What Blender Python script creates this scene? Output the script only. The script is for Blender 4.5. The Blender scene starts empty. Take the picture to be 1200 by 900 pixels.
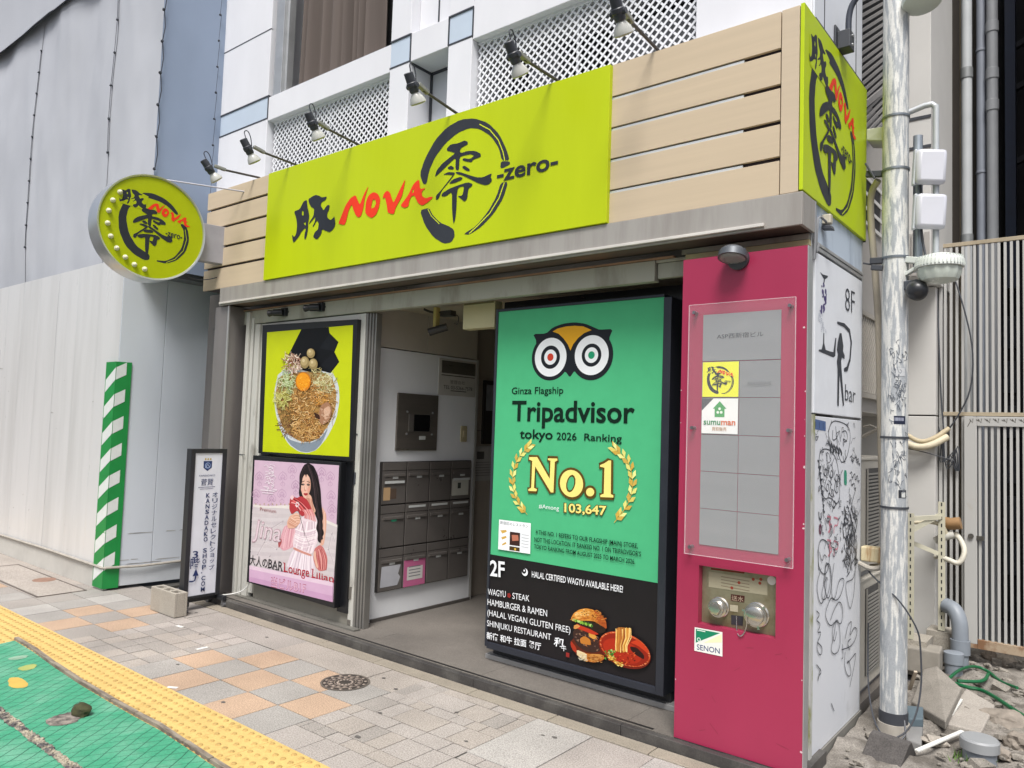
import bpy, bmesh, math, random
from mathutils import Vector, Matrix
from mathutils.geometry import tessellate_polygon

S = bpy.context.scene
COL = S.collection
random.seed(7)

# ------------------------------------------------------------------ camera
YAW, PITCH, ROLL, FPX = math.radians(-38.89), math.radians(3.31), math.radians(1.915), 883.0
fw = Vector((math.sin(YAW)*math.cos(PITCH), math.cos(YAW)*math.cos(PITCH), math.sin(PITCH)))
rt0 = Vector((math.cos(YAW), -math.sin(YAW), 0.0)); up0 = rt0.cross(fw)
RT = rt0*math.cos(ROLL) + up0*math.sin(ROLL)
UP = up0*math.cos(ROLL) - rt0*math.sin(ROLL)
EYE = Vector((0, 0, 1.6))
cd = bpy.data.cameras.new('camera'); cam = bpy.data.objects.new('camera', cd); COL.objects.link(cam)
cam.matrix_world = Matrix(((RT.x, UP.x, -fw.x, EYE.x), (RT.y, UP.y, -fw.y, EYE.y), (RT.z, UP.z, -fw.z, EYE.z), (0, 0, 0, 1)))
cd.sensor_width = 36; cd.lens = 36*FPX/1200; cd.clip_start = 0.05; cd.clip_end = 500
S.camera = cam

# ------------------------------------------------------------------ sky, sun, exposure
SUN_EL, SUN_AZ = 59.0, 150.0          # bright overcast: sun high, from the street side and a little left
w = bpy.data.worlds.new('World'); S.world = w; w.use_nodes = True
nt = w.node_tree; bg = nt.nodes['Background']
sky = nt.nodes.new('ShaderNodeTexSky'); sky.sky_type = 'NISHITA'; sky.sun_disc = False
sky.sun_elevation = math.radians(SUN_EL); sky.sun_rotation = math.radians(SUN_AZ)
sky.air_density = 1.0; sky.dust_density = 5.0; sky.ozone_density = 1.0
hs = nt.nodes.new('ShaderNodeHueSaturation'); hs.inputs['Saturation'].default_value = 0.75
nt.links.new(sky.outputs[0], hs.inputs['Color']); nt.links.new(hs.outputs[0], bg.inputs['Color'])
bg.inputs['Strength'].default_value = 0.083
sd = bpy.data.lights.new('sun', 'SUN'); sd.energy = 2.15; sd.angle = math.radians(22); sd.color = (1.0, 0.985, 0.965)
so = bpy.data.objects.new('sun', sd); COL.objects.link(so)
az, el = math.radians(SUN_AZ), math.radians(SUN_EL)
sdir = Vector((math.sin(az)*math.cos(el), math.cos(az)*math.cos(el), math.sin(el)))
so.rotation_euler = sdir.to_track_quat('Z', 'Y').to_euler()
so.location = sdir*30
S.view_settings.view_transform = 'Standard'; S.view_settings.look = 'None'
S.view_settings.gamma = 1.0; S.view_settings.use_curve_mapping = False
S.view_settings.exposure = 0.84

# ------------------------------------------------------------------ unprojection: photo pixel -> point on a real plane
def ray(u, v):
    return (RT*((u-600)/FPX) - UP*((v-450)/FPX) + fw)
def atx(u, v, x):
    d = ray(u, v); return EYE + d*((x-EYE.x)/d.x)
def aty(u, v, y):
    d = ray(u, v); return EYE + d*((y-EYE.y)/d.y)
def atz(u, v, z=0.0):
    d = ray(u, v); return EYE + d*((z-EYE.z)/d.z)

# ------------------------------------------------------------------ materials
def lin(h):
    if isinstance(h, tuple):
        c = [x/255 for x in h]
    else:
        c = [int(h[i:i+2], 16)/255 for i in (0, 2, 4)]
    return [x/12.92 if x <= .04045 else ((x+.055)/1.055)**2.4 for x in c]
MATS = {}
def mat(name, col, rough=.6, metal=0.0, var=.10, scale=5.0, bump=0.0, stretch=(1, 1, 1), tint=None, lo=.40, hi=.62, fine=0.0, spec=.5):
    """principled with noise-driven wear: colour varies by +-var, or goes towards tint where the noise is high"""
    if name in MATS: return MATS[name]
    m = bpy.data.materials.new(name); m.use_nodes = True; MATS[name] = m
    n = m.node_tree; b = n.nodes['Principled BSDF']; L = n.links
    c = lin(col)
    b.inputs['Roughness'].default_value = rough; b.inputs['Metallic'].default_value = metal
    b.inputs['Specular IOR Level'].default_value = spec
    tc = n.nodes.new('ShaderNodeTexCoord'); mp = n.nodes.new('ShaderNodeMapping'); mp.inputs['Scale'].default_value = stretch
    L.new(tc.outputs['Object'], mp.inputs['Vector'])
    nz = n.nodes.new('ShaderNodeTexNoise'); nz.inputs['Scale'].default_value = scale; nz.inputs['Detail'].default_value = 6; nz.inputs['Roughness'].default_value = .62
    L.new(mp.outputs[0], nz.inputs['Vector'])
    cr = n.nodes.new('ShaderNodeValToRGB'); e = cr.color_ramp.elements
    if tint is None:
        e[0].position = .28; e[1].position = .72
        e[0].color = [max(0, x*(1-var)) for x in c]+[1]; e[1].color = [min(1, x*(1+var)) for x in c]+[1]
    else:
        e[0].position = lo; e[1].position = hi; e[0].color = c+[1]; e[1].color = lin(tint)+[1]
    L.new(nz.outputs['Fac'], cr.inputs['Fac'])
    out = cr.outputs['Color']
    if fine:
        n2 = n.nodes.new('ShaderNodeTexNoise'); n2.inputs['Scale'].default_value = 140; n2.inputs['Detail'].default_value = 2
        L.new(tc.outputs['Object'], n2.inputs['Vector'])
        r2 = n.nodes.new('ShaderNodeMapRange'); r2.inputs['From Min'].default_value = .3; r2.inputs['From Max'].default_value = .7
        r2.inputs['To Min'].default_value = 1-fine; r2.inputs['To Max'].default_value = 1+fine
        L.new(n2.outputs['Fac'], r2.inputs['Value'])
        mx = n.nodes.new('ShaderNodeVectorMath'); mx.operation = 'SCALE'
        L.new(out, mx.inputs[0]); L.new(r2.outputs[0], mx.inputs['Scale']); out = mx.outputs[0]
    L.new(out, b.inputs['Base Color'])
    rr = n.nodes.new('ShaderNodeMapRange'); rr.inputs['To Min'].default_value = max(.03, rough-.1); rr.inputs['To Max'].default_value = min(1, rough+.12)
    L.new(nz.outputs['Fac'], rr.inputs['Value']); L.new(rr.outputs[0], b.inputs['Roughness'])
    if bump:
        bp = n.nodes.new('ShaderNodeBump'); bp.inputs['Strength'].default_value = bump; bp.inputs['Distance'].default_value = .01
        L.new(nz.outputs['Fac'], bp.inputs['Height']); L.new(bp.outputs[0], b.inputs['Normal'])
    return m
def ink(col, rough=.45):
    h = col if isinstance(col, str) else '%02x%02x%02x' % col
    return mat('print_'+h+('' if rough == .45 else '_%d' % (rough*100)), col, rough, var=.04, scale=9, spec=.22)

# ------------------------------------------------------------------ things and meshes
def tag(o, label=None, cat=None, group=None, kind=None):
    if label: o['label'] = label
    if cat: o['category'] = cat
    if group: o['group'] = group
    if kind: o['kind'] = kind
    return o
def thing(name, label, cat, loc=(0, 0, 0), group=None):
    o = bpy.data.objects.new(name, None); COL.objects.link(o); o.location = loc; o.empty_display_size = .1
    return tag(o, label, cat, group)
def wloc(o):
    v = Vector((0, 0, 0))
    while o is not None:
        v += Vector(o.location); o = o.parent
    return v
def copy_tree(o, parent=None):
    c = o.copy(); COL.objects.link(c); c.parent = parent
    for ch in [x for x in bpy.data.objects if x.parent == o]: copy_tree(ch, c)
    return c

class MB:
    def __init__(s): s.v = []; s.f = []; s.mi = []; s.ms = []; s.cur = 0
    def m(s, material):
        if material not in s.ms: s.ms.append(material)
        s.cur = s.ms.index(material); return s
    def add(s, vs, fs):
        o = len(s.v); s.v += [Vector(p) for p in vs]
        for f in fs: s.f.append([i+o for i in f]); s.mi.append(s.cur)
        return s
    def box(s, x0, x1, y0, y1, z0, z1):
        return s.add([(x0,y0,z0),(x1,y0,z0),(x1,y1,z0),(x0,y1,z0),(x0,y0,z1),(x1,y0,z1),(x1,y1,z1),(x0,y1,z1)],
                     [(0,3,2,1),(4,5,6,7),(0,1,5,4),(1,2,6,5),(2,3,7,6),(3,0,4,7)])
    def quad(s, a, b, c, d): return s.add([a, b, c, d], [(0, 1, 2, 3)])
    def slab(s, pts, off):
        """planar polygon pts (any list) extruded by vector off"""
        n = len(pts); off = Vector(off); p = [Vector(q) for q in pts]
        fs = [list(range(n)), [n+i for i in reversed(range(n))]] + [[i, n+i, n+(i+1) % n, (i+1) % n] for i in range(n)]
        return s.add(p+[q+off for q in p], fs)
    def bar(s, a, b, w, h, up=(0, 0, 1)):
        a, b = Vector(a), Vector(b); d = (b-a).normalized(); u = Vector(up)
        if abs(d.dot(u)) > .98: u = Vector((1, 0, 0))
        r = d.cross(u).normalized(); u = r.cross(d)
        r *= w/2; u *= h/2
        return s.add([a-r-u, a+r-u, a+r+u, a-r+u, b-r-u, b+r-u, b+r+u, b-r+u],
                     [(0,1,2,3),(7,6,5,4),(0,4,5,1),(1,5,6,2),(2,6,7,3),(3,7,4,0)])
    def lathe(s, o, ax, prof, n=20, cap=True):
        """prof: list of (distance along ax, radius)"""
        o, ax = Vector(o), Vector(ax).normalized()
        t = Vector((0, 0, 1)) if abs(ax.z) < .9 else Vector((1, 0, 0))
        a = ax.cross(t).normalized(); b = ax.cross(a)
        vs = []
        for d, r in prof:
            for k in range(n):
                th = 2*math.pi*k/n; vs.append(o+ax*d+a*(r*math.cos(th))+b*(r*math.sin(th)))
        fs = []
        for i in range(len(prof)-1):
            for k in range(n):
                k2 = (k+1) % n; fs.append((i*n+k, i*n+k2, (i+1)*n+k2, (i+1)*n+k))
        if cap: fs.append(list(reversed(range(n)))); fs.append([(len(prof)-1)*n+k for k in range(n)])
        return s.add(vs, fs)
    def cyl(s, a, b, r, n=16, r2=None):
        a, b = Vector(a), Vector(b); return s.lathe(a, b-a, [(0, r), ((b-a).length, r if r2 is None else r2)], n)
    def tube(s, pts, r, n=8, smooth=0):
        pts = [Vector(p) for p in pts]
        for _ in range(smooth):
            q = [pts[0]]
            for a, b in zip(pts, pts[1:]): q += [a*.75+b*.25, a*.25+b*.75]
            pts = q+[pts[-1]]
        rs = r if isinstance(r, list) else [r]*len(pts)
        prev = None; vs = []; N = len(pts)
        for i, p in enumerate(pts):
            d = (pts[min(i+1, N-1)]-pts[max(i-1, 0)]).normalized()
            if prev is None:
                t = Vector((0, 0, 1)) if abs(d.z) < .9 else Vector((1, 0, 0)); a = d.cross(t).normalized()
            else:
                a = (prev-d*prev.dot(d)).normalized()
            prev = a; b = d.cross(a)
            for k in range(n):
                th = 2*math.pi*k/n; vs.append(p+(a*math.cos(th)+b*math.sin(th))*rs[i])
        fs = [(i*n+k, i*n+(k+1) % n, (i+1)*n+(k+1) % n, (i+1)*n+k) for i in range(N-1) for k in range(n)]
        fs += [list(reversed(range(n))), [(N-1)*n+k for k in range(n)]]
        return s.add(vs, fs)
    def build(s, name, material=None, parent=None, label=None, cat=None, group=None, kind=None, bevel=0.0, smooth=False, local=False):
        if material is not None and not s.ms: s.ms.append(material)
        off = Vector((0, 0, 0)) if (parent is None or local) else wloc(parent)
        me = bpy.data.meshes.new(name)
        me.from_pydata([tuple(p-off) for p in s.v], [], s.f)
        for x in s.ms: me.materials.append(x)
        if len(s.ms) > 1: me.polygons.foreach_set('material_index', s.mi)
        me.update()
        bm = bmesh.new(); bm.from_mesh(me); bmesh.ops.recalc_face_normals(bm, faces=bm.faces); bm.to_mesh(me); bm.free()
        if smooth:
            me.polygons.foreach_set('use_smooth', [True]*len(me.polygons))
            try: me.set_sharp_from_angle(angle=math.radians(38))
            except Exception: pass
        o = bpy.data.objects.new(name, me); COL.objects.link(o)
        if parent: o.parent = parent
        if bevel:
            md = o.modifiers.new('bevel', 'BEVEL'); md.width = bevel; md.segments = 2; md.limit_method = 'ANGLE'; md.angle_limit = math.radians(40)
        return tag(o, label, cat, group, kind)

# ------------------------------------------------------------------ flat prints: layered coloured shapes on a plane
TXT = {}
def glyphs(s, bold=0.0):
    k = (s, bold)
    if k not in TXT:
        c = bpy.data.curves.new('lettering', 'FONT'); c.body = s; c.offset = bold; c.resolution_u = 3
        o = bpy.data.objects.new('lettering', c); COL.objects.link(o)
        dg = bpy.context.evaluated_depsgraph_get(); e = o.evaluated_get(dg); m = e.to_mesh()
        TXT[k] = ([(v.co.x, v.co.y) for v in m.vertices], [list(p.vertices) for p in m.polygons])
        e.to_mesh_clear(); bpy.data.objects.remove(o); bpy.data.curves.remove(c)
    return TXT[k]
V2 = lambda x, y: Vector((x, y))
class Art:
    """prints on the plane through O with axes ux, uy (unit vectors); n faces the street"""
    def __init__(s, O, ux, uy, step=.00022):
        s.O = Vector(O); s.ux = Vector(ux).normalized(); s.uy = Vector(uy).normalized(); s.n = s.ux.cross(s.uy); s.k = 0; s.step = step; s.mb = MB()
    def px(s, u, v):
        d = ray(u, v); t = (s.O-EYE).dot(s.n)/d.dot(s.n); p = EYE+d*t-s.O
        return V2(p.dot(s.ux), p.dot(s.uy))
    def crop(s, x0, y0, sc):
        return lambda a, b: s.px(x0+a/sc, y0+b/sc)
    def raw(s, vs, fs, m, lift=1):
        s.k += lift; s.mb.m(m)
        off = s.n*(s.k*s.step+.0006)
        s.mb.add([s.O+s.ux*p[0]+s.uy*p[1]+off for p in vs], fs)
    def poly(s, pts, m, holes=(), lift=1):
        loops = [[Vector((p[0], p[1], 0)) for p in L] for L in [pts]+list(holes)]
        tri = tessellate_polygon(loops); vs = [p for L in loops for p in L]
        s.raw(vs, [list(t) for t in tri], m, lift)
    def rect(s, x0, y0, x1, y1, m, lift=1): s.raw([(x0, y0), (x1, y0), (x1, y1), (x0, y1)], [(0, 1, 2, 3)], m, lift)
    def disc(s, c, r, m, ry=None, n=32, lift=1, rot=0):
        ry = r if ry is None else ry; ca, sa = math.cos(rot), math.sin(rot); vs = []
        for k in range(n):
            x, y = r*math.cos(2*math.pi*k/n), ry*math.sin(2*math.pi*k/n); vs.append((c[0]+x*ca-y*sa, c[1]+x*sa+y*ca))
        s.raw(vs, [list(range(n))], m, lift)
    def stroke(s, pts, wd, m, closed=False, lift=1, sm=0):
        pts = [V2(p[0], p[1]) for p in pts]
        for _ in range(sm):
            q = [] if closed else [pts[0]]
            prs = list(zip(pts, pts[1:]+([pts[0]] if closed else [])))
            if not closed: prs = list(zip(pts, pts[1:]))
            for a, b in prs: q += [a*.75+b*.25, a*.25+b*.75]
            if not closed: q.append(pts[-1])
            pts = q
        N = len(pts); ws = wd if isinstance(wd, (list, tuple)) else [wd]*N
        if len(ws) != N: ws = [ws[min(len(ws)-1, int(i*len(ws)/N))] for i in range(N)]
        L, R = [], []
        for i, p in enumerate(pts):
            a = pts[i-1] if (i or closed) else p; b = pts[(i+1) % N] if (i < N-1 or closed) else p
            d = b-a
            d = d.normalized() if d.length > 1e-9 else V2(1, 0)
            nn = V2(-d.y, d.x)*(ws[i]/2); L.append(p+nn); R.append(p-nn)
        fs = [(i, (i+1) % N, N+(i+1) % N, N+i) for i in range(N if closed else N-1)]
        s.raw(L+R, fs, m, lift)
    def text(s, t, bl, br, tl, m, cap=.68, bold=0.0, shear=0.0, lift=1):
        vs, fs = glyphs(t, bold)
        if not vs: return
        x0 = min(v[0] for v in vs); x1 = max(v[0] for v in vs)
        bl, br, tl = V2(*bl), V2(*br), V2(*tl); ax = (br-bl)/(x1-x0); e = ax.normalized(); pr = V2(-e.y, e.x); h = abs((tl-bl).dot(pr))/cap
        s.raw([bl+ax*(v[0]-x0)+pr*(h*v[1])+e*(shear*h*v[1]) for v in vs], fs, m, lift)
    def char(s, t, x0, y0, x1, y1, m, bold=0.0, lift=1):
        vs, fs = glyphs(t, bold); a0 = min(v[0] for v in vs); a1 = max(v[0] for v in vs); b0 = min(v[1] for v in vs); b1 = max(v[1] for v in vs)
        s.raw([(x0+(v[0]-a0)/(a1-a0)*(x1-x0), y0+(v[1]-b0)/(b1-b0)*(y1-y0)) for v in vs], fs, m, lift)
    def build(s, name, parent, **k): return s.mb.build(name, parent=parent, **k)
FRONT = ((1, 0, 0), (0, 0, 1)); SIDE = ((0, 1, 0), (0, 0, 1))
# ================================================================== SETTING
G_GROUT = mat('grout', '3d3b37', .9, var=.2)
T_GREY = mat('paver_grey', '918b85', .82, var=.17, scale=1.7, fine=.36, bump=.15)
T_BLUE = mat('paver_bluegrey', '94908b', .82, var=.17, scale=1.7, fine=.36, bump=.15)
T_ORANGE = mat('paver_orange', 'aa917b', .82, var=.17, scale=1.7, fine=.36, bump=.15)
T_GRAN = mat('paver_granite', '9d9690', .8, var=.17, scale=1.7, fine=.36, bump=.15)
T_LIGHT = mat('paver_light_slab', 'a39f9a', .8, var=.17, scale=1.7, fine=.36, bump=.1)
T_WARM = mat('paver_warm', '9b938b', .82, var=.17, scale=1.7, fine=.36, bump=.15)
ASPH = mat('asphalt', '59585a', .9, var=.2, scale=2, fine=.3, bump=.3)

gm = MB(); gm.add([(-220, -220, -.03), (220, -220, -.03), (220, 220, -.03), (-220, 220, -.03)], [(0, 1, 2, 3)])
gm.build('ground', ASPH, kind='structure')
g2 = MB(); g2.box(-16, 3.2, -4, 3.46, -.028, -.004); g2.box(-16, -7.0, 3.46, 9, -.028, -.006); g2.build('pavement_bed', G_GROUT, kind='structure')

# individual slabs; X grid 0.30 m, four rows between the yellow strip and the kerb
pv = MB()
def slab(x0, x1, y0, y1, m, gap=.0055):
    dz = random.uniform(-.0012, .0012)
    pv.m(m); g = gap/2
    pv.box(x0+g, x1-g, y0+g, y1-g, -.0038, dz)
R0, RP = 2.30, .2875
def mixed(x0, x1, y0, y1):
    """random ashlar of large, small and narrow setts"""
    y = y0; H = [.19, .095, .19, .12]
    k = 0
    while y < y1-.02:
        h = H[k % 4]; k += 1; h = min(h, y1-y)
        if y1-(y+h) < .05: h = y1-y
        x = x0-random.uniform(0, .1)
        while x < x1-.01:
            wd = random.choice([.19, .19, .285, .12] if h > .1 else [.19, .12, .1])
            a, b = max(x, x0), min(x+wd, x1)
            if x1-b < .05: b = x1
            if b-a > .02: slab(a, b, y, y+h, random.choice([T_GRAN, T_GRAN, T_GREY, T_WARM]))
            x = b if b > x+wd-.001 or b == x1 else x+wd
        y += h
def checker(c0, c1, rows):
    for c in range(c0, c1):
        for r in rows:
            x0 = -4.60+c*.30; o = ((c+r) % 2 == 0) and r < 3
            slab(x0, x0+.30, R0+r*RP, R0+(r+1)*RP, T_ORANGE if o else random.choice([T_BLUE, T_BLUE, T_GREY]))
checker(-1, 4, (0, 1, 2))
for c in range(-1, 4, 2): slab(-4.60+c*.30, -4.60+(c+2)*.30, R0+3*RP, 3.45, T_WARM)
checker(-7, -4, (0, 1, 2))
for c in range(-10, -7):
    for r in range(3): slab(-4.60+c*.30, -4.30+c*.30, R0+r*RP, R0+(r+1)*RP, random.choice([T_BLUE, T_GREY, T_LIGHT]))
for c in range(-10, -1, 2): slab(-4.60+c*.30, -4.60+(c+2)*.30, R0+3*RP, 3.45, T_GREY)
checker(-30, -10, (0,))
for c in range(-30, -10, 2):
    slab(-4.60+c*.30, -4.60+(c+2)*.30, R0+RP, R0+3*RP, random.choice([T_LIGHT, T_WARM, T_GREY]))
# the small setts between the two chequered fields, straight rows
for i in range(6):
    for j in range(6):
        x0 = -5.80+i*.15; y0 = R0+j*RP/2
        slab(x0, x0+.15, y0, y0+RP/2, random.choice([T_GREY, T_GRAN, T_WARM, T_GREY]))
mixed(-3.40, -2.52, R0, 3.45)
mixed(-2.52, -1.0, R0, 2.86)
for i in range(4): slab(-2.52+i*.36, -2.52+(i+1)*.36, 2.86, 3.45, random.choice([T_LIGHT, T_LIGHT, T_GRAN]))
mixed(-1.08, 2.4, R0, 3.46)
for c in range(-40, 24):
    for r in range(1, 6):
        slab(-4.60+c*.30, -4.30+c*.30, 1.95-r*.30, 2.25-r*.30, random.choice([T_GREY, T_BLUE, T_GRAN]))
pv.build('pavement', kind='structure')
# chewing-gum spots and worn line dashes on the slabs
sp = MB()
GUM = mat('old_gum', '5b5754', .9)
for x, y, r in [(-3.04, 2.61, .016), (-2.74, 2.36, .022), (-3.42, 3.22, .012), (-3.62, 3.30, .012), (-2.30, 3.30, .014), (-2.36, 3.28, .01), (-4.9, 3.3, .012), (-5.3, 3.0, .01), (-4.75, 2.55, .012), (-3.2, 2.9, .012), (-2.9, 3.2, .01), (-5.9, 3.3, .012), (-6.4, 3.2, .012), (-2.6, 2.95, .01), (-3.95, 2.4, .012)]:
    n = 9; sp.add([(x+r*1.3*math.cos(6.28*k/n)*random.uniform(.7, 1.2), y+r*math.sin(6.28*k/n)*random.uniform(.7, 1.2), .0022) for k in range(n)], [list(range(n))])
sp.build('pavement_spots', GUM, kind='structure')
wl = MB()
for (a, b) in (((214, 735), (207, 733)), ((243.5, 758), (230, 761)), ((208, 806), (196, 805))):
    p, q = atz(*a, .0023), atz(*b, .0023); p.z = q.z = .0026
    d = (q-p).normalized()*.04; nn = Vector((-d.y, d.x, 0))*.35
    wl.add([p-nn, p+nn, q+nn, q-nn], [(0, 1, 2, 3)])
p = atz(305, 723, .0); 
wl.build('pavement_marks', mat('white_line', 'd8d8d4', .8, var=.1), kind='structure')

# yellow tactile strip with domes
ts = MB(); td = MB(); TY = mat('tactile_yellow', 'c9aa68', .75, var=.1, scale=4, fine=.12, bump=.1)
for i in range(-42, 12):
    x0 = i*.30
    ts.box(x0+.0015, x0+.2985, 1.93, 2.2985, -.0038, .003)
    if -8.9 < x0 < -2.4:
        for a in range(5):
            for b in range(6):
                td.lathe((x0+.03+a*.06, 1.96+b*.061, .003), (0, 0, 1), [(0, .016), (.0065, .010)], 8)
ts.build('tactile_pavement', TY, kind='structure'); td.build('tactile_domes', mat('shaded_dome', 'ad9056', .8, var=.2, scale=7, fine=.15), kind='structure')  # dome shading put into the colour: darker yellow than the strip

# kerb stones and the dark granite step
kb = MB(); x = -7.0; KS = mat('kerb_stone', '8b8376', .85, var=.15, scale=3, fine=.22, bump=.2)
for x0, x1 in ((-7.0, -6.2), (-6.2, -5.35), (-5.35, -4.5), (-4.5, -3.9), (-3.9, -3.05), (-3.05, -2.46), (-2.46, -1.84), (-1.84, -1.1)):
    kb.box(x0+.003, x1-.003, 3.453, 3.556, -.02, .006)
kb.build('kerb', KS, kind='structure', bevel=.004)
st = MB(); GRN = mat('step_granite', '3d3b3a', .55, var=.3, scale=5, tint='5b5955', lo=.45, hi=.75, fine=.2)
for x0, x1 in ((-6.25, -5.2), (-5.2, -4.15), (-4.15, -3.1), (-3.1, -2.06), (-2.06, -1.137)):
    st.box(x0+.0015, x1-.0015, 3.56, 3.60, -.02, .058)
st.build('step', GRN, kind='structure', bevel=.003)
sf = MB(); SF = mat('shop_floor', '6a655f', .7, var=.22, scale=1.6, fine=.18, bump=.08)
for x0, x1 in ((-6.25, -5.2), (-5.2, -4.15), (-4.15, -3.1), (-3.1, -2.06), (-2.06, -1.19)):
    sf.box(x0+.001, x1-.001, 3.602, 3.9, -.02, .060)
sf.box(-6.25, -1.19, 3.902, 8.2, -.02, .0595)
gr = MB()
sf.build('shop_floor', SF, kind='structure')
gv = MB(); gv.box(-6.2, -1.9, 3.612, 3.632, .0585, .0612); gv.build('floor_groove', mat('groove', '1d1c1b', .6), kind='structure')

# broken ground in the alley
rg = MB(); n = 46; VX = []
DIRT = mat('rubble_ground', '5f5a53', .95, var=.35, scale=5, tint='8d8881', lo=.4, hi=.65, fine=.35, bump=.5)
from mathutils import noise as mn
for j in range(n+1):
    for i in range(n+1):
        xx = -1.16+i*2.2/n; yy = 3.50+j*3.8/n
        t = min(1, max(0, (yy-3.75)/.6))
        h = (.05*mn.noise(Vector((xx*3, yy*3, 0)))+.035*mn.noise(Vector((xx*9, yy*9, 3)))+.012*mn.noise(Vector((xx*25, yy*25, 7)))+.012)*t
        VX.append((xx, yy, h))
rg.add(VX, [(j*(n+1)+i, j*(n+1)+i+1, (j+1)*(n+1)+i+1, (j+1)*(n+1)+i) for j in range(n) for i in range(n)])
rg.build('alley_ground', DIRT, kind='structure', smooth=True)
def rock(mb, c, r, sq=(1, 1, .6), seed=0, n=2):
    bm = bmesh.new(); bmesh.ops.create_icosphere(bm, subdivisions=n, radius=1)
    rnd = random.Random(seed); o = Vector((rnd.uniform(0, 50), rnd.uniform(0, 50), 0))
    vs = []
    for v in bm.verts:
        k = 1+.45*mn.noise(v.co*1.3+o)+.2*mn.noise(v.co*3+o)
        vs.append(Vector(c)+Vector((v.co.x*sq[0], v.co.y*sq[1], v.co.z*sq[2]))*r*k)
    mb.add(vs, [[q.index for q in f.verts] for f in bm.faces]); bm.free()
rb = MB(); rnd = random.Random(3)
for k in range(420):
    xx = rnd.uniform(-1.1, .1); yy = rnd.uniform(3.95, 6.9)
    if (xx+.97)**2+(yy-4.63)**2 < .02: continue
    rock(rb, (xx, yy, .02+rnd.uniform(-.008, .012)), rnd.choice([.008, .012, .018, .03]), (1, rnd.uniform(.6, 1.1), .6), k, 1)
for k in range(70):
    xx = rnd.uniform(-1.05, .1); yy = rnd.uniform(4.2, 6.6)
    if (xx+.97)**2+(yy-4.63)**2 < .05: continue
    d = rnd.uniform(.02, .06); ang = rnd.uniform(0, 3.14); tl = rnd.uniform(-.5, .5); cc = Vector((xx, yy, .02))
    u_ = Vector((math.cos(ang), math.sin(ang), tl*.6))*d; v_ = Vector((-math.sin(ang), math.cos(ang), rnd.uniform(-.4, .4)))*d*rnd.uniform(.4, .9); n_ = u_.cross(v_).normalized()*d*rnd.uniform(.3, .6)
    rb.add([cc-u_-v_-n_, cc+u_-v_*.8-n_, cc+u_*.8+v_-n_, cc-u_*.9+v_*1.1-n_, cc-u_*.9-v_+n_, cc+u_-v_*.7+n_, cc+u_*.7+v_*.9+n_, cc-u_*.8+v_+n_], [(0,3,2,1),(4,5,6,7),(0,1,5,4),(1,2,6,5),(2,3,7,6),(3,0,4,7)])
rb.build('rubble', mat('rubble_stone', '7f7a72', .95, var=.35, scale=14, fine=.3), kind='stuff', label='loose grey rubble and grit strewn over the alley ground')

# ------------------------------------------------------------------ green sheet laid over the roadside
GM = mat('green_sheet', '3d9270', .6, var=.12, scale=3.2, bump=.55, tint='6fa48b', lo=.45, hi=.75, fine=.08)
next(n for n in GM.node_tree.nodes if n.type == 'BUMP').inputs['Distance'].default_value = .05
nd = GM.node_tree; b = nd.nodes['Principled BSDF']; Lk = nd.links
tc = nd.nodes.new('ShaderNodeTexCoord'); src = b.inputs['Base Color'].links[0].from_socket
wn = nd.nodes.new('ShaderNodeTexNoise'); wn.inputs['Scale'].default_value = 2.2; Lk.new(tc.outputs['Object'], wn.inputs['Vector'])
def lines(ang, per, wd):
    mpn = nd.nodes.new('ShaderNodeMapping'); mpn.inputs['Rotation'].default_value = (0, 0, ang)
    Lk.new(tc.outputs['Object'], mpn.inputs['Vector'])
    sx = nd.nodes.new('ShaderNodeSeparateXYZ'); Lk.new(mpn.outputs[0], sx.inputs[0])
    a = nd.nodes.new('ShaderNodeMath'); a.operation = 'MULTIPLY_ADD'; a.inputs[1].default_value = .09
    Lk.new(wn.outputs['Fac'], a.inputs[0]); Lk.new(sx.outputs['X'], a.inputs[2])
    d = nd.nodes.new('ShaderNodeMath'); d.operation = 'PINGPONG'; d.inputs[1].default_value = per/2; Lk.new(a.outputs[0], d.inputs[0])
    l = nd.nodes.new('ShaderNodeMath'); l.operation = 'LESS_THAN'; l.inputs[1].default_value = wd; Lk.new(d.outputs[0], l.inputs[0])
    return l.outputs[0]
pa, pb = atz(5, 898), atz(62, 863); dA = (pb-pa)
angA = math.atan2(dA.y, dA.x)
l1 = lines(math.pi/2-angA, .062, .0022); l2 = lines(math.pi/2-angA+math.radians(62), .062, .0015)
mxm = nd.nodes.new('ShaderNodeMath'); mxm.operation = 'MAXIMUM'; Lk.new(l1, mxm.inputs[0]); Lk.new(l2, mxm.inputs[1])
mc = nd.nodes.new('ShaderNodeMix'); mc.data_type = 'RGBA'; mc.inputs['B'].default_value = lin('174a38')+[1]
Lk.new(mxm.outputs[0], mc.inputs['Factor']); Lk.new(src, mc.inputs['A']); Lk.new(mc.outputs['Result'], b.inputs['Base Color'])
gp = [(17, 750.5), (39, 764), (62, 781), (95, 803), (130, 824), (158, 840), (186, 855), (215, 874), (246, 895)]
edge = [atz(u, v, .012) for u, v in gp]
left = atz(0, 754.5, .012)
poly = [Vector((-8.6, .9, .012)), left+(left-edge[0])*6, left]+edge+[Vector((-2.2, 1.9, .012)), Vector((-1.6, .4, .012)), Vector((-8.6, .1, .012))]
gmat = thing('ground_sheet', 'green plastic sheet with dark net lines laid over the roadside beside the yellow strip', 'ground sheet', (-5, 1.5, .01))
mb = MB(); mb.add(poly+[p-Vector((0, 0, .009)) for p in poly], [list(range(len(poly)))]+[[i, (i+1) % len(poly), len(poly)+(i+1) % len(poly), len(poly)+i] for i in range(len(poly))])
mb.build('sheet', GM, gmat)
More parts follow.
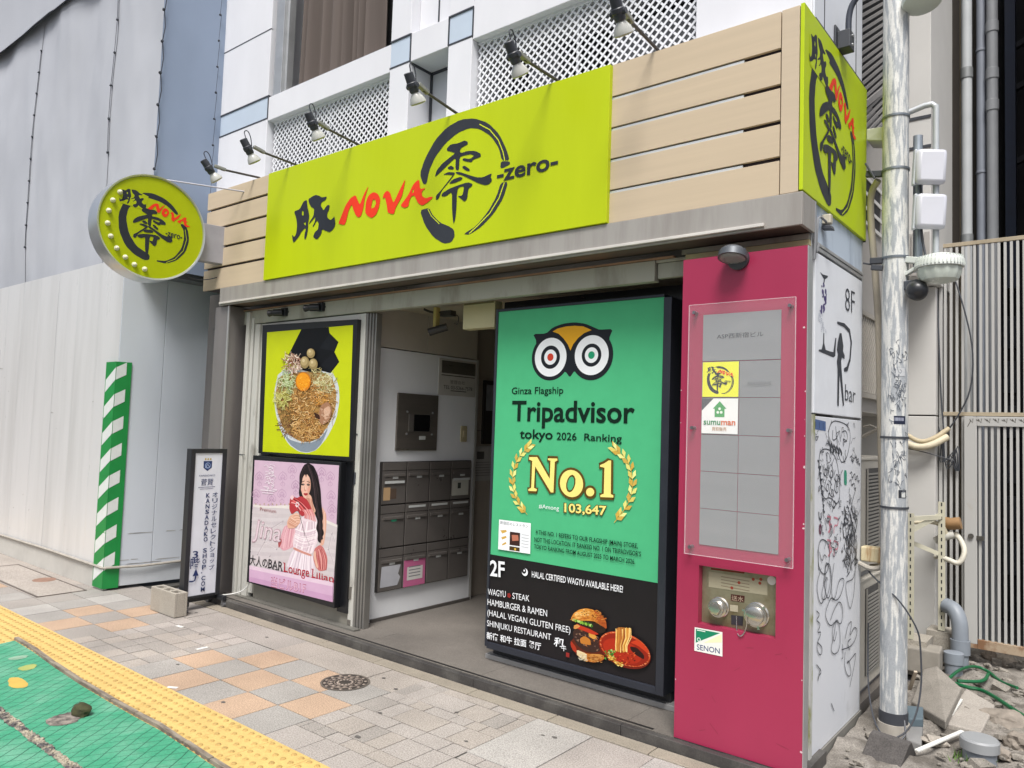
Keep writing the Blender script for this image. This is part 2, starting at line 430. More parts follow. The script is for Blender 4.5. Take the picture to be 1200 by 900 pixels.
def blob(pts, z, m, name, parent, jit=.012, label=None, **k):
    P = [atz(u, v, z) for u, v in pts]; P = [q_ for a_, b_ in zip(P, P[1:]+P[:1]) for q_ in (a_*.8+b_*.2, a_*.2+b_*.8)]; P = [q_ for a_, b_ in zip(P, P[1:]+P[:1]) for q_ in (a_*.75+b_*.25, a_*.25+b_*.75)]; jit *= .35; out = []
    for i, p in enumerate(P):
        q = P[(i+1) % len(P)]
        for t in range(2): out.append(p.lerp(q, t/2)+Vector((random.uniform(-jit, jit), random.uniform(-jit, jit), 0)))
    for p in out: p.z = z
    m2 = MB(); m2.add(out, [list(range(len(out)))]); return m2.build(name, m, parent, label=label, **k)
PY = mat('yellow_paint_patch', 'bfa04c', .7, var=.15, scale=8)
c7 = lambda a, b: (a/5.625, 740+b/5.625)
blob([c7(50, 305), c7(130, 300), c7(200, 350), c7(150, 375), c7(60, 370)], .0135, PY, 'paint_patch', gmat, .01)
blob([c7(110, 240), c7(200, 215), c7(245, 215), c7(230, 245), c7(140, 262)], .0135, mat('faded_patch', '9aa35c', .7, var=.2), 'paint_patch', gmat, .01)
WORN = mat('worn_patch', '8d847b', .9, var=.4, scale=18, tint='4c4744', lo=.4, hi=.6, bump=.4)
blob([c7(290, 585), c7(380, 550), c7(480, 525), c7(540, 560), c7(500, 600), c7(400, 622), c7(320, 620)], .0138, WORN, 'worn_patch', gmat, .012)
blob([c7(40, 180), c7(110, 160), c7(190, 155), c7(180, 172), c7(90, 190)], .0135, mat('worn_patch_pale', '7f9e88', .9, var=.25, scale=20), 'worn_patch', gmat, .01)
sm = [(-30, 525), (20, 560), (100, 615), (190, 690), (270, 745), (340, 800), (430, 870), (560, 950)]
seam = MB(); up_ = []; dn_ = []
for i in range(len(sm)-1):
    for t in range(8):
        a = sm[i][0]+(sm[i+1][0]-sm[i][0])*t/8; bq = sm[i][1]+(sm[i+1][1]-sm[i][1])*t/8
        p = atz(*c7(a, bq-36-random.uniform(0, 22)), .0145); q = atz(*c7(a, bq+18+random.uniform(0, 16)), .0145)
        up_.append(p); dn_.append(q)
N = len(up_); seam.add(up_+dn_, [(i, i+1, N+i+1, N+i) for i in range(N-1)])
rnd = random.Random(8)
for k in range(260):
    i = rnd.randrange(N); p = up_[i].lerp(dn_[i], rnd.uniform(.1, .9)); rock(seam, (p.x, p.y, .016), rnd.choice([.005, .008, .012]), (1, 1, .6), k, 1)
seam.build('gravel', mat('seam_gravel', 'a39a88', .95, var=.3, scale=20, tint='4d4a4b', lo=.42, hi=.58, bump=.5), kind='stuff', label='band of grit and torn edge running across the green sheet')
rk = MB(); p = atz(95, 833, .03); rock(rk, (p.x, p.y, .03), .05, (1.15, .8, .75), 21, 3)
tag(rk.build('stone', mat('dark_stone', '3a3a22', .9, var=.4, scale=20, bump=.4), smooth=True), 'dark olive lump of stone lying on the green sheet', 'stone')
# worn timber edging between sheet and tactile strip
tb = MB()
prev = None
for i in range(len(gp)-1):
    a = atz(gp[i][0], gp[i][1], 0); c = atz(gp[i+1][0], gp[i+1][1], 0)
    off = Vector((.0, .010, 0)); tb.bar(a+off+Vector((0, 0, .012)), c+off+Vector((random.uniform(-.01, .0), random.uniform(-.004, .004), .012)), .026, .02)
tb.bar(atz(246, 895)+Vector((0, .010, .012)), Vector((-2.2, 1.93, .012)), .026, .02)
tag(tb.build('edging_strip', mat('worn_timber', '8f8678', .9, var=.3, scale=6, tint='5b5047', lo=.4, hi=.65, stretch=(1, 6, 1), bump=.4)), 'worn grey timber strip between the green sheet and the yellow tactile paving', 'edging')

# ------------------------------------------------------------------ covers in the pavement
IRON = mat('cast_iron', '4b4541', .6, .5, var=.3, scale=30, bump=.3)
c = (atz(378, 800)+atz(431, 800))/2; r = (atz(378, 800)-atz(431, 800)).length/2
mh = thing('manhole_cover', 'round dark cast iron cover with raised pattern set in orange and grey slabs', 'manhole cover', (c.x, c.y, 0))
m1 = MB(); m1.cyl((c.x, c.y, -.01), (c.x, c.y, .0035), r, 40); m1.build('lid', IRON, mh)
m1 = MB(); m1.lathe((c.x, c.y, 0), (0, 0, 1), [(.0035, r*1.10), (.0042, r*1.1), (.0042, r*1.01), (.0035, r*1.01)], 40, cap=False); m1.build('ring', mat('iron_rim', '6a625a', .7, .3), mh)
m1 = MB(); PAT = mat('iron_pattern', '94877d', .5, .5, var=.2)
for rr in (.78, .5): m1.lathe((c.x, c.y, 0), (0, 0, 1), [(.0034, r*rr), (.006, r*rr), (.006, r*rr-.006), (.0034, r*rr-.006)], 36, cap=False)
for k in range(14):
    t = k*math.pi/7
    for q, wq in ((.64, .014), (.9, .012), (.33, .01)):
        m1.lathe((c.x+r*q*math.cos(t+q), c.y+r*q*math.sin(t+q), .0034), (0, 0, 1), [(0, wq), (.003, wq*.6)], 6)
m1.build('pattern', PAT, mh)
hp = [atz(-30, 672, .002), atz(28, 667, .002), atz(105, 691, .002), atz(42, 699.5, .002)]
hp = [Vector((-8.95, 2.62, .0)), Vector((-8.95, 3.00, 0)), Vector((-7.30, 3.00, 0)), Vector((-7.30, 2.62, 0))]
ht = thing('access_hatch', 'square paved access hatch with steel edge in front of the white hoarding', 'hatch', (-8.1, 2.8, 0))
m1 = MB(); m1.box(-8.95, -7.30, 2.62, 3.00, -.003, .004); m1.build('panel', T_WARM, ht)
m1 = MB()
for a in ((-8.96, -7.29, 2.605, 2.622), (-8.96, -7.29, 2.998, 3.012), (-8.97, -8.95, 2.605, 3.012), (-7.30, -7.285, 2.605, 3.012)): m1.box(a[0], a[1], a[2], a[3], -.003, .006)
m1.build('frame', mat('hatch_steel', '6b625c', .6, .4, var=.2), ht)
m1 = MB(); p = atz(52, 680); m1.lathe((p.x, p.y, .004), (0, 0, 1), [(0, .10), (.003, .097)], 24); m1.build('inspection_cap', mat('rusty_cap', '8d6f5f', .8, .2, var=.2, scale=20), ht)
# ================================================================== BUILDINGS
WHITE = mat('white_panel', 'd9dade', .45, var=.04, scale=2.5, stretch=(1, 1, .4))
WHITE_SIDE = mat('white_side_panel', 'dadee4', .45, var=.05, scale=2.5, stretch=(1, 1, .4))
BAND = mat('pale_blue_panel', 'b9c6d4', .4, var=.05, scale=3)
BLK = mat('black_trim', '3a3d43', .5, var=.15)
DARK = mat('dark_void', '1d1e21', .8, var=.2)
SILV = mat('aluminium_frame', 'b5b7b8', .4, .6, var=.1, scale=6)
UY = 3.782
bld = thing('shop_building', 'white panelled building with lattice balconies standing over the street shop', 'building', (-3.7, 4.5, 0))
def part(name, m, fn, parent=bld, **k):
    mb = MB(); fn(mb); return mb.build(name, m, parent, **k)
ZT = 7.0
# columns, spandrels, recesses of the upper storey
def walls(mb):
    mb.box(-7.2, -6.02, UY, 4.3, 3.55, 4.335); mb.box(-7.2, -6.03, UY, 4.3, 4.555, ZT)        # column left
    mb.box(-4.37, -4.15, UY, 4.3, 3.55, 4.335); mb.box(-4.37, -4.15, UY, 4.3, 4.556, ZT)       # middle pair
    mb.box(-3.745, -3.515, UY, 4.3, 3.55, 4.335); mb.box(-3.745, -3.515, UY, 4.3, 4.556, ZT)
    mb.box(-4.149, -3.746, UY+.004, 4.3, 4.335, 4.555)                                         # beam between
    mb.box(-4.149, -3.746, UY+.09, 4.3, 4.555, ZT)
    mb.box(-6.019, -4.371, UY+.003, 4.3, 4.315, 4.535)                                         # spandrels
    mb.box(-3.514, -1.82, UY+.003, 4.3, 4.315, 4.75); mb.box(-3.514, -1.82, UY+.06, 4.3, 5.2, ZT)
    mb.box(-1.819, -1.185, UY+.002, 4.71, 3.50, ZT)                                             # right pier
part('wall', WHITE, walls, bevel=.004)
part('recess_wall', mat('recess_panel', 'c3c8ce', .5, var=.05), lambda m: m.box(-4.149, -3.746, 4.02, 4.29, 3.55, 4.33))
part('blue_panel', BAND, lambda m: m.box(-7.2, -6.025, UY+.004, 4.3, 4.345, 4.545))
part('blue_panel', BAND, lambda m: m.box(-4.368, -4.152, UY+.004, 4.3, 4.345, 4.545))
part('blue_panel', BAND, lambda m: m.box(-3.743, -3.517, UY+.004, 4.3, 4.345, 4.545))
def trims(mb, k):
    for x0, x1 in ((-7.2, -6.015), (-4.372, -4.142), (-3.752, -3.508))[k:k+1]:
        mb.box(x0, x1, UY-.003, 4.25, 4.334, 4.3455); mb.box(x0, x1, UY-.003, 4.25, 4.5445, 4.556)
    if k == 0: mb.box(-6.026, -6.013, UY-.002, 3.9, 4.3456, 4.5444); mb.box(-7.2, -6.03, UY-.002, UY+.02, 5.18, 5.19)
    if k == 1: mb.box(-4.153, -4.141, UY-.002, 3.95, 4.3456, 4.5444)
    if k == 2: mb.box(-3.753, -3.742, UY-.002, 3.95, 4.3456, 4.5444); mb.box(-3.518, -3.507, UY-.002, 3.86, 4.3456, 4.5444)
    if k == 1: mb.box(-4.149, -4.139, UY+.02, 4.02, 4.318, 4.3345); mb.box(-4.138, -3.747, 4.005, 4.021, 4.318, 4.3345)
    if k == 1: mb.box(-4.149, -4.133, 4.004, 4.022, 3.55, 4.318)
    if k == 2: mb.box(-3.95, -3.938, UY+.084, UY+.1, 4.556, ZT)
for k_ in range(3): part('trim', BLK, lambda m: trims(m, k_))
# lattice balcony screens
LATT = mat('white_lattice', 'e0e2e6', .45, var=.04)
def lattice(x0, x1, z0, z1, y, per=.040, wd=.0145, th=.006):
    def f(mb):
        W, H = x1-x0, z1-z0; d = per*math.sqrt(2)*.92
        for sgn, yy in ((1, y), (-1, y+th+.0005)):
            c = -H
            while c < W:
                # line u = c+t, v = t (or mirrored)
                t0 = max(0, -c); t1 = min(H, W-c)
                if t1-t0 > .006:
                    u0, u1, v0, v1 = c+t0, c+t1, t0, t1
                    if sgn < 0: v0, v1 = H-v0, H-v1
                    mb.bar((x0+u0, yy+th/2, z0+v0), (x0+u1, yy+th/2, z0+v1), th if False else wd, th, up=(0, 1, 0))
                c += d
        for a, b in (((x0, z1), (x1, z1)), ((x0, z0), (x1, z0))): mb.bar((a[0], y+.004, a[1]), (b[0], y+.004, b[1]), .02, .02)
        for xx in (x0+.008, (x0+x1)/2, x1-.008): mb.bar((xx, y+.02, z0), (xx, y+.02, z1), .015, .012, up=(0, 1, 0))
    return f
part('lattice_screen', LATT, lattice(-6.00, -4.385, 3.60, 4.305, 3.845, .0455, .0135, .003))
part('lattice_screen', LATT, lattice(-3.505, -1.83, 3.60, 4.305, 3.845, .0455, .0135, .003))
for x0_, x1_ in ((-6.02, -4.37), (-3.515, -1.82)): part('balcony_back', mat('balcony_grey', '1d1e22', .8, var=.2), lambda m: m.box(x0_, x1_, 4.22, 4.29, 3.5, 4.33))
for bb_ in ((-5.65, -5.2, 4.0, 4.2, 3.6, 4.2), (-2.5, -1.9, 4.0, 4.2, 3.55, 4.15), (-3.2, -2.95, 4.05, 4.2, 3.6, 4.2)): part('balcony_unit', mat('balcony_unit', '85878a', .6, var=.1), lambda m: m.box(*bb_))
# the window over the first lattice, with drawn curtain
win = MB(); win.box(-5.98, -5.86, 3.80, 3.90, 4.536, 6.5); win.box(-5.859, -5.825, 3.83, 3.90, 4.536, 6.5); win.box(-5.824, -4.372, 3.80, 3.86, 4.536, 4.55); win.box(-4.395, -4.372, 3.93, 4.1, 4.56, 6.5)
wf = win.build('window', SILV, bld, bevel=.003)
mb = MB(); mb.box(-5.98, -4.372, 4.10, 4.14, 4.3, 6.6); mb.build('dark_room', DARK, wf)
cu = MB(); N = 120; vs = []
for i in range(N+1):
    x = -5.77+1.09*i/N; f = i/N
    fold = .062*math.sin(f*52+1.8*math.sin(f*9))+.025*math.sin(f*19+1)+.010*math.sin(f*91)
    for j in range(9):
        z = 4.50+2.1*j/8; vs.append((x+.09*(1-f)*(1-j/8)**2*(0 if f > .5 else -.3)+.04*math.sin(f*3)*(1-j/8), 3.93+fold*(1-.25*j/8), z))
cu.add(vs, [(i*9+j, (i+1)*9+j, (i+1)*9+j+1, i*9+j+1) for i in range(N) for j in range(8)])
cu.build('curtain', mat('brown_curtain', '5f5651', .9, var=.1, scale=3, stretch=(4, 4, .3)), wf, smooth=True)
part('upper_window', mat('upper_glass', '8f949c', .15, .1, var=.1), lambda m: m.box(-3.514, -1.82, 3.90, 3.93, 4.75, 5.2))

# pier side: pale panels, strip between the two signs
part('side_panel', WHITE_SIDE, lambda m: m.box(-1.186, -1.178, 3.800, 4.700, 3.70, ZT))
def side_lines(mb):
    for y in (3.955, 4.56): mb.box(-1.1785, -1.1755, y, y+.008, 3.70, ZT)
part('panel_joint', BLK, side_lines)
part('side_strip', mat('stained_blue_strip', 'b5c2d0', .5, var=.1, scale=7, stretch=(1, 1, .3), tint='8795a6', lo=.5, hi=.75), lambda m: m.box(-1.19, -1.175, 3.80, 4.71, 2.585, 2.775))
part('pier_core', mat('pier_core', '8d8b88', .8, var=.2), lambda m: m.box(-1.60, -1.19, 4.21, 4.70, -.02, 3.49))
def pier_trim(mb):
    mb.box(-1.188, -1.170, 3.84, 4.72, 2.543, 2.562); mb.box(-1.188, -1.166, 3.80, 4.72, 2.565, 2.582)
    mb.box(-1.20, -1.172, 3.772, 3.798, .02, 2.62)
    mb.box(-1.188, -1.172, 4.712, 4.728, .04, 3.69)
part('aluminium_trim', SILV, pier_trim, bevel=.002)

# sheet-metal canopy ledge
LEDGE = mat('canopy_metal', 'a5a19b', .5, .3, var=.1, scale=9, stretch=(1, 1, .12), tint='8f8a84', lo=.42, hi=.75)
part('canopy_ledge', LEDGE, lambda m: (m.box(-6.30, -1.155, 3.575, 3.592, 2.605, 2.765), m.box(-1.172, -1.155, 3.593, 3.765, 2.605, 2.765), m.box(-6.30, -6.285, 3.593, 3.765, 2.605, 2.765)), bevel=.003)
part('drip_strip', mat('drip_strip', 'cfcbc4', .5, .2, var=.1, scale=3), lambda m: m.box(-6.28, -1.335, 3.558, 3.574, 2.618, 2.634), bevel=.002)
part('soffit', mat('rusty_soffit', '5b4f46', .9, var=.3, scale=4, tint='7a5b45', lo=.5, hi=.75), lambda m: m.box(-6.284, -1.173, 3.593, 3.772, 2.612, 2.622))
LINT = mat('lintel_metal', 'a5a497', .65, .1, var=.12, scale=4, stretch=(1, 1, .3), tint='7d786a', lo=.5, hi=.72)
part('lintel', LINT, lambda m: (m.box(-6.22, -2.02, 3.745, 3.80, 2.447, 2.565), m.box(-2.012, -1.832, 3.765, 3.80, 2.463, 2.548), m.box(-2.016, -1.832, 3.752, 3.79, 2.550, 2.566)), bevel=.003)
part('lintel_flange', mat('lintel_rust', '9a7a62', .8, var=.2), lambda m: m.box(-6.22, -1.9, 3.73, 3.765, 2.567, 2.575))
part('cream_rail', mat('cream_rail', 'b7ab85', .7, var=.1, scale=5), lambda m: (m.box(-1.832, -1.175, 3.742, 3.80, 2.545, 2.572),))
part('grey_rail', LINT, lambda m: m.box(-1.86, -1.18, 3.752, 3.80, 2.577, 2.604))

# wood-look fascia boards
WOOD = mat('fascia_wood', 'bfae94', .6, var=.05, scale=3, stretch=(.35, 1, 9))
WOODV = mat('fascia_wood_post', 'beae96', .6, var=.05, scale=3, stretch=(.35, 1, 9))
for x0_, x1_ in ((-2.23, -1.26), (-6.62, -5.58)): part('fascia_back', mat('fascia_back', '4a4147', .7, var=.1), lambda m: m.box(x0_, x1_, 3.622, 3.78, 2.775, 3.685))
part('fascia_gap_strip', mat('gap_strip', 'c4c7c6', .4, .3, var=.08), lambda m: [m.box(-2.235, -1.46, 3.597, 3.621, z, z+.013) for z in (2.9415, 3.1225, 3.3035, 3.4845)])
ZR = [(2.770, 2.940), (2.962, 3.121), (3.143, 3.302), (3.324, 3.483), (3.505, 3.690)]
for z0, z1 in ZR: part('fascia_board', WOOD, lambda m: m.box(-2.236, -1.274, 3.592, 3.611, z0, z1), bevel=.0015)
for z0, z1 in [(2.770, 2.955), (2.977, 3.140), (3.162, 3.325), (3.347, 3.510), (3.532, 3.690)]:
    part('fascia_board', WOOD, lambda m: m.box(-6.63, -5.575, 3.592, 3.611, z0, z1), bevel=.0015)
part('fascia_post', WOODV, lambda m: m.box(-1.268, -1.182, 3.588, 3.625, 2.770, 3.690), bevel=.002)
part('fascia_top', SILV, lambda m: m.box(-6.63, -1.18, 3.62, 3.78, 3.686, 3.694))

# left steel column and side return
STEEL = mat('dull_steel', '8a8583', .38, .55, var=.12, scale=3, stretch=(1, 1, .3))
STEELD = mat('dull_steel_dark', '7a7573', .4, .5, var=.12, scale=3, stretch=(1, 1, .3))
part('steel_column', STEEL, lambda m: m.box(-6.40, -6.155, 3.60, 3.84, .06, 2.60), bevel=.004)
part('column_edge', mat('bright_steel', 'c2c1c0', .3, .7, var=.05), lambda m: m.box(-6.168, -6.150, 3.585, 3.599, .06, 2.60), bevel=.002)
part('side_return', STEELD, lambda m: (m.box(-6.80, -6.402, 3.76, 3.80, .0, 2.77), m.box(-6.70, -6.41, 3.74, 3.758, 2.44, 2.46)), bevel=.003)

# entrance hall
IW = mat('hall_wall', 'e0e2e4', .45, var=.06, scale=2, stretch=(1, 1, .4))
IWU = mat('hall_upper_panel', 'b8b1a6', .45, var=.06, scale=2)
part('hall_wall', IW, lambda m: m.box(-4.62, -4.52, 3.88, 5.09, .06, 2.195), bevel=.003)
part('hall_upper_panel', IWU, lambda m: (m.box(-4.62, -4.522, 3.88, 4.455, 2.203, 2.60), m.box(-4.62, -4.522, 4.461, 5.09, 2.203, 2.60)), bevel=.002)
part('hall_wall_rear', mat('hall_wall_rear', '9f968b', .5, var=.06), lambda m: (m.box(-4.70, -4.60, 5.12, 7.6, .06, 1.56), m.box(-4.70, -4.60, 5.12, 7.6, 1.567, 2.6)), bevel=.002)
part('corner_post', mat('corner_post', 'b3b1ac', .4, .3), lambda m: m.box(-4.60, -4.518, 5.092, 5.118, .06, 2.20))
part('skirting', mat('skirting', '4f4b47', .6), lambda m: (m.box(-4.519, -4.505, 3.95, 5.09, .06, .085),))
part('hall_ceiling', mat('hall_ceiling', 'a79f8c', .7, var=.08), lambda m: m.box(-4.62, -1.7, 3.86, 7.7, 2.52, 2.56))
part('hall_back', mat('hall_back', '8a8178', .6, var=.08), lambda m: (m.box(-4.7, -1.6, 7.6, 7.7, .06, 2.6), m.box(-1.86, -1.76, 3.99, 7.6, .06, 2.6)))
part('soffit_edge', mat('soffit_cream', 'a39a78', .7, var=.08), lambda m: m.box(-4.4, -3.24, 3.80, 3.87, 2.465, 2.52))
part('shop_core', mat('shop_core', '6f6c69', .8), lambda m: (m.box(-6.9, -4.63, 4.15, 8.3, 0.06, 3.5), m.box(-6.8, -1.95, 4.305, 8.3, 2.62, ZT)))

# ---- left sliding door in its aluminium frame
OLD = mat('worn_white_frame', 'c2c1ba', .5, .2, var=.08, scale=5, tint='8e8a82', lo=.58, hi=.72, stretch=(1, 1, .4))
door = thing('sliding_door', 'aluminium sliding door with worn white frame behind the two posters', 'door', (-5.2, 3.78, .06))
def dframe(mb):
    mb.box(-5.97, -5.90, 3.742, 3.80, .06, 2.44); mb.box(-5.895, -5.835, 3.760, 3.80, .10, 2.44)
    mb.box(-5.834, -4.56, 3.762, 3.80, 2.335, 2.44)
    mb.box(-4.555, -4.497, 3.760, 3.80, .06, 2.44)
part('frame', OLD, dframe, door, bevel=.003)
part('track', mat('door_track', '8c8a86', .4, .6, var=.1), lambda m: [m.box(x, x+.017, 3.765+.01*i, 3.82+.01*i, .06, 2.44) for i, x in enumerate((-4.492, -4.470, -4.448, -4.426))], door, bevel=.002)
part('bottom_panel', mat('door_bottom', '8d8a80', .55, .2, var=.12, scale=4), lambda m: m.box(-5.834, -4.56, 3.772, 3.79, .062, .34), door)
part('sill', mat('door_sill', '77756f', .5, .4, var=.15), lambda m: m.box(-6.0, -4.40, 3.70, 3.76, .0601, .072), door)
part('pane', mat('door_pane', '23252a', .12, var=.1), lambda m: m.box(-5.834, -4.56, 3.776, 3.788, .345, 2.33), door)
part('lock', BLK, lambda m: (m.box(-4.543, -4.528, 3.752, 3.759, 1.13, 1.22), m.box(-4.538, -4.53, 3.754, 3.76, 1.5, 1.515)), door)
part('hinge', mat('hinge', '77736c', .5, .5), lambda m: (m.box(-4.545, -4.518, 3.754, 3.7595, .27, .36), m.box(-4.549, -4.515, 3.754, 3.7595, .075, .115)), door)
lj = thing('door_post', 'narrow double aluminium downpipe post beside the dark steel column', 'post', (-6.03, 3.74, .06))
part('post', OLD, lambda m: (m.box(-6.075, -6.03, 3.715, 3.76, .06, 2.55), m.box(-6.024, -5.985, 3.735, 3.77, .06, 2.50)), lj, bevel=.004)
part('clip', BLK, lambda m: m.box(-6.078, -5.984, 3.712, 3.717, 1.28, 1.286), lj)

# ================================================================== NEIGHBOURS
# --- wrapped building on the left
TARP = mat('grey_tarp', 'aeb1b7', .55, var=.06, scale=.9, bump=.05)
TARPS = mat('shaded_side_tarp', '8391a6', .6, var=.05, scale=1.2, bump=.05)  # same tarp; shade of the turned side painted in as darker, bluer grey
tp = thing('wrapped_building', 'neighbouring building wrapped in grey scaffold tarpaulin behind the round sign', 'building', (-9, 4, 3))
def sheet(A, ux, uz, nu, nv, amp, seed, nrm):
    A, ux, uz = Vector(A), Vector(ux), Vector(uz); vs = []
    for j in range(nv+1):
        for i in range(nu+1):
            p = A+ux*(i/nu)+uz*(j/nv)
            d = amp*mn.noise(Vector((p.x*.9+seed, p.y*.9, p.z*.35)))+amp*.5*mn.noise(Vector((p.x*2.6+seed, p.y*2.6, p.z*.9)))+amp*.16*mn.noise(Vector((p.x*6+seed, p.y*6, p.z*2.5)))
            vs.append(p+Vector(nrm)*d)
    return vs, [(j*(nu+1)+i, j*(nu+1)+i+1, (j+1)*(nu+1)+i+1, (j+1)*(nu+1)+i) for j in range(nv) for i in range(nu)]
XT = -6.86
for k, (a, b) in enumerate(((-15.5, -9.86), (-9.90, -7.82), (-7.88, XT))):
    mb = MB(); mb.add(*sheet((a, 3.18+.006*k, 2.95), (b-a, 0, 0), (0, 0, 5.6), 70, 50, .05, 0, (0, -1, 0))); mb.build('tarp_sheet', TARP, tp, smooth=True)
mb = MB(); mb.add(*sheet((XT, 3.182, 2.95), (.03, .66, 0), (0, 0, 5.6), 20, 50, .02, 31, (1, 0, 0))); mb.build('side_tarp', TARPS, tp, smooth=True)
mb = MB(); mb.box(-15.5, -7.0, 3.9, 7, 2.9, 8.5); mb.box(-7.1, -6.9, 3.4, 3.82, 2.9, 8.5); mb.build('scaffold_core', mat('scaffold_core', '6c6f75', .9), tp)
lc = MB(); LACE = mat('lacing', '2b2f37', .7)
def lace(xf, z0, z1, y, n, r=.004, dots=True):
    pts = []
    for i in range(n+1):
        z = z0+(z1-z0)*i/n; x = xf(z)+random.uniform(-.004, .004); amp = .05; d = amp*mn.noise(Vector((x*.9, y*.9, z*.35)))+amp*.5*mn.noise(Vector((x*2.6, y*2.6, z*.9)))+amp*.16*mn.noise(Vector((x*6, y*6, z*2.5))); pts.append((x, y-d-.006, z))
    lc.tube(pts, r, 5)
    if dots:
        for p in pts: rock(lc, p, .013, (1, 1, 1.2), int(p[2]*100), 1)
lace(lambda z: -9.862, 3.5, 5.85, 3.18, 9, .0025)
lace(lambda z: -7.822, 4.2, 6.6, 3.18, 7, .0025)
pts = []
for i in range(9):
    z = 3.85+i*.30; y = 3.20
    lc.tube([(XT+.022+.012*math.sin(i*3), 3.178, z), (XT+.03, 3.19, z+.14), (XT+.02, 3.178, z+.30)], .0045, 5); rock(lc, (XT+.02, 3.172, z), .016, (1, 1, 1), i, 1)
for i in range(12):
    z = 3.45+i*.26; lc.tube([(XT+.06, 3.70, z), (XT+.065, 3.71, z+.26)], .002, 5); rock(lc, (XT+.06, 3.70, z), .013, (1, 1, 1), i+50, 1)
sa = [(-12.5, 3.12, 6.17), (-11.33, 3.12, 6.17), (-10.1, 3.11, 6.15), (-8.92, 3.11, 6.15), (-7.9, 3.12, 6.14)]
lc.tube(sa, .007, 6)
lc.build('lacing', LACE, tp)
mb = MB(); mb.add(*sheet((-14, 3.11, 6.17), (6.2, 0, 0), (0, -.03, 2.3), 40, 12, .04, 77, (0, -1, 0))); mb.build('upper_sheet', TARP, tp, smooth=True)

# --- white construction hoarding
HW = mat('hoarding_white', 'cbcbcb', .3, .05, var=.05, scale=2.2, stretch=(1.6, 1, .18), spec=.6, tint='babab9', lo=.45, hi=.75)
HS = mat('hoarding_side', 'c6ccd4', .35, .05, var=.05, scale=1.3, stretch=(1, 1, .3))
ho = thing('hoarding', 'tall white steel construction hoarding on the pavement left of the shop', 'hoarding', (-9, 3.2, 0))
for i in range(14):
    x1 = -7.18-i*.50; x0 = x1-.5
    mb = MB(); dd = .0022+.002*random.random(); mb.add([(x0, 3.110+dd, .21), (x0+.05, 3.110, .21), (x1-.12, 3.110+.4*dd, .21), (x1, 3.110+dd, .21), (x0, 3.110+dd, 3.06), (x0+.05, 3.110, 3.06), (x1-.12, 3.110+.4*dd, 3.06), (x1, 3.110+dd, 3.06)],
           [(0, 1, 5, 4), (1, 2, 6, 5), (2, 3, 7, 6)]); mb.build('panel', HW, ho)
A = Vector((-7.172, 3.112, 0)); B = Vector((-7.07, 4.05, 0))
def hside(u0, u1, z0, z1, m, nm):
    a, b = A.lerp(B, u0), A.lerp(B, u1); o = Vector((-.04, .006, 0))
    mb = MB(); mb.slab([a+Vector((0, 0, z0)), b+Vector((0, 0, z0)), b+Vector((0, 0, z1)), a+Vector((0, 0, z1))], o); return mb.build(nm, m, ho, bevel=.003)
hside(0, .42, .20, 3.06, HS, 'side_panel'); hside(.423, 1, .20, 3.06, HS, 'side_panel')
mb = MB(); mb.box(-14.3, -7.185, 3.105, 3.14, .0, .20); mb.build('base_board', mat('base_board', 'b4b2ac', .6, var=.1, scale=5), ho, bevel=.003)
hside(0, 1, .03, .195, mat('base_board_side', 'bfc4c8', .6, var=.08, scale=5), 'base_board')
mb = MB(); mb.tube([(-14, 3.09, .215), (-10, 3.092, .205), (-8.5, 3.09, .215), (-7.185, 3.085, .21), (-7.145, 3.10, .212), (-7.11, 3.4, .20), (-7.07, 3.95, .21)], .012, 6); mb.build('cord', mat('dirty_cord', '9f9a91', .8, var=.2, scale=20), ho)
mb = MB(); mb.box(-14.3, -7.3, 3.16, 3.5, .0, 3.0); mb.build('backing', mat('hoard_back', '77787a', .8), ho)
sc_ = MB(); rnd = random.Random(41)
for k in range(16):
    x, z = rnd.uniform(-10.5, -7.25), rnd.uniform(.25, 2.2)**1.0; ln = rnd.choice([.01, .015, .03, .09]); an = rnd.uniform(-.5, .5)
    d_ = Vector((math.cos(an), 0, math.sin(an)))*ln; t_ = Vector((-math.sin(an), 0, math.cos(an)))*rnd.choice([.0015, .003, .005]); c_ = Vector((x, 3.1085, z)); sc_.quad(c_-d_-t_, c_+d_-t_*.5, c_+d_+t_*.6, c_-d_+t_)
for k in range(14):
    u_ = rnd.uniform(.08, .9); z = rnd.choice([.24, .26, .3, .5, .9, .22]); p_ = A.lerp(B, u_)+Vector((.0025, 0, z)); dd_ = (B-A).normalized()*rnd.uniform(.01, .12); sc_.quad(p_-dd_, p_+dd_, p_+dd_+Vector((0, 0, .004)), p_-dd_*.7+Vector((0, 0, .007)))
sc_.build('scuff', mat('hoarding_scuff', 'a09e9a', .8, var=.2), ho, kind='stuff')
cg = thing('corner_guard', 'green corner guard with slanting white stripes on the hoarding corner', 'corner guard', (-7.24, 3.04, .0))
GG = mat('guard_green', '12813a', .5, var=.1, scale=6); GWH = mat('guard_white', 'd0d4d2', .4, var=.05, scale=20)
mb = MB(); mb.box(-7.375, -7.163, 3.090, 3.103, .02, 2.085)
dxy = (B-A).normalized(); q = dxy*.135
pA = Vector((-7.1628, 3.090, 0))
mb.slab([pA+Vector((0, 0, .02)), pA+q+Vector((0, 0, .02)), pA+q+Vector((0, 0, 2.085)), pA+Vector((0, 0, 2.085))], Vector((-.006, 0, 0)))
for z in (.52, 1.04, 1.56): mb.box(-7.377, -7.160, 3.0885, 3.090, z, z+.006)
mb.build('sleeve', GG, cg, bevel=.003)
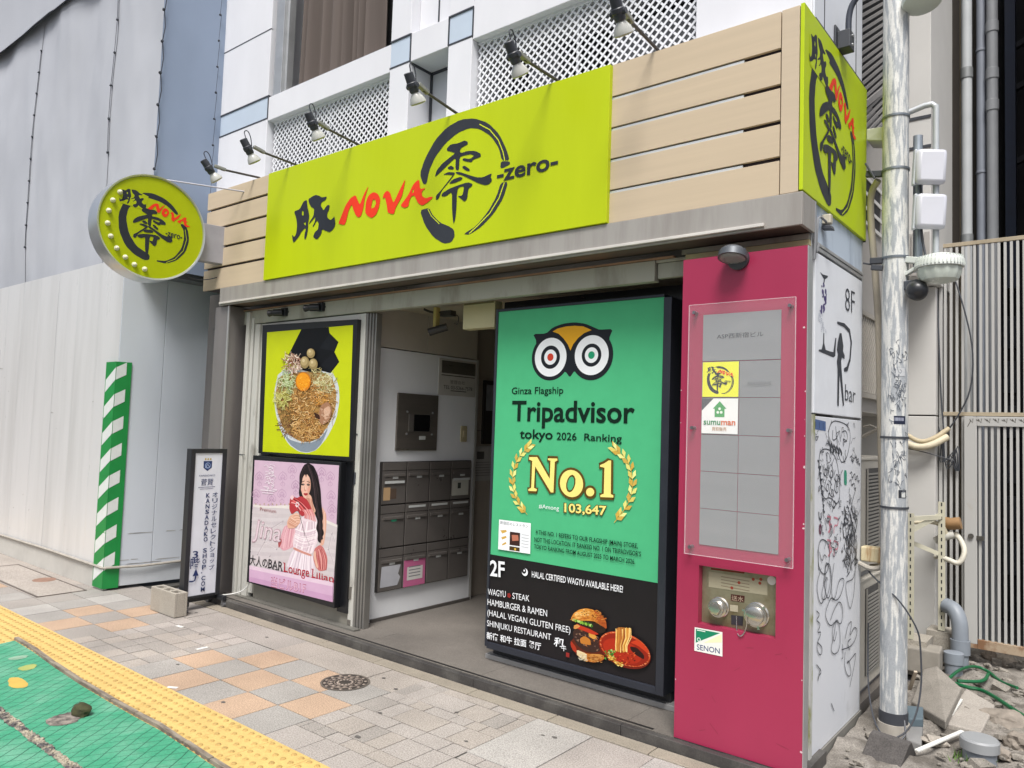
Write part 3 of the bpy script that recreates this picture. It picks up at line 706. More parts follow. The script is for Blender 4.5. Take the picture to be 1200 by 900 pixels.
for i in range(8):
    z = .10+i*.2475
    mb = MB(); y = 3.0888
    mb.quad((-7.362, y, z-.03), (-7.166, y, z+.085), (-7.166, y, z+.085+.115), (-7.362, y, z+.085)); mb.build('stripe', GWH, cg)
    a = pA+Vector((.0018, .002, z+.085)); b2 = pA+q*.66+Vector((.0018, 0, z+.135))
    mb = MB(); mb.quad(a, b2, b2+Vector((0, 0, .115)), a+Vector((0, 0, .115))); mb.build('stripe', GWH, cg)

# --- side wall and rear block on the alley (right)
sw = thing('alley_building', 'pale concrete building block on the narrow alley behind the street pole', 'building', (-1.3, 6, 0))
CONC = mat('pale_concrete', 'c4c3bf', .75, var=.05, scale=2, bump=.05); CONCD = mat('grey_concrete', '9f9c97', .8, var=.1, scale=2, bump=.1)
part('side_wall', CONCD, lambda m: (m.box(-1.9, -1.31, 4.72, 6.38, 1.78, ZT), m.box(-2.0, -1.65, 4.72, 6.38, -.02, 1.775)), sw)
part('upper_block', CONC, lambda m: m.box(-1.9, -1.035, 6.0, 6.9, 2.78, ZT), sw, bevel=.004)
part('lower_wall', CONC, lambda m: (m.box(-1.9, -1.07, 6.4, 6.9, 1.80, 2.775), m.box(-1.9, -1.07, 6.4, 6.9, -.02, 1.79)), sw, bevel=.004)
part('ribbed_fascia', mat('ribbed_concrete', 'a3a09b', .8, var=.1), lambda m: [m.box(-1.32+i*.041, -1.32+i*.041+.032, 5.985, 6.0, 2.79, 3.10) for i in range(7)], sw)
part('reveal', BLK, lambda m: [m.box(-1.32, -1.033, 5.994, 6.0, z, z+.022) for z in (3.72, 3.94)], sw)
def vent(mb):
    for i in range(30):
        z = 3.4+i*.052; mb.bar((-1.30, 4.98, z), (-1.30, 5.98, z+.62), .02, .02, up=(1, 0, 0))
    mb.box(-1.315, -1.28, 4.9, 4.96, 3.4, 6); mb.bar((-1.295, 4.96, 3.66), (-1.295, 5.95, 4.24), .03, .04)
part('louvre', mat('grey_louvre', '8c8a88', .6, .2, var=.1), vent, sw)
part('louvre_back', DARK, lambda m: m.box(-1.312, -1.306, 4.95, 5.99, 3.9, 6.2), sw)
def mesh_panel(mb):
    for i in range(26):
        for sgn in (1, -1):
            c = 4.74+i*.05-.5
            y0, y1 = c, c+.5; z0, z1 = (1.90, 2.40) if sgn > 0 else (2.40, 1.90)
            a, b2 = max(4.74, y0), min(5.9, y1)
            if b2-a < .02: continue
            t0, t1 = (a-y0)/.5, (b2-y0)/.5
            mb.bar((-1.29+.004*sgn, a, z0+(z1-z0)*t0), (-1.29+.004*sgn, b2, z0+(z1-z0)*t1), .022, .006, up=(1, 0, 0))
    mb.box(-1.30, -1.27, 4.73, 5.9, 1.87, 1.90); mb.box(-1.30, -1.27, 4.73, 5.9, 2.40, 2.43)
part('mesh_screen', mat('beige_mesh', 'a7a298', .6, var=.1), mesh_panel, sw)
part('mesh_back', DARK, lambda m: m.box(-1.309, -1.304, 4.74, 5.9, 1.9, 2.4), sw)
part('shutter', DARK, lambda m: (m.box(-1.308, -1.302, 4.9, 5.7, 3.05, 3.34),), sw)
part('shutter_frame', CONC, lambda m: [m.box(-1.309, -1.296, 4.85, 5.75, z, z+.025) for z in (3.03, 3.13, 3.23, 3.34)], sw)

# rear of the alley: dark block and drain pipes
ar = thing('rear_building', 'dark unlit building wall closing the alley behind the slatted fence', 'building', (0, 8.5, 0))
part('wall', mat('alley_dark', '2c2d31', .9, var=.3, scale=2), lambda m: m.box(-1.9, 1.5, 8.4, 8.8, -.02, 9), ar)
part('wall_strip', mat('alley_brown', '615b54', .85, var=.12, scale=2), lambda m: m.box(-1.35, -1.02, 7.6, 8.4, -.02, 9), ar)
part('alley_shade_block', mat('alley_shade_block', '4b4b4d', .9, var=.2), lambda m: m.box(-.36, 2.5, 6.62, 8.39, -.02, 9), ar)  # unseen block right of the alley, added to darken alley and pipes
part('beam', mat('alley_beam', '3b3c42', .8, var=.2), lambda m: [m.bar((-.72, 8.2, z), (-.38, 8.1, z+.12), .05, .05) for z in (4.2, 4.9, 5.3, 5.9)], ar)
part('duct', mat('alley_duct', '26324a', .6, var=.2), lambda m: m.box(-.78, -.70, 8.0, 8.1, 3.0, 9), ar)
part('window', mat('alley_window', '4e535c', .3, var=.15), lambda m: [m.box(-1.0+i*.16, -.9+i*.16, 8.385, 8.398, .4+j*.42, .7+j*.42) for i in range(5) for j in range(6)], ar)
for nm, xc, yc, r, colr, z0, lab in (('drain_pipe', -1.005, 7.15, .013, 'b7a990', 0, 'thin cream drain pipe leftmost behind the slatted fence'),
                     ('drain_pipe', -.960, 7.1, .040, 'b4b8ba', 0, 'thick pale grey drain pipe beside the thin cream pipe'),
                     ('drain_pipe', -.875, 7.25, .036, '878d98', 0, 'dark grey drain pipe between the pale pipe and the double collared pipe'),
                     ('drain_pipe', -.79, 7.2, .042, '8a8d91', 0, 'grey drain pipe with two collars rightmost behind the fence')):
    d = thing(nm, lab, 'pipe', (xc, yc, 0), group='drain pipes behind the alley fence'); pm_ = mat('pipe_'+colr, colr, .5, var=.1, scale=3)
    mb = MB(); mb.cyl((xc, yc, -.02), (xc, yc, 9), r, 20); mb.build('pipe', pm_, d, smooth=True)
    if r > .02:
        for z in ((4.63, 3.22) if colr == 'b4b8ba' else (3.85, 4.9) if colr == '878d98' else (5.02, 4.62, 4.35)):
            mb = MB(); mb.lathe((xc, yc, z), (0, 0, 1), [(0, r+.001), (.004, r+.006), (.09 if colr != '878d98' else .02, r+.006), (.095 if colr != '878d98' else .024, r+.001)], 20, cap=False); mb.build('collar', pm_ if colr != 'b4b8ba' else mat('pipe_band', '8a8d8e', .5, .3), d, smooth=True)
# ================================================================== LETTERED SIGNS
INK = ink('2c2f36'); RED = ink('e03a20'); LIME = mat('lime_sheet', 'b2c20c', .38, var=.035, scale=5, stretch=(1, 1, .15), bump=.01, spec=.3); LIME_IN = ink('cfdd2a'); NAVYINK = ink('33363c')
# brush shapes traced as outlines
PIG = (336, 222, 13.235, [
 ([(115,340),(205,310),(260,190),(315,160),(322,250),(355,410),(335,520),(335,600),(320,700),(295,775),(275,765),(280,690),(300,620),(285,600),(235,650),(185,740),(110,830),(95,790),(85,700),(120,740),(150,690),(165,560),(150,440)],
  [[(240,330),(265,340),(265,405),(240,400)], [(268,515),(298,505),(296,560),(278,545)]]),
 ([(340,150),(400,110),(450,85),(510,100),(545,125),(630,110),(600,170),(540,200),(530,250),(575,330),(610,270),(640,240),(670,245),(660,310),(630,380),(635,440),(680,480),(735,430),(740,410),(760,520),(740,600),(670,665),(600,640),(550,615),(540,690),(475,780),(410,740),(440,660),(490,620),(500,520),(470,480),(420,575),(400,580),(440,500),(450,420),(400,480),(345,545),(360,500),(420,410),(430,300),(380,270),(345,200)], [])])
NOVA = (394, 204, 10.0, [
 ([(25,580),(60,500),(110,370),(170,280),(230,245),(260,320),(280,360),(320,250),(385,130),(340,270),(320,400),(295,490),(265,510),(235,490),(205,420),(185,355),(150,420),(120,550),(100,598),(60,590)], []),
 ([(350,330),(380,250),(440,210),(490,230),(520,290),(510,370),(475,470),(420,518),(370,490),(342,450)], [[(430,300),(460,300),(470,340),(450,390),(415,405),(415,370)]]),
 ([(545,290),(560,230),(600,192),(635,220),(655,290),(675,340),(740,200),(815,50),(795,170),(770,270),(700,390),(680,470),(640,465),(605,450),(595,360),(575,270)], []),
 ([(755,370),(800,310),(850,240),(900,130),(940,85),(975,65),(985,180),(1055,160),(1005,205),(1010,260),(1050,285),(1110,265),(1140,270),(1080,330),(1010,372),(960,340),(920,250),(885,260),(860,310),(850,380),(800,398)], [[(900,175),(915,190),(905,220),(890,220)]])])
ZERO = (504, 156, 7.9, [
 ([(155,145),(190,105),(260,95),(320,68),(350,80),(350,105),(290,135),(275,170),(290,185),(350,165),(420,165),(470,190),(472,220),(400,245),(385,270),(330,262),(300,250),(310,232),(370,240),(410,210),(380,195),(320,205),(275,220),(270,330),(260,345),(235,335),(240,225),(180,280),(90,370),(45,408),(60,350),(110,285),(185,225),(235,185),(190,170),(160,165)], []),
 ([(160,320),(195,300),(225,320),(215,338),(175,335)], []), ([(295,315),(320,300),(370,335),(365,355),(330,345)], []),
 ([(120,385),(170,360),(235,365),(215,390),(170,385)], []),
 ([(235,362),(270,358),(350,385),(430,410),(490,410),(575,370),(562,405),(577,440),(545,475),(510,482),(450,465),(380,430),(300,390),(250,378)], []),
 ([(215,385),(235,372),(170,460),(110,530),(80,610),(55,620),(55,580),(90,545),(150,470)], []),
 ([(175,468),(210,430),(280,405),(305,415),(290,435),(220,465)], []),
 ([(105,585),(115,555),(180,515),(270,480),(350,455),(395,470),(390,490),(355,515),(345,610),(320,635),(285,605),(255,582),(300,580),(315,515),(310,490),(262,505),(250,560),(245,700),(235,800),(218,845),(205,720),(205,540),(150,585)], [])])
RING = (470, 120, 5.0, [
 ([(130,480),(110,420),(140,330),(200,220),(270,145),(350,100),(430,93),(510,120),(575,185),(620,280),(636,340),(590,340),(575,270),(528,198),(460,155),(400,150),(330,180),(260,240),(200,320),(165,400),(150,478)], []),
 ([(585,345),(636,345),(640,362),(598,385),(582,385)], []),
 ([(628,465),(600,560),(545,650),(470,730),(400,775),(365,772),(440,725),(510,640),(560,550),(585,470)], []),
 ([(110,632),(165,618),(185,660),(230,705),(280,725),(310,745),(315,785),(295,820),(250,828),(190,790),(140,720)], [])])
STACK = [([(335,330),(305,420),(315,530),(360,620),(420,670),(490,698),(520,690),(522,660),(480,640),(430,615),(375,540),(350,440),(360,370),(385,335)]),
 ([(450,240),(520,228),(600,245),(660,280),(705,330),(690,335),(630,290),(570,268),(500,262),(455,262)]),
 ([(740,395),(775,420),(792,500),(770,590),(710,660),(640,695),(560,690),(640,682),(700,640),(745,570),(760,490),(750,430),(725,400)])]
MS_ = Art((0, 3.560, 0), *FRONT)
def soft(pts):
    """one corner-cutting pass so that traced outlines read as brush strokes"""
    out = []
    for a, b in zip(pts, pts[1:]+pts[:1]):
        out += [(a[0]*.82+b[0]*.18, a[1]*.82+b[1]*.18), (a[0]*.18+b[0]*.82, a[1]*.18+b[1]*.82)]
    return out
def shapes(grp):
    c = MS_.crop(*grp[:3]); out = []
    for p, hs_ in grp[3]: out.append(([tuple(c(*q)) for q in soft(p)], [[tuple(c(*q)) for q in h] for h in hs_]))
    return out
def bbox(sh):
    xs = [q[0] for p, h in sh for q in p]; ys = [q[1] for p, h in sh for q in p]; return min(xs), min(ys), max(xs), max(ys)
SH = {k: shapes(g) for k, g in (('pig', PIG), ('nova', NOVA), ('zero', ZERO), ('ring', RING))}
def place(art, key, m, box=None, rot=0.0, lift=1, fat=0.0):
    sh = SH[key]
    if box:
        a0, b0, a1, b1 = bbox(sh); x0, y0, x1, y1 = box; cx, cy = (x0+x1)/2, (y0+y1)/2; ca, sa = math.cos(rot), math.sin(rot)
        def T(q):
            x = (q[0]-(a0+a1)/2)/(a1-a0)*(x1-x0); y = (q[1]-(b0+b1)/2)/(b1-b0)*(y1-y0)
            return (cx+x*ca-y*sa, cy+x*sa+y*ca)
    else: T = lambda q: q
    for i, (p, hs_) in enumerate(sh): art.poly([T(q) for q in p], m, [[T(q) for q in h] for h in hs_], lift=lift if i == 0 else .2); (art.stroke([T(q) for q in p], fat, m, closed=True, lift=.1) if fat else None)
def logo_stack(art, c, R, face):
    """the round arrangement of the mark: ring, 豚, NOVA, 零, -zero-"""
    U = lambda a, b: (c[0]+(a-550)/240*R, c[1]-(b-465)/236*R)
    for p in STACK: art.poly([U(*q) for q in soft(p)], INK, lift=.3); art.stroke([U(*q) for q in soft(p)], R*.025, INK, closed=True, lift=.1)
    art.stroke([U(*q) for q in ((760,430),(775,500),(755,585),(700,655),(640,690))], R*.018, face)
    B = lambda x0, y0, x1, y1: (U(x0, y0)[0], U(x0, y1)[1], U(x1, y1)[0], U(x1, y0)[1])
    x0, y0, x1, y1 = B(305, 232, 485, 350)
    art.poly([(x0+.02*R, y0+.03*R), (x1-.05*R, y0-.02*R), (x1+.03*R, y1-.1*R), (x0+.4*R, y1), (x0, y1-.1*R)], face)
    place(art, 'pig', INK, (x0, y0, x1, y1), math.radians(-8)); place(art, 'nova', RED, B(495, 300, 805, 385), math.radians(-14))
    place(art, 'zero', INK, B(400, 342, 672, 668), fat=R*.022)
    art.text('-zero-', U(622, 500), U(742, 508), U(622, 466), INK, cap=.53, bold=.012)

# main signboard
sg = thing('signboard', 'long lime green signboard with brush lettering and ring emblem above the entrance', 'sign', (-3.9, 3.57, 2.77))
mb = MB(); mb.box(-5.60, -2.232, 3.5605, 3.592, 2.768, 3.682); mb.build('board', LIME, sg, bevel=.002)
a = MS_
place(a, 'ring', NAVYINK)
c = a.crop(470, 120, 5.0)
a.stroke([c(*q) for q in ((460,128),(520,160),(570,220),(598,290),(608,342))], .006, LIME_IN)
a.stroke([c(*q) for q in ((606,470),(575,560),(520,650),(450,722),(400,768))], .007, LIME_IN)
a.stroke([c(*q) for q in ((158,625),(178,665),(225,712))], .005, LIME_IN)
place(a, 'zero', INK); place(a, 'pig', INK); place(a, 'nova', RED)
a.text('-zero-', c(562, 466), c(920, 383), c(562, 396), INK, cap=.53, bold=.022)
a.build('lettering', sg)

# signboard on the corner
ss = thing('corner_signboard', 'lime green panel with round brush emblem on the narrow side of the corner', 'sign', (-1.17, 4.1, 2.77))
mb = MB(); mb.box(-1.177, -1.158, 3.585, 4.735, 2.776, 3.694); mb.build('board', ink('b4c91e', .4), ss, bevel=.002)
mb = MB(); mb.box(-1.176, -1.164, 3.78, 4.70, 3.695, 3.712); mb.box(-1.178, -1.160, 4.736, 4.742, 2.77, 3.70); mb.build('edge_trim', BLK, ss)
a = Art((-1.1575, 0, 0), *SIDE)
pc = (a.px(947.5, 155)[0]+a.px(1003.5, 155)[0])/2; zc = 3.235
logo_stack(a, (4.08, 3.205), .41, ink('b4c91e', .4)); a.build('emblem', ss)

# round blade sign
PX = -6.33
def fit_disc(phi):
    n = Vector((math.cos(phi), -math.sin(phi), 0)); ux = Vector((math.sin(phi), math.cos(phi), 0))
    return ux
phi = math.radians(4)
A0 = Art((PX, 3.0, 3.2), fit_disc(phi), (0, 0, 1))
L_, R_, T_, B_ = A0.px(120, 272), A0.px(233.5, 272), A0.px(185, 206), A0.px(180, 329.5)
cx, cz = (L_.x+R_.x)/2, (T_.y+B_.y)/2; RR = (T_.y-B_.y)/2*.99
cen = A0.O+A0.ux*cx+A0.uy*cz; nrm = A0.n
rs = thing('round_sign', 'round lime green blade sign with silver rim and a row of globe bulbs', 'sign', tuple(cen))
mb = MB(); mb.lathe(cen-nrm*.20, nrm, [(0, RR*.93), (.012, RR*1.0), (.205, RR*1.0), (.215, RR*.992), (.212, RR*.965), (.20, RR*.955)], 72, cap=False); mb.build('rim', mat('brushed_rim', 'c9cbcc', .3, .75, var=.06, scale=3), rs, smooth=True)
mb = MB(); mb.lathe(cen-nrm*.21, nrm, [(0, RR*.93), (.211, RR*.955)], 72); mb.build('face', ink('a4b00e', .4), rs)
mb = MB(); mb.lathe(cen-nrm*.215, nrm, [(0, RR*.6), (.004, RR*.94)], 48); mb.build('back_plate', SILV, rs)
a = Art(cen+nrm*.001, fit_disc(phi), (0, 0, 1))
cr6 = a.crop(90, 190, 6.0); ctr = cr6(551, 465); logo_stack(a, ctr, (cr6(792, 465)-cr6(308, 465)).length/2, ink('a4b00e', .4)); a.build('emblem', rs)
for q in ((303,210),(253,267),(224,340),(216,428),(238,520),(280,604),(340,668),(404,720),(476,752)):
    p2 = cr6(*q); P = cen+a.ux*p2.x+a.uy*p2.y
    mb = MB(); mb.lathe(P+nrm*.001, nrm, [(0, .021), (.006, .021), (.007, .017), (.017, .017), (.027, .012), (.031, .004)], 12); mb.build('bulb', mat('bulb_glass', 'd8d6b8', .25, var=.05), rs, smooth=True)
mb = MB(); mb.bar(cen+a.ux*(RR*.88)-nrm*.10-Vector((0, 0, .02)), Vector((cen.x-.02, 3.62, cen.z-.02)), .09, .34); mb.bar(cen+Vector((0, 0, RR*1.0))-nrm*.08, Vector((cen.x+.35, 3.66, cen.z+RR*1.0-.02)), .012, .012); mb.build('bracket', mat('bracket_grey', 'a1a0a6', .5, .3), rs, bevel=.004)
mb = MB(); p0 = cen+a.ux*(RR*.7)-a.uy*(RR*.72)-nrm*.1
mb.tube([p0, p0+Vector((.05, .08, -.05)), p0+Vector((.05, .2, -.03)), Vector((-6.4, 3.6, p0.z+.02))], .005, 6, 2); mb.build('cable', BLK, rs)

# ------------------------------------------------------------------ big green signboard in the opening
gs = thing('ranking_signboard', 'tall green and black signboard with owl emblem and No.1 laurel standing in the entrance', 'signboard', (-2.6, 3.9, .06))
FRM = mat('frame_dark', '33363f', .35, .3, var=.1, scale=6); GREEN = ink('4cb07c', .35); SBLK = ink('201d1f', .35)
mb = MB(); mb.box(-3.272, -3.252, 3.858, 3.99, .16, 2.395); mb.box(-2.016, -1.966, 3.852, 3.99, .15, 2.372)
mb.box(-3.2518, -2.0162, 3.858, 3.99, 2.376, 2.393); mb.box(-3.2518, -2.0162, 3.853, 3.99, .150, .192); mb.build('frame', FRM, gs, bevel=.003)
mb = MB(); mb.box(-3.2518, -2.0162, 3.866, 3.98, .192, 2.376); mb.build('cabinet', SBLK, gs)
mb = MB(); mb.box(-3.30, -1.86, 3.98, 4.02, .105, 2.462); mb.build('back_panel', mat('back_black', '15171c', .3, var=.2), gs)
mb = MB(); mb.box(-3.31, -1.84, 3.915, 4.03, .0605, .092); mb.build('base_track', mat('base_track', '9c9c9b', .5, .3, var=.15, scale=4), gs, bevel=.003)
mb = MB(); mb.box(-3.27, -1.97, 3.95, 3.99, .093, .15); mb.build('base_plinth', mat('plinth_dark', '25262a', .6), gs)
a = Art((0, 3.8655, 0), *FRONT)
A3 = a.crop(560, 340, 5.0); B3 = a.crop(560, 500, 5.0); C3 = a.crop(550, 640, 4.736); D3 = a.crop(660, 700, 9.0)
zsplit = (a.px(576, 652).y+a.px(768, 680).y)/2
a.rect(-3.2515, zsplit, -2.0165, 2.3755, GREEN)
DK = ink('1f2228'); FOREST = ink('0a2419'); WHT = ink('e8ebee'); ORG = ink('d9a024')
# emblem
def cd_(c, e): c, e = A3(*c), A3(*e); return c, (e-c).length
a.poly([A3(*q) for q in soft([(323,257),(400,255),(440,218),(500,196),(565,188),(630,196),(690,222),(712,232),(793,227),(768,285),(780,380),(700,480),(600,488),(567,472),(540,513),(513,476),(480,490),(400,500),(330,420),(345,300)])], DK)
for ctr, out, wh, ring, inn, pup, pc_ in (((426,393),(317,393),(335,393),(371,393),(390,393),(408,393),'c8402c'), ((667,381),(794,381),(768,381),(725,381),(706,381),(686,381),'23946a')):
    for e, m in ((out, DK), (wh, WHT), (ring, DK), (inn, WHT), (pup, ink(pc_))):
        c_, r_ = cd_(ctr, e); a.disc(c_, r_, m, n=48)
a.poly([A3(*q) for q in [(440,243),(470,225),(520,213),(570,209),(620,213),(668,234),(625,252),(590,280),(560,318),(544,355),(530,320),(505,285),(475,256)]], ORG)
a.text('Ginza Flagship', A3(200, 609), A3(502, 606), A3(200, 571), FOREST, bold=.008)
a.text('Tripadvisor', A3(200, 764), A3(920, 778), A3(200, 652), FOREST, bold=.020)
a.text('tokyo', A3(247, 868), A3(440, 874), A3(247, 812), FOREST, cap=.73, bold=.018)
a.text('2026', A3(463, 876), A3(580, 880), A3(463, 834), FOREST, bold=.008)
a.text('Ranking', A3(625, 880), A3(845, 890), A3(625, 840), FOREST, bold=.01)
# laurel
GOLDS = [ink('c9a548'), ink('dcd97c'), ink('e3e692'), ink('d8c868'), ink('c8a850')]
def laurel(P, flip):
    P = [B3(*q) for q in P]; q = P
    for _ in range(3):
        o = [q[0]]
        for s_, t in zip(q, q[1:]): o += [s_*.75+t*.25, s_*.25+t*.75]
        q = o+[q[-1]]
    a.stroke(q, .004, GOLDS[0])
    n = 13
    for i in range(n):
        k = int((i+.3)*(len(q)-2)/n); p = q[k]; d = (q[k]-q[k+1]).normalized(); nn = V2(-d.y, d.x)
        for sg_ in (1, -1):
            e = p+d*.052+nn*(sg_*.026); mid = p+d*.02+nn*(sg_*.026); mid2 = p+d*.036+nn*(sg_*.006)
            a.poly([p, mid, e, mid2] if sg_ > 0 else [p, mid2, e, mid], GOLDS[(i*2+(sg_ > 0)) % 5], lift=.2)
laurel([(300, 118), (225, 195), (200, 320), (225, 430), (292, 515)], 1)
laurel([(812, 135), (890, 205), (915, 330), (890, 450), (802, 562)], -1)
BRN = ink('5a4518'); YEL = ink('f0e080')
N_ = [(305,178),(352,178),(425,305),(430,200),(415,195),(415,185),(470,187),(470,198),(455,205),(447,385),(432,385),(340,232),(333,358),(350,366),(348,378),(300,376),(300,366),(317,358),(323,200),(305,192)]
O_ = [(553+68*math.cos(t*.2618)+4*math.sin(t*.2618), 333+80*math.sin(t*.2618)) for t in range(24)]; OI = [(549+27*math.cos(t*.5236)-8*math.sin(t*.5236), 333+52*math.sin(t*.5236)) for t in range(12)]
ONE = [(720,235),(720,225),(745,215),(770,198),(785,198),(783,395),(798,402),(798,415),(722,412),(722,400),(742,393),(746,240)]
DOT = [(662+24*math.cos(t*.3927), 383+25*math.sin(t*.3927)) for t in range(16)]
for sh in (N_, O_, DOT, ONE):
    a.stroke([B3(*q) for q in sh], .030, BRN, closed=True, lift=.2); a.poly([B3(*q) for q in sh], BRN, lift=.2)
a.k += 1
for sh, h in ((N_, []), (O_, [OI]), (DOT, []), (ONE, [])): a.poly([B3(*q) for q in sh], YEL, [[B3(*q) for q in h_] for h_ in h], lift=.2)
a.poly([B3(*(549+(x-549)*.72, 333+(y-333)*.78)) for x, y in OI], GREEN)
a.text('103,647', B3(506, 500), B3(762, 520), B3(506, 446), BRN, bold=.062, cap=.72); a.text('103,647', B3(512, 498), B3(757, 517), B3(512, 450), YEL, bold=.022)
a.text('#Among', B3(362, 476), B3(480, 490), B3(362, 452), WHT, bold=0)
for s_, l, r, t in (('\uff0aTHIS NO. 1 REFERS TO OUR FLAGSHIP (MAIN) STORE,', (342, 628), (942, 712), (342, 604)), ('NOT THIS LOCATION. IT RANKED NO. 1 ON TRIPADVISOR\u2019S', (336, 672), (960, 760), (336, 647)), ('TOKYO RANKING FROM AUGUST 2025 TO MARCH 2026.', (334, 712), (926, 804), (334, 688))):
    a.text(s_, B3(*l), B3(*r), B3(*t), FOREST, bold=.010)
# small inset picture
q = [B3(130, 543), B3(316, 565), B3(312, 745), B3(124, 717)]; a.poly(q, WHT)
I4 = lambda u, v: tuple((q[0]*(1-u)+q[1]*u)*(1-v)+(q[3]*(1-u)+q[2]*u)*v)
a.text('\u65b0\u5bbf\u533a\u306e\u30ec\u30b9\u30c8\u30e9\u30f3', I4(.04, .14), I4(.92, .16), I4(.04, .05), ink('55585c'), cap=.8)
for k in range(3): a.poly([I4(.05+.04*k, .36+.22*k), I4(.24, .32+.2*k), I4(.26, .38+.2*k), I4(.12, .46+.2*k)], ink('c9a24e'), lift=.2)
a.poly([I4(.36, .36), I4(.68, .36), I4(.68, .80), I4(.36, .80)], ink('3a2420')); a.poly([I4(.42, .46), I4(.62, .44), I4(.64, .62), I4(.44, .66)], ink('b4705a'), lift=.3)
a.poly([I4(.36, .84), I4(.68, .84), I4(.68, .97), I4(.36, .97)], ink('4a3a20')); a.disc(I4(.54, .92), .008, ink('d8b040'), lift=.3)
for k in range(5): a.stroke([I4(.73, .40+k*.1), I4(.95, .41+k*.1)], .003, ink('b5b7ba'), lift=.1)
# black field
a.text('2F', C3(121, 161), C3(202, 172), C3(121, 79), WHT, bold=.02)
c0 = C3(314, 143); a.disc(c0, .024, WHT); a.disc((c0.x-.007, c0.y+.007), .018, SBLK); a.disc((c0.x-.005, c0.y+.009), .006, WHT)
def wl_(s_, l, r, t, **k): a.text(s_, C3(*l), C3(*r), C3(*t), WHT, **k)
wl_('HALAL CERTIFIED WAGYU AVAILABLE HERE!', (353, 171), (858, 256), (353, 138), bold=.006)
wl_('WAGYU', (110, 268), (208, 283), (110, 234)); wl_('STEAK', (246, 290), (340, 306), (246, 257))
c0 = C3(227, 272)
for k in range(5): a.disc((c0.x+.009*math.cos(k*1.2566), c0.y+.009*math.sin(k*1.2566)), .007, ink('8c2a26'), lift=.1, n=10)
wl_('HAMBURGER & RAMEN', (108, 324), (438, 389), (108, 290)); wl_('(HALAL VEGAN GLUTEN FREE)', (107, 381), (567, 481), (107, 349)); wl_('SHINJUKU RESTAURANT', (105, 440), (460, 520), (105, 408))
wl_('\u65b0\u5bbf \u548c\u725b \u62c9\u9762 \u9910\u5385', (103, 508), (405, 573), (103, 472), cap=.85, bold=.014)
a.text('\u548c', C3(475, 546), C3(525, 556), C3(475, 500), WHT, cap=.85, bold=.02, shear=.15); a.text('\u725b', C3(517, 574), C3(545, 580), C3(517, 543), WHT, cap=.85, bold=.01)
c0 = C3(553, 601); a.rect(c0.x-.012, c0.y-.013, c0.x+.012, c0.y+.013, ink('8c2a26'))
# burger and bowl
PP = lambda pts, col, lift=1, sm_=True: a.poly([D3(*q) for q in (soft(pts) if sm_ else pts)], ink(col), lift=lift)
PP([(90,460),(130,420),(200,400),(330,430),(420,540),(455,640),(420,670),(330,685),(250,665),(160,610),(110,540)], '5b2414')
PP([(150,545),(270,590),(440,600),(450,640),(400,672),(320,682),(240,655),(165,605)], 'b26a2a'); PP([(155,545),(262,590),(262,660),(200,640),(160,600)], 'd9c59a')
PP([(290,590),(420,595),(430,640),(300,672)], 'c58a44', .3); PP([(95,450),(150,520),(160,580),(120,560),(92,500)], 'a3311c', .3)
PP([(118,350),(170,315),(260,345),(350,400),(410,470),(410,560),(330,580),(240,560),(160,500),(120,420)], '3a2620')
rnd = random.Random(4)
for k in range(46):
    x, y = rnd.uniform(130, 390), rnd.uniform(345, 560)
    if abs(y-(330+(x-130)*.55)) > 120: continue
    PP([(x, y), (x+rnd.uniform(12, 30), y-rnd.uniform(0, 14)), (x+rnd.uniform(10, 34), y+rnd.uniform(8, 24))], rnd.choice(['6b5048', '8a6a55', '241614', 'a8683a', '4c3028']), .06, False)
PP([(190,430),(240,400),(300,440),(310,500),(250,490),(200,480)], 'b8742e', .3); PP([(280,370),(340,385),(372,410),(340,440),(290,410)], 'cf9440', .3)
PP([(125,300),(170,270),(280,320),(400,385),(330,390),(240,350),(150,320)], 'b3351e'); PP([(130,290),(160,280),(200,300),(150,330),(125,325)], 'c98a4a', .3)
PP([(120,240),(250,230),(380,270),(470,310),(460,360),(400,380),(300,330),(190,290)], '2a1d16'); PP([(250,250),(330,262),(330,330),(280,300)], '23281f', .3)
PP([(98,215),(128,160),(190,122),(260,110),(340,128),(420,180),(468,245),(476,330),(430,300),(340,245),(240,240),(160,250),(110,245)], 'cf8a38')
PP([(330,125),(420,180),(468,245),(476,330),(430,300),(360,250),(370,190)], 'a24e22', .3); PP([(130,180),(190,140),(260,150),(250,200),(160,225)], 'e3ac5c', .3)
for c_ in ((240,160),(350,190)):
    for k in range(6): t = k*1.05; PP([(c_[0]+8*math.cos(t), c_[1]+8*math.sin(t)), (c_[0]+40*math.cos(t+.2), c_[1]+26*math.sin(t+.2)), (c_[0]+30*math.cos(t+.7), c_[1]+20*math.sin(t+.7))], '4b2812', .06, False)
for k in range(16): x = 110+k*13; y = 225+k*4+rnd.uniform(-8, 8); PP([(x, y), (x+20, y-10), (x+26, y+14), (x+6, y+22)], rnd.choice(['7fae3e', '5d8f2c', 'b4cf74', '3f6a22']), .06, False)
for k in range(150):      # glaze and shading on the bun and the bread
    t = rnd.uniform(2.75, 6.4); q_ = rnd.uniform(.25, .98); x, y = 288+190*q_*math.cos(t), 255+140*q_*math.sin(t)
    if y > 235+max(0, (x-300)*.35): continue
    lit = (x < 300 and y < 190)
    a.stroke([D3(x-12, y+3), D3(x, y-2), D3(x+12, y+3)], rnd.uniform(.002, .004), ink(rnd.choice(['e6b86a', 'dca24c', 'efcf8e', 'cf8f3c'] if lit else ['c67a30', 'a8581f', 'd08c40', '8b4419', 'b86a28'])), lift=.02)
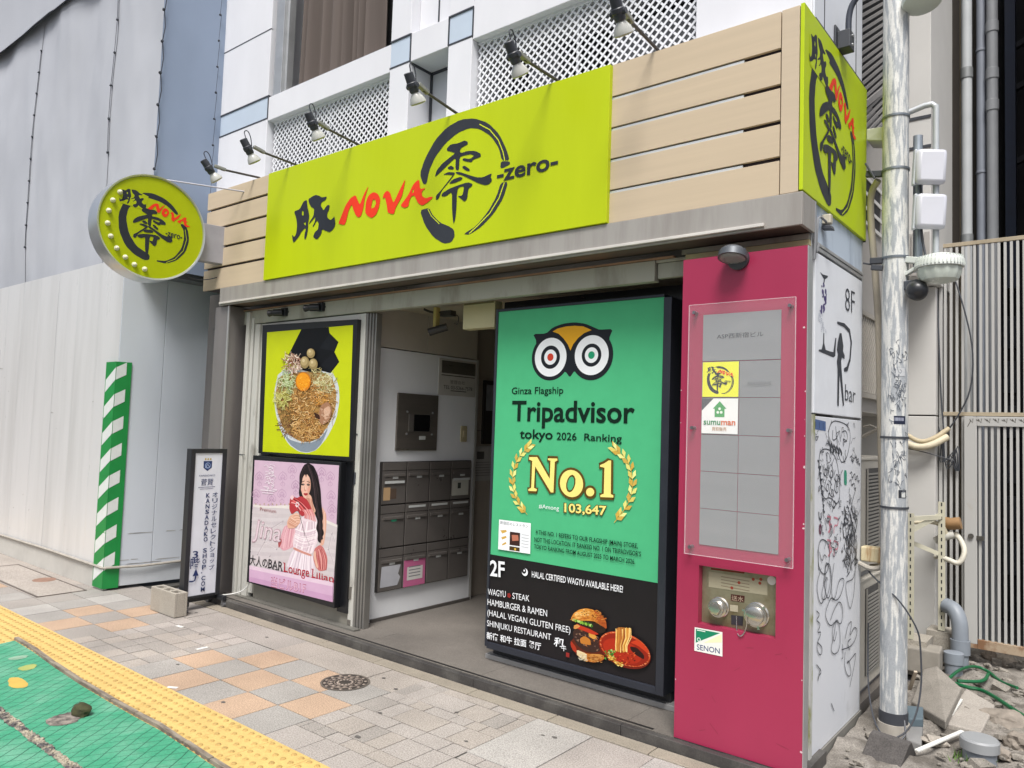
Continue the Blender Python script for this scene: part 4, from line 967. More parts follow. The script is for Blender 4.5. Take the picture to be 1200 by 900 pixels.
for k in range(70):
    x = rnd.uniform(170, 430); y = 610+(x-170)*.12+rnd.uniform(-28, 45)
    if 150 < x < 272 and y < 660: c_ = ['e8dcc0', 'cdb585', 'f0e8d4']
    else: c_ = ['c98d48', 'a8642a', 'd9a562', '8a4a1e']
    a.stroke([D3(x-10, y), D3(x, y+3), D3(x+10, y+2)], rnd.uniform(.002, .004), ink(rnd.choice(c_)), lift=.02)
th = math.radians(24)
def ell(cx_, cy_, rx, ry, n=40, t0=0, t1=6.2832): return [(cx_+rx*math.cos(t0+(t1-t0)*i/n)*math.cos(th)-ry*math.sin(t0+(t1-t0)*i/n)*math.sin(th), cy_+rx*math.cos(t0+(t1-t0)*i/n)*math.sin(th)+ry*math.sin(t0+(t1-t0)*i/n)*math.cos(th)) for i in range(n)]
PP(ell(665, 555, 290, 168), '6a1c10', 1, False); PP(ell(668, 540, 283, 160), 'c4512a', .4, False); PP(ell(668, 545, 268, 146), '8c2312', .4, False); PP(ell(640, 560, 215, 110), 'a62c16', .4, False)
PP([(720,470),(800,440),(900,520),(920,600),(880,560),(800,500)], 'c23c1e', .3); PP([(720,510),(790,520),(870,600),(870,650),(780,600),(730,550)], '2c1512', .4)
for k in range(60):
    x, y = rnd.uniform(540, 760), rnd.uniform(570, 690); PP([(x, y), (x+rnd.uniform(10, 36), y+rnd.uniform(-8, 8)), (x+rnd.uniform(0, 20), y+rnd.uniform(6, 18))], rnd.choice(['b5381c', '7c1c10', 'd45a2c', '94260f', '5f180e']), .04, False)
for k in range(90):
    t = rnd.uniform(0, 6.28); x, y = 668+274*math.cos(t)*math.cos(th)-152*math.sin(t)*math.sin(th), 542+274*math.cos(t)*math.sin(th)+152*math.sin(t)*math.cos(th)
    a.stroke([D3(x-9, y-3), D3(x+9, y+3)], rnd.uniform(.002, .005), ink(rnd.choice(['d8683c', 'e08a5c', 'a83a1c', '7c2412', 'c24e28'])), lift=.02)
PP([(572,320),(640,306),(740,335),(735,370),(705,440),(690,560),(640,575),(570,560),(565,480),(590,420)], 'a0622a', .4)
for k in range(15):
    x = 575+k*11; x2 = 572+k*8.5; a.stroke([D3(x, 318+rnd.uniform(-8, 22)), D3(x+rnd.uniform(-6, 6), 420), D3(x2+rnd.uniform(-5, 5), 500), D3(x2, 565+rnd.uniform(-15, 10))], rnd.uniform(.004, .007), ink(rnd.choice(['dda850', 'c9893a', 'eccb7e', 'b06a2c', '8b4a20'])), lift=.06)
for k in range(26): x, y = rnd.uniform(445, 545), rnd.uniform(545, 640); PP([(x, y), (x+rnd.uniform(10, 28), y-10), (x+rnd.uniform(10, 30), y+16)], rnd.choice(['4c8a34', '7fb04a', '2e6a26', 'a9c774']), .05, False)
for k in range(34): t = rnd.random(); x, y = 500+t*130+rnd.uniform(-20, 20), 625+t*75+rnd.uniform(-25, 25); PP([(x, y), (x+22, y+6), (x+16, y+18), (x-4, y+10)], rnd.choice(['d8b24c', 'e8d47e', 'c08a34', 'b8642c']), .05, False)
a.build('printed_face', gs)

# ------------------------------------------------------------------ the two posters on the sliding door
def frame_quad(name, label, quad, y, depth, bw, fm, face, cat='poster'):
    P = [aty(u, v, y) for u, v in quad]; c = sum(P, Vector())/4
    t = thing(name, label, cat, tuple(c)); mb = MB(); mb.slab(P, (0, depth, 0)); mb.build('cabinet', fm, t, bevel=.003)
    ins = []
    return t, P, c
pt, P, c = frame_quad('noodle_poster', 'framed lime poster of a heaped noodle bowl, upper one on the sliding door', [(307.5, 381), (419, 374), (411.5, 541), (302.5, 531)], 3.722, .05, .02, mat('poster_frame_black', '131418', .35, var=.1), None)
E3 = (300, 376, 5.625); a = Art((0, 3.7215, 0), *FRONT); e3 = a.crop(*E3)
Q = lambda pts, col, lift=1, sm_=True: a.poly([e3(*q) for q in (soft(pts) if sm_ else pts)], ink(col), lift=lift)
Q([(74,76),(640,28),(613,896),(44,862)], 'b9c412', 1, False)
BC, BR = (335, 560), (215, 245)
el = lambda cx_, cy_, rx, ry, n=48, t0=0, t1=6.2832: [(cx_+rx*math.cos(t0+(t1-t0)*i/n), cy_+ry*math.sin(t0+(t1-t0)*i/n)) for i in range(n)]
Q([(150,330),(118,480),(128,600),(160,720),(215,815),(280,862),(340,872),(400,852),(470,770),(530,650),(552,520),(545,420),(500,330),(330,300)], 'c3c8cb')
Q([(165,710),(215,780),(290,805),(360,805),(420,780),(480,700),(440,800),(395,852),(340,868),(285,858),(220,812)], '7d8894')
Q([(150,360),(130,480),(140,590),(170,690),(215,750),(290,795),(360,798),(420,770),(490,670),(528,570),(530,450),(490,350),(330,330)], 'a37d48')
Q([(300,56),(480,42),(485,80),(545,140),(518,205),(550,270),(492,345),(430,328),(400,345),(300,325),(215,225)], '0d0e12', 1, False)
Q([(485,85),(540,142),(515,200),(420,180)], '15171c', .2, False); Q([(505,215),(545,270),(492,335),(430,290)], '14151a', .2, False)
rnd = random.Random(11)
def strands(cx_, cy_, rx, ry, n, cols, ln=26, wd=.004, curl=.8):
    for k in range(n):
        t = rnd.uniform(0, 6.28); r_ = math.sqrt(rnd.random()); x, y = cx_+rx*r_*math.cos(t), cy_+ry*r_*math.sin(t)
        d = rnd.uniform(0, 6.28); b2 = d+rnd.uniform(-curl, curl); b3 = b2+rnd.uniform(-curl, curl)
        p1 = (x+ln*math.cos(d), y+ln*1.2*math.sin(d)); p2 = (p1[0]+ln*math.cos(b2), p1[1]+ln*1.2*math.sin(b2))
        a.stroke([e3(x, y), e3(*p1), e3(*p2)], wd*rnd.uniform(.7, 1.3), ink(rnd.choice(cols)), lift=.035)
strands(222, 640, 60, 105, 150, ['8a7240', '5d4720', '8f7742', '4a3418', '9c7c46', '6a4a2a'], 22)
strands(210, 700, 55, 60, 40, ['6b4630', '523420', '84583c'], 16)
strands(450, 410, 70, 65, 110, ['c7c090', 'b0a870', 'd8d2a8', '8e8650'], 18, .0055)
strands(480, 560, 50, 120, 60, ['a58050', 'c0a070', '7c5a30', 'd2b48a'], 16)
strands(350, 600, 125, 195, 420, ['b98850', 'cf9f60', '9c6a34', 'ddb67a', '7c5028', 'c4924e', 'a8763c', 'e2c08c'], 13, .0055)
strands(350, 710, 95, 75, 130, ['aa7a40', 'c99a5a', '85562a', 'd8b074'], 12, .005)
strands(440, 520, 60, 40, 40, ['c58a3e', 'd29a4c', 'b07430'], 14)
Q([(430,560),(480,530),(510,580),(490,660),(440,690),(415,640)], '9d7358'); Q([(450,580),(490,560),(500,600),(460,660)], 'c9a288', .3); Q([(385,600),(425,620),(430,650),(400,640)], '3c2418', .3)
strands(465, 620, 32, 50, 24, ['c7a48c', '8d6248', 'd8bca4'], 10)
strands(212, 405, 52, 66, 130, ['aebf88', 'c4cf9e', '8fa468', '6f8748', 'd3dab4'], 18, .0045, 1.4)
strands(178, 512, 46, 52, 120, ['bdb968', 'a8a450', 'd0cc86', '8f8b40'], 16, .005, 1.2)
strands(250, 275, 55, 58, 110, ['b79a86', 'd0bba8', '94705c', '7a4e3c', 'e0d0c0'], 16, .007)
strands(395, 340, 45, 30, 30, ['b3a46c', 'cabd88', '6e6238'], 12)
for c_, r_ in (((370,215),(27,32)), ((330,275),(30,40)), ((386,286),(29,37))):
    Q(el(*c_, *r_, 22), '8f7c52', .4, False); Q(el(c_[0]-4, c_[1]-7, r_[0]*.75, r_[1]*.7, 18), 'ab976a', .2, False); Q(el(c_[0]-8, c_[1]-13, r_[0]*.3, r_[1]*.28, 12), 'c6b58c', .2, False)
Q(el(320, 402, 50, 62, 30), 'c8761a', .4, False); Q(el(318, 398, 43, 54, 26), 'e0921e', .3, False)
for k in range(24): x, y = rnd.uniform(285, 355), rnd.uniform(355, 450); Q([(x, y), (x+12, y+3), (x+8, y+10)], rnd.choice(['e8a834', 'd27f18']), .03, False)
strands(300, 480, 55, 25, 40, ['b07e40', '8a5c2a', 'caa060'], 12)
a.build('printed_face', pt)

wp, P, c = frame_quad('lounge_poster', 'framed pink lounge poster of a long haired woman, lower one on the sliding door', [(296.5, 533.5), (399.5, 542), (391.5, 713), (289, 682)], 3.685, .08, .02, mat('poster_frame_black', '22242a', .35), None)
mb = MB(); mb.box(-4.66, -4.545, 3.742, 3.758, .16, 1.30); mb.build('side_panel', mat('poster_side_black', '121317', .35, var=.1), wp)
a = Art((0, 3.6845, 0), *FRONT, step=.00010); f3 = a.crop(288, 530, 4.945)
Q = lambda pts, col, lift=.6, sm_=True: a.poly([f3(*q) for q in (soft(soft(pts)) if sm_ else pts)], ink(col), lift=lift)
rnd = random.Random(6)
Q([(52,45),(541,76),(506,868),(22,748)], 'c6aabd', 1, False)
for cx_, cy_ in ((215,150),(210,250),(270,110),(490,150),(495,260),(440,125),(80,150),(150,275),(500,340),(60,250),(290,200)):
    for sgn in (1, -1):
        for sc in (1, .55):
            a.stroke([f3(cx_, cy_-38*sc), f3(cx_+sgn*20*sc, cy_-22*sc), f3(cx_+sgn*27*sc, cy_), f3(cx_+sgn*12*sc, cy_+14*sc), f3(cx_+sgn*5*sc, cy_), f3(cx_+sgn*13*sc, cy_-9*sc)], .0045, ink('ab88a4'), lift=.1, sm=2)
        a.stroke([f3(cx_, cy_+20), f3(cx_+sgn*16, cy_+34), f3(cx_+sgn*6, cy_+44)], .004, ink('ab88a4'), lift=.1, sm=2)
    a.stroke([f3(cx_, cy_-30), f3(cx_, cy_+50)], .004, ink('b08ea9'), lift=.1)
Q([(44,300),(120,312),(250,305),(330,330),(532,420),(518,640),(508,745),(26,655)], 'c2b9bb', 1, False)
for k in range(16):
    y = 330+k*22; c_ = ('c4bbbd', 'c0b7b9', 'c6bec0', 'beb5b8')[k % 4]
    a.poly([f3(40-k*.9, y), f3(150, y+8+rnd.uniform(-4, 4)), f3(260, y+4), f3(262, y+26), f3(140, y+30), f3(38-k*.9, y+22)], ink(c_), lift=.05)
    a.poly([f3(450, y+90), f3(528-k*1.4, y+104), f3(526-k*1.4, y+124), f3(450, y+112)], ink(c_), lift=.05)
Q([(44,300),(120,312),(250,305),(330,330),(532,420),(531,438),(330,350),(250,325),(44,320)], 'd6cfca', .3)
for p_, q_ in (((90,400),(150,440)), ((150,440),(110,520)), ((110,520),(180,560)), ((110,520),(70,590)), ((500,470),(480,560)), ((90,400),(60,500)), ((150,440),(215,400)), ((480,560),(510,640)), ((500,470),(520,520))): a.stroke([f3(*p_), f3(*q_)], .005, ink('aba1a6'), lift=.1); a.stroke([f3(p_[0]+4, p_[1]+3), f3(q_[0]+4, q_[1]+3)], .004, ink('d0c8c9'), lift=.1)
for p_ in ((90,400),(150,440),(110,520),(180,560),(70,590),(500,470),(480,560),(140,600),(215,400)): a.disc(f3(*p_), .010, ink('a0969b'), lift=.1, n=10); a.disc(f3(p_[0]-2, p_[1]-3), .006, ink('cdc6c6'), lift=.1, n=8)
for k in range(9): a.disc(f3(60+k*24, 300+(k % 2)*4), .008, ink('b09a7c'), lift=.08, n=8)
def brush(pts_a, pts_b, n, cols, wd):
    """n thin tapering strokes blended between two guide lines: hair, cloth folds, shading"""
    for k in range(n):
        t = rnd.random(); P_ = [f3(p[0]*(1-t)+q[0]*t+rnd.uniform(-2, 2), p[1]*(1-t)+q[1]*t+rnd.uniform(-2, 2)) for p, q in zip(pts_a, pts_b)]
        a.stroke(P_, wd*rnd.uniform(.5, 1.3), ink(rnd.choice(cols)), lift=.02, sm=2)
# sleeves, skirt, arm, bodice
Q([(228,420),(290,425),(292,540),(220,575),(195,545),(205,480)], 'cf9aa4'); brush([(232,430),(208,490),(205,560)], [(285,430),(285,490),(270,545)], 40, ['d9aeb4', 'c58a96', 'e0bec2', 'b97884'], .006); Q([(188,520),(205,495),(212,520),(192,560)], 'a04a4c', .2)
Q([(272,560),(330,575),(395,605),(404,712),(330,704),(232,672)], 'd6c8d0'); brush([(285,570),(262,630),(245,680)], [(388,600),(390,650),(395,705)], 46, ['dfd4da', 'c4b2be', 'e8dfe3', 'b9a5b3'], .008)
Q([(385,330),(440,312),(468,352),(470,430),(454,540),(430,540),(430,420),(400,380)], 'd5a792'); brush([(425,330),(440,420),(436,530)], [(462,350),(466,430),(450,530)], 20, ['dcb3a0', 'c8957f', 'e3bfae'], .007)
Q([(325,375),(380,340),(418,385),(430,470),(408,545),(385,592),(330,582),(272,552),(282,480),(305,420)], 'dac8cf'); brush([(320,400),(295,480),(282,548)], [(412,400),(420,470),(385,585)], 60, ['e4d6da', 'cbb5bf', 'ece2e4', 'bfa7b2'], .008); brush([(290,440),(340,460),(410,440)], [(285,530),(335,560),(400,540)], 26, ['cfbac4', 'e6dadd'], .006)
Q([(278,548),(330,572),(384,592),(382,604),(330,586),(276,562)], 'c2877a', .2)
Q([(398,560),(430,535),(452,550),(476,610),(472,682),(430,690),(408,668),(392,620)], 'b96a68'); brush([(405,570),(402,620),(415,675)], [(445,555),(470,610),(468,680)], 40, ['c98480', 'a9504e', 'd6a09c', '9a3f42'], .008); Q([(392,590),(404,565),(412,620),(424,672),(410,668)], 'd5a894', .2)
# hair behind, neck, face
HAIR = '1f181b'
Q([(338,72),(365,62),(395,78),(420,130),(436,220),(440,300),(452,380),(440,420),(458,470),(440,500),(436,530),(416,510),(420,470),(408,440),(418,400),(400,350),(376,290),(350,272),(322,282),(308,240),(314,190),(312,130)], HAIR)
Q([(342,240),(380,246),(392,300),(410,345),(372,365),(338,335)], 'd3a590', .5); brush([(350,262),(356,290),(362,330)], [(384,270),(388,300),(398,345)], 14, ['c08c78', 'b57f6c'], .006)
Q([(320,150),(334,122),(360,118),(377,155),(378,210),(364,254),(347,272),(331,252),(319,205)], 'd9ae9b', .6)
Q([(366,150),(378,170),(378,212),(364,252),(352,268),(362,220)], 'c99883', .2); Q([(322,200),(330,215),(334,232),(326,232)], 'd99e92', .2); Q([(360,206),(372,206),(368,228),(358,226)], 'd29485', .2)
Q([(324,172),(342,164),(343,168),(325,177)], '4a3732', .2, False); Q([(355,166),(374,172),(374,177),(356,170)], '4a3732', .2, False)
Q([(323,186),(332,180),(343,184),(341,192),(326,192)], '1f1719', .2); Q([(355,184),(366,181),(375,188),(370,194),(357,193)], '1f1719', .2); a.disc(f3(335, 187), .0035, ink('cdb8b2'), lift=.1, n=8); a.disc(f3(363, 188), .0035, ink('cdb8b2'), lift=.1, n=8)
Q([(344,192),(349,218),(356,222),(345,227),(338,221)], 'c28f7c', .2); Q([(345,195),(349,195),(350,216),(345,216)], 'e3c0ae', .1)
Q([(335,240),(343,235),(349,238),(355,235),(364,241),(356,250),(346,252)], 'a62e35', .2); Q([(336,242),(350,243),(363,242),(350,245)], '6e1f26', .1)
Q([(312,170),(318,120),(338,84),(372,88),(392,140),(388,220),(380,190),(374,150),(356,124),(352,150),(346,126),(336,140),(326,165),(322,215),(314,240)], HAIR, .5)
brush([(345,80),(322,130),(316,230)], [(352,90),(334,130),(323,190)], 14, ['3a2d30', '100c0e'], .004); brush([(360,72),(390,160),(404,300),(428,400),(430,510)], [(385,80),(428,180),(438,300),(446,400),(446,500)], 46, ['33282b', '120e10', '46373a', '0c090b'], .006)
brush([(425,380),(412,430),(430,470),(424,520)], [(440,380),(452,430),(440,470),(452,500)], 20, ['2b2023', '3c2e31', '140f11'], .006)
# red feather fan and hand
Q([(256,290),(262,258),(276,248),(292,268),(325,252),(360,275),(388,335),(350,365),(325,372),(300,335),(268,362),(254,330)], 'a8343a')
brush([(258,300),(280,300),(300,335)], [(290,262),(330,290),(380,340)], 70, ['c44a4c', '8e242c', 'd66e6c', 'b83a40', 'e09a98', '701a22'], .008); Q([(258,262),(270,246),(284,258),(270,280)], 'dcbcc0', .2)
brush([(330,335),(345,350),(340,380)], [(385,330),(402,370),(405,400)], 24, ['d28a88', 'c06a6a', 'e0aaa8'], .008)
Q([(240,405),(258,368),(298,348),(318,372),(316,412),(285,440),(246,442)], 'd3a48d'); brush([(246,410),(262,425),(290,435)], [(262,380),(290,395),(312,405)], 20, ['dcb29d', 'c08b74', 'e4c2b0'], .006)
for k in range(4): a.stroke([f3(278+k*5, 362+k*15), f3(300, 358+k*15), f3(318, 366+k*13)], .011, ink('dbb09a'), lift=.06, sm=1); a.stroke([f3(280+k*5, 369+k*15), f3(300, 365+k*15), f3(317, 372+k*13)], .003, ink('a87460'), lift=.06, sm=1)
for k in range(7): t = k*.9; a.disc(f3(301+9*math.cos(t), 303+11*math.sin(t)), .008, ink(('d9c6c8', 'b9a0a4', 'efe6e6')[k % 3]), lift=.05, n=8)
a.stroke([f3(302, 320), f3(330, 420), f3(346, 490)], .005, ink('4a3c3f')); a.stroke([f3(330, 430), f3(372, 540)], .003, ink('8c7a80'))
# lettering
for k in range(22): x, y = 128+rnd.uniform(-24, 24), 72+k*7; a.stroke([f3(x, y), f3(x+14, y+rnd.uniform(-14, 6)), f3(x+rnd.uniform(14, 40), y+6), f3(x+rnd.uniform(0, 30), y+16)], .0045, ink('e3d9df'), lift=.06, sm=2)
a.stroke([f3(88, 218), f3(168, 226)], .007, ink('e3d9df')); a.stroke([f3(98, 234), f3(160, 240)], .005, ink('e3d9df'))
a.text('Jina', f3(42, 486), f3(204, 520), f3(42, 385), ink('b2929c'), bold=.012, shear=.2); a.text('Jina', f3(45, 485), f3(201, 518), f3(45, 389), ink('d0bec5'), bold=-.004, shear=.2)
a.text('Premium', f3(85, 338), f3(178, 352), f3(85, 318), ink('9c6a6c'))
Q([(24,655),(508,752),(505,868),(22,748)], 'c5a2bd', .5, False); Q([(24,655),(508,752),(508,778),(24,676)], 'd3bccb', .3, False); Q([(22,720),(506,832),(505,868),(22,748)], 'bb93b3', .3, False)
BLKT = ink('1d1b20'); REDT = ink('a52334')
def serif(t, l, r, tp, m, cap=.68, bold=.004):
    a.text(t, f3(*l), f3(*r), f3(*tp), m, cap=cap, bold=bold)
def ser_(x, y, wd, m): a.stroke([f3(x-wd, y), f3(x+wd, y+wd*.4)], .006, m, lift=.05)
a.text('\u5927\u4eba\u306e', f3(26, 645), f3(128, 668), f3(26, 592), BLKT, cap=.83, bold=.004)
serif('BAR', (133, 668), (216, 687), (133, 618), BLKT)
for x_, y_ in ((135,668),(163,674),(178,678),(190,680),(212,687)): ser_(x_, y_, 6, BLKT)
serif('L', (224, 690), (246, 695), (224, 640), REDT); serif('ounge', (250, 697), (370, 722), (250, 655), REDT, .56); serif('L', (387, 724), (407, 729), (387, 676), REDT); serif('ilian', (412, 729), (512, 750), (412, 692), REDT, .72)
for x_, y_ in ((226,640),(226,690),(288,704),(303,708),(390,676),(390,724),(416,729),(432,733),(449,737),(494,746),(508,750)): ser_(x_, y_, 6, REDT)
a.text('\u5f53\u30d3\u30ebB1F', f3(150, 776), f3(352, 815), f3(150, 722), ink('9c4664'), cap=.8, bold=.02); a.text('\u5f53\u30d3\u30ebB1F', f3(152, 775), f3(350, 813), f3(152, 725), ink('d7b4c8'), cap=.8, bold=-.008)
a.build('printed_face', wp)
mb = MB(); mb.tube([(-5.80, 3.72, .22), (-5.84, 3.69, .13), (-5.95, 3.60, .09), (-6.08, 3.50, .085), (-6.2, 3.45, .07)], .006, 6, 2); tag(mb.build('power_cable', mat('white_cable', 'c6c6c2', .5)), 'thin white power cable from the pink poster across the step', 'cable')

# ------------------------------------------------------------------ standing sign on castors and its concrete block
XS = -5.98
st_ = thing('standing_sign', 'slim black framed standing sign on castors with vertical navy lettering', 'standing sign', (-6.05, 3.38, 0))
FB = mat('sign_frame_black', '24262a', .4, var=.15, scale=8)
mb = MB(); mb.box(-6.055, XS, 3.222, 3.262, .10, 1.335); mb.box(-6.055, XS, 3.506, 3.545, .10, 1.335); mb.box(-6.055, XS, 3.2622, 3.5058, 1.300, 1.335); mb.box(-6.055, XS, 3.2622, 3.5058, .10, .122); mb.build('frame', FB, st_, bevel=.003)
mb = MB(); mb.box(-6.05, XS-.008, 3.262, 3.506, .122, 1.30); mb.build('panel', ink('d2d5dd', .35), st_)
mb = MB(); mb.box(-6.18, -5.90, 3.20, 3.235, .06, .098); mb.box(-6.18, -5.90, 3.53, 3.565, .06, .098); mb.box(-6.07, -6.02, 3.2352, 3.5298, .062, .099); mb.build('base', FB, st_, bevel=.003)
for x_ in (-6.16, -5.92):
    for y_ in (3.217, 3.548):
        mb = MB(); mb.cyl((x_, y_-.012, .024), (x_, y_+.012, .024), .022, 16); mb.bar((x_, y_, .03), (x_, y_, .06), .03, .02); mb.build('castor', mat('castor_grey', '6b6c6e', .4, .4), st_, smooth=True)
a = Art((XS-.0078, 0, 0), *SIDE); g3 = a.crop(215, 525, 4.745); NV = ink('27335e')
c0 = g3(135, 95); s0 = .062
a.poly([(c0.x-s0*.62, c0.y+s0*.55), (c0.x+s0*.62, c0.y+s0*.55), (c0.x+s0*.6, c0.y-s0*.35), (c0.x, c0.y-s0*.8), (c0.x-s0*.6, c0.y-s0*.35)], ink('2b3d66'))
a.disc((c0.x, c0.y-.004), s0*.42, ink('7d8fb4')); a.disc((c0.x+.004, c0.y-.002), s0*.27, ink('2b3d66')); a.stroke([(c0.x-.02, c0.y-.022), (c0.x, c0.y+.006), (c0.x+.02, c0.y-.02)], .006, ink('a9b6d0'))
for k in (-1, 0, 1): a.disc((c0.x+k*.022, c0.y+s0*.82), .008, ink('b49a4a'), n=8)
a.text('KANSADAKO', (c0.x-.07, c0.y-.094), (c0.x+.07, c0.y-.094), (c0.x-.07, c0.y-.08), NV)
a.text('\u83c5\u8ce2', (c0.x-.055, c0.y-.165), (c0.x+.055, c0.y-.165), (c0.x-.055, c0.y-.115), NV, cap=.83, shear=.1)
a.stroke([(c0.x-.075, c0.y-.185), (c0.x+.075, c0.y-.183)], .004, NV); a.stroke([(c0.x-.06, c0.y-.2), (c0.x+.06, c0.y-.198)], .003, NV)
def vtext(s_, top, bot, wpx, m, lat=False, bold=.0):
    T0, B0 = g3(*top), g3(*bot); n = len(s_); H = (T0-B0).length/n
    for i, ch in enumerate(s_):
        if ch == ' ': continue
        p = T0.lerp(B0, (i+.5)/n)
        if ch == '.': a.disc((p.x-.018, p.y-.0), .005, m); continue
        wv = wpx; hv = H*.40
        if ch in '\u30e7\u30c3': wv *= .75; hv *= .75
        if ch == 'I': wv *= .3
        a.char(ch, p.x-wv, p.y-hv, p.x+wv, p.y+hv, m, bold)
vtext('KANSADAKO SHOP.COM', (137, 248), (104, 800), .0175, NV, bold=.02)
vtext('\u30aa\u30ea\u30b8\u30ca\u30eb\u30bb\u30ec\u30af\u30c8\u30b7\u30e7\u30c3\u30d7', (175, 242), (152, 680), .024, NV, bold=.01)
p = g3(63, 592); a.char('3', p.x-.024, p.y-.030, p.x+.024, p.y+.030, NV, .01); p = g3(61, 640); a.char('\u968e', p.x-.040, p.y-.042, p.x+.040, p.y+.042, NV, .01)
a.stroke([g3(28, 742), g3(48, 742), g3(62, 733), g3(64, 700)], .012, NV, sm=1); p = g3(65, 690); a.poly([(p.x-.026, p.y-.03), (p.x+.026, p.y-.03), (p.x, p.y+.03)], NV)
a.build('lettering', st_)
cb = MB(); CBM = mat('concrete_block', '9c968b', .9, var=.1, scale=8, fine=.2, bump=.3)
x0, x1, y0, y1 = -6.245, -5.85, 3.085, 3.19; bm_ = cb
bm_.box(x0, x1, y0, y0+.022, .004, .192); bm_.box(x0, x1, y1-.022, y1, .004, .192)
for i in range(4): xa = x0+i*(x1-x0-.03)/3; bm_.box(xa, xa+.03, y0+.0221, y1-.0221, .004, .192)
bm_.box(x0+.03, x1-.03, y0+.0222, y1-.0222, .004, .09)
tag(cb.build('concrete_block', CBM, bevel=.003), 'grey hollow concrete block holding down the foot of the standing sign', 'concrete block')
# ================================================================== FIXTURES
REDP = mat('red_panel', '98294a', .34, var=.06, scale=2.5, stretch=(1, 1, .5))
RY = 3.60  # pillar and its fittings scaled about the camera onto this nearer plane
rp = thing('red_pillar', 'crimson clad pillar on a black granite base at the corner of the shop', 'pillar', (-1.5, 3.9, 0))
X0, X1, ZB, ZTp = -1.774, -1.137, .063, 2.508
rx0, rx1, rz0, rz1 = -1.655, -1.266, .652, .940
mb = MB()
mb.box(X0, rx0, RY, 3.65, ZB, ZTp); mb.box(rx1, X1, RY, 3.65, ZB, ZTp)
mb.box(rx0, rx1, RY, 3.65, ZB, rz0); mb.box(rx0, rx1, RY, 3.65, rz1, ZTp)
mb.build('cladding', REDP, rp)
mb = MB(); mb.box(X0, -1.139, 3.6015, 3.98, -.02, ZB-.002); mb.build('base', GRN, rp, bevel=.002)
mb = MB(); mb.box(-1.765, -1.205, 3.652, 3.98, .062, 2.50); mb.box(-1.60, -1.20, 3.985, 4.20, -.02, 2.56); mb.box(-1.83, -1.61, 3.985, 3.99, -.02, 2.55); mb.build('core', mat('pillar_core', '55504d', .8), rp)
mb = MB(); mb.box(X1+.0005, X1+.004, 3.601, 3.66, .064, 2.508); mb.build('edge_strip', SILV, rp)
sc_ = MB(); rnd = random.Random(23)
for k in range(9):
    x, z = rnd.uniform(-1.74, -1.17), rnd.uniform(.12, .60); ln = rnd.choice([.012, .02, .035, .06]); an = rnd.uniform(-1.2, 1.2)
    d_ = Vector((math.cos(an), 0, math.sin(an)))*ln/2; t_ = Vector((-math.sin(an), 0, math.cos(an)))*.0012; c_ = Vector((x, RY-.0008, z)); sc_.quad(c_-d_-t_, c_+d_-t_, c_+d_+t_, c_-d_+t_)
sc_.build('scratch', mat('panel_scratch', '842840', .6), rp, kind='stuff')
sc_ = MB()
for k in range(16):
    x, z = rnd.choice([rnd.uniform(-1.765, -1.145), -1.770, -1.141]), rnd.uniform(.1, 2.4)
    if -1.73 < x < -1.17 and z > .62: continue
    r_ = rnd.choice([.002, .003, .004, .006]); sc_.add([(x+r_*math.cos(q)*rnd.uniform(.6, 1.3), RY-.0009, z+r_*math.sin(q)*rnd.uniform(.6, 1.6)) for q in (0, 1.2, 2.5, 3.7, 5)], [(0, 1, 2, 3, 4)])
sc_.build('paint_chip', mat('paint_chip', 'c9b3b5', .7), rp, kind='stuff')
# fire department connection in the recess
fc = thing('hose_connection', 'stainless steel fire hose inlet plate with two chained caps set into the red pillar', 'hose inlet', (-1.46, 3.64, .79))
PL = mat('tarnished_plate', '8e8872', .38, .5, var=.15, scale=6, tint='6d6348', lo=.45, hi=.7)
mb = MB(); mb.box(rx0+.001, rx1-.001, 3.642, 3.6505, rz0+.001, rz1-.001); mb.build('plate', PL, fc)
CHR = mat('chrome_cap', 'b9b6ae', .2, .9, var=.08); CHD = mat('chrome_dark', '6c6860', .3, .85, var=.1)
a = Art((0, 3.6415, 0), *FRONT); K4 = a.crop(815, 655, 9.0)
for q, rr in (((235, 500), .047), ((630, 580), .056)):
    p = K4(*q); P = Vector((p.x+.012, 3.6415, p.y))
    mb = MB(); mb.lathe(P, (0, -1, 0), [(0, rr*1.05), (.006, rr*1.05), (.010, rr*.92), (.024, rr*.92), (.026, rr*1.0), (.034, rr*1.0), (.036, rr*.80), (.05, rr*.78), (.053, rr*.70)], 24)
    if rr < .05:
        mb.lathe(P+Vector((0, -.053, 0)), (0, -1, 0), [(0, rr*.68), (.014, rr*.64), (.015, rr*.5)], 6)
    else:
        for t in (.8, 2.9, 5.0): mb.bar(P+Vector((rr*.8*math.cos(t), -.03, rr*.8*math.sin(t))), P+Vector((rr*1.18*math.cos(t), -.03, rr*1.18*math.sin(t))), .010, .010)
    mb.build('cap', CHR, fc, smooth=True)
mb = MB(); p = K4(590, 590); q = K4(500, 800); r_ = K4(440, 600); mb.tube([(p.x, 3.585, p.y), (p.x-.003, 3.592, p.y-.05), (q.x+.02, 3.592, q.y+.01), (q.x-.005, 3.594, q.y), (r_.x+.006, 3.62, r_.y-.05), (r_.x, 3.635, r_.y)], .0028, 6, 2); mb.build('chain', CHR, fc)
a.poly([K4(*v) for v in ((140,130),(760,235),(760,385),(140,295))], ink('9a957f', .4)); a.poly([K4(*v) for v in ((165,95),(520,140),(515,155),(165,112))], ink('6e2c20'))
for k in range(4): a.stroke([K4(270, 185+k*32), K4(570, 235+k*34)], .004, ink('7b6f5c'), lift=.1)
for k, (x_, y_) in enumerate(((385,305),(460,250),(680,255),(690,215),(610,215))): a.disc(K4(x_, y_), .008, ink('8a3c2e'), lift=.1, n=7)
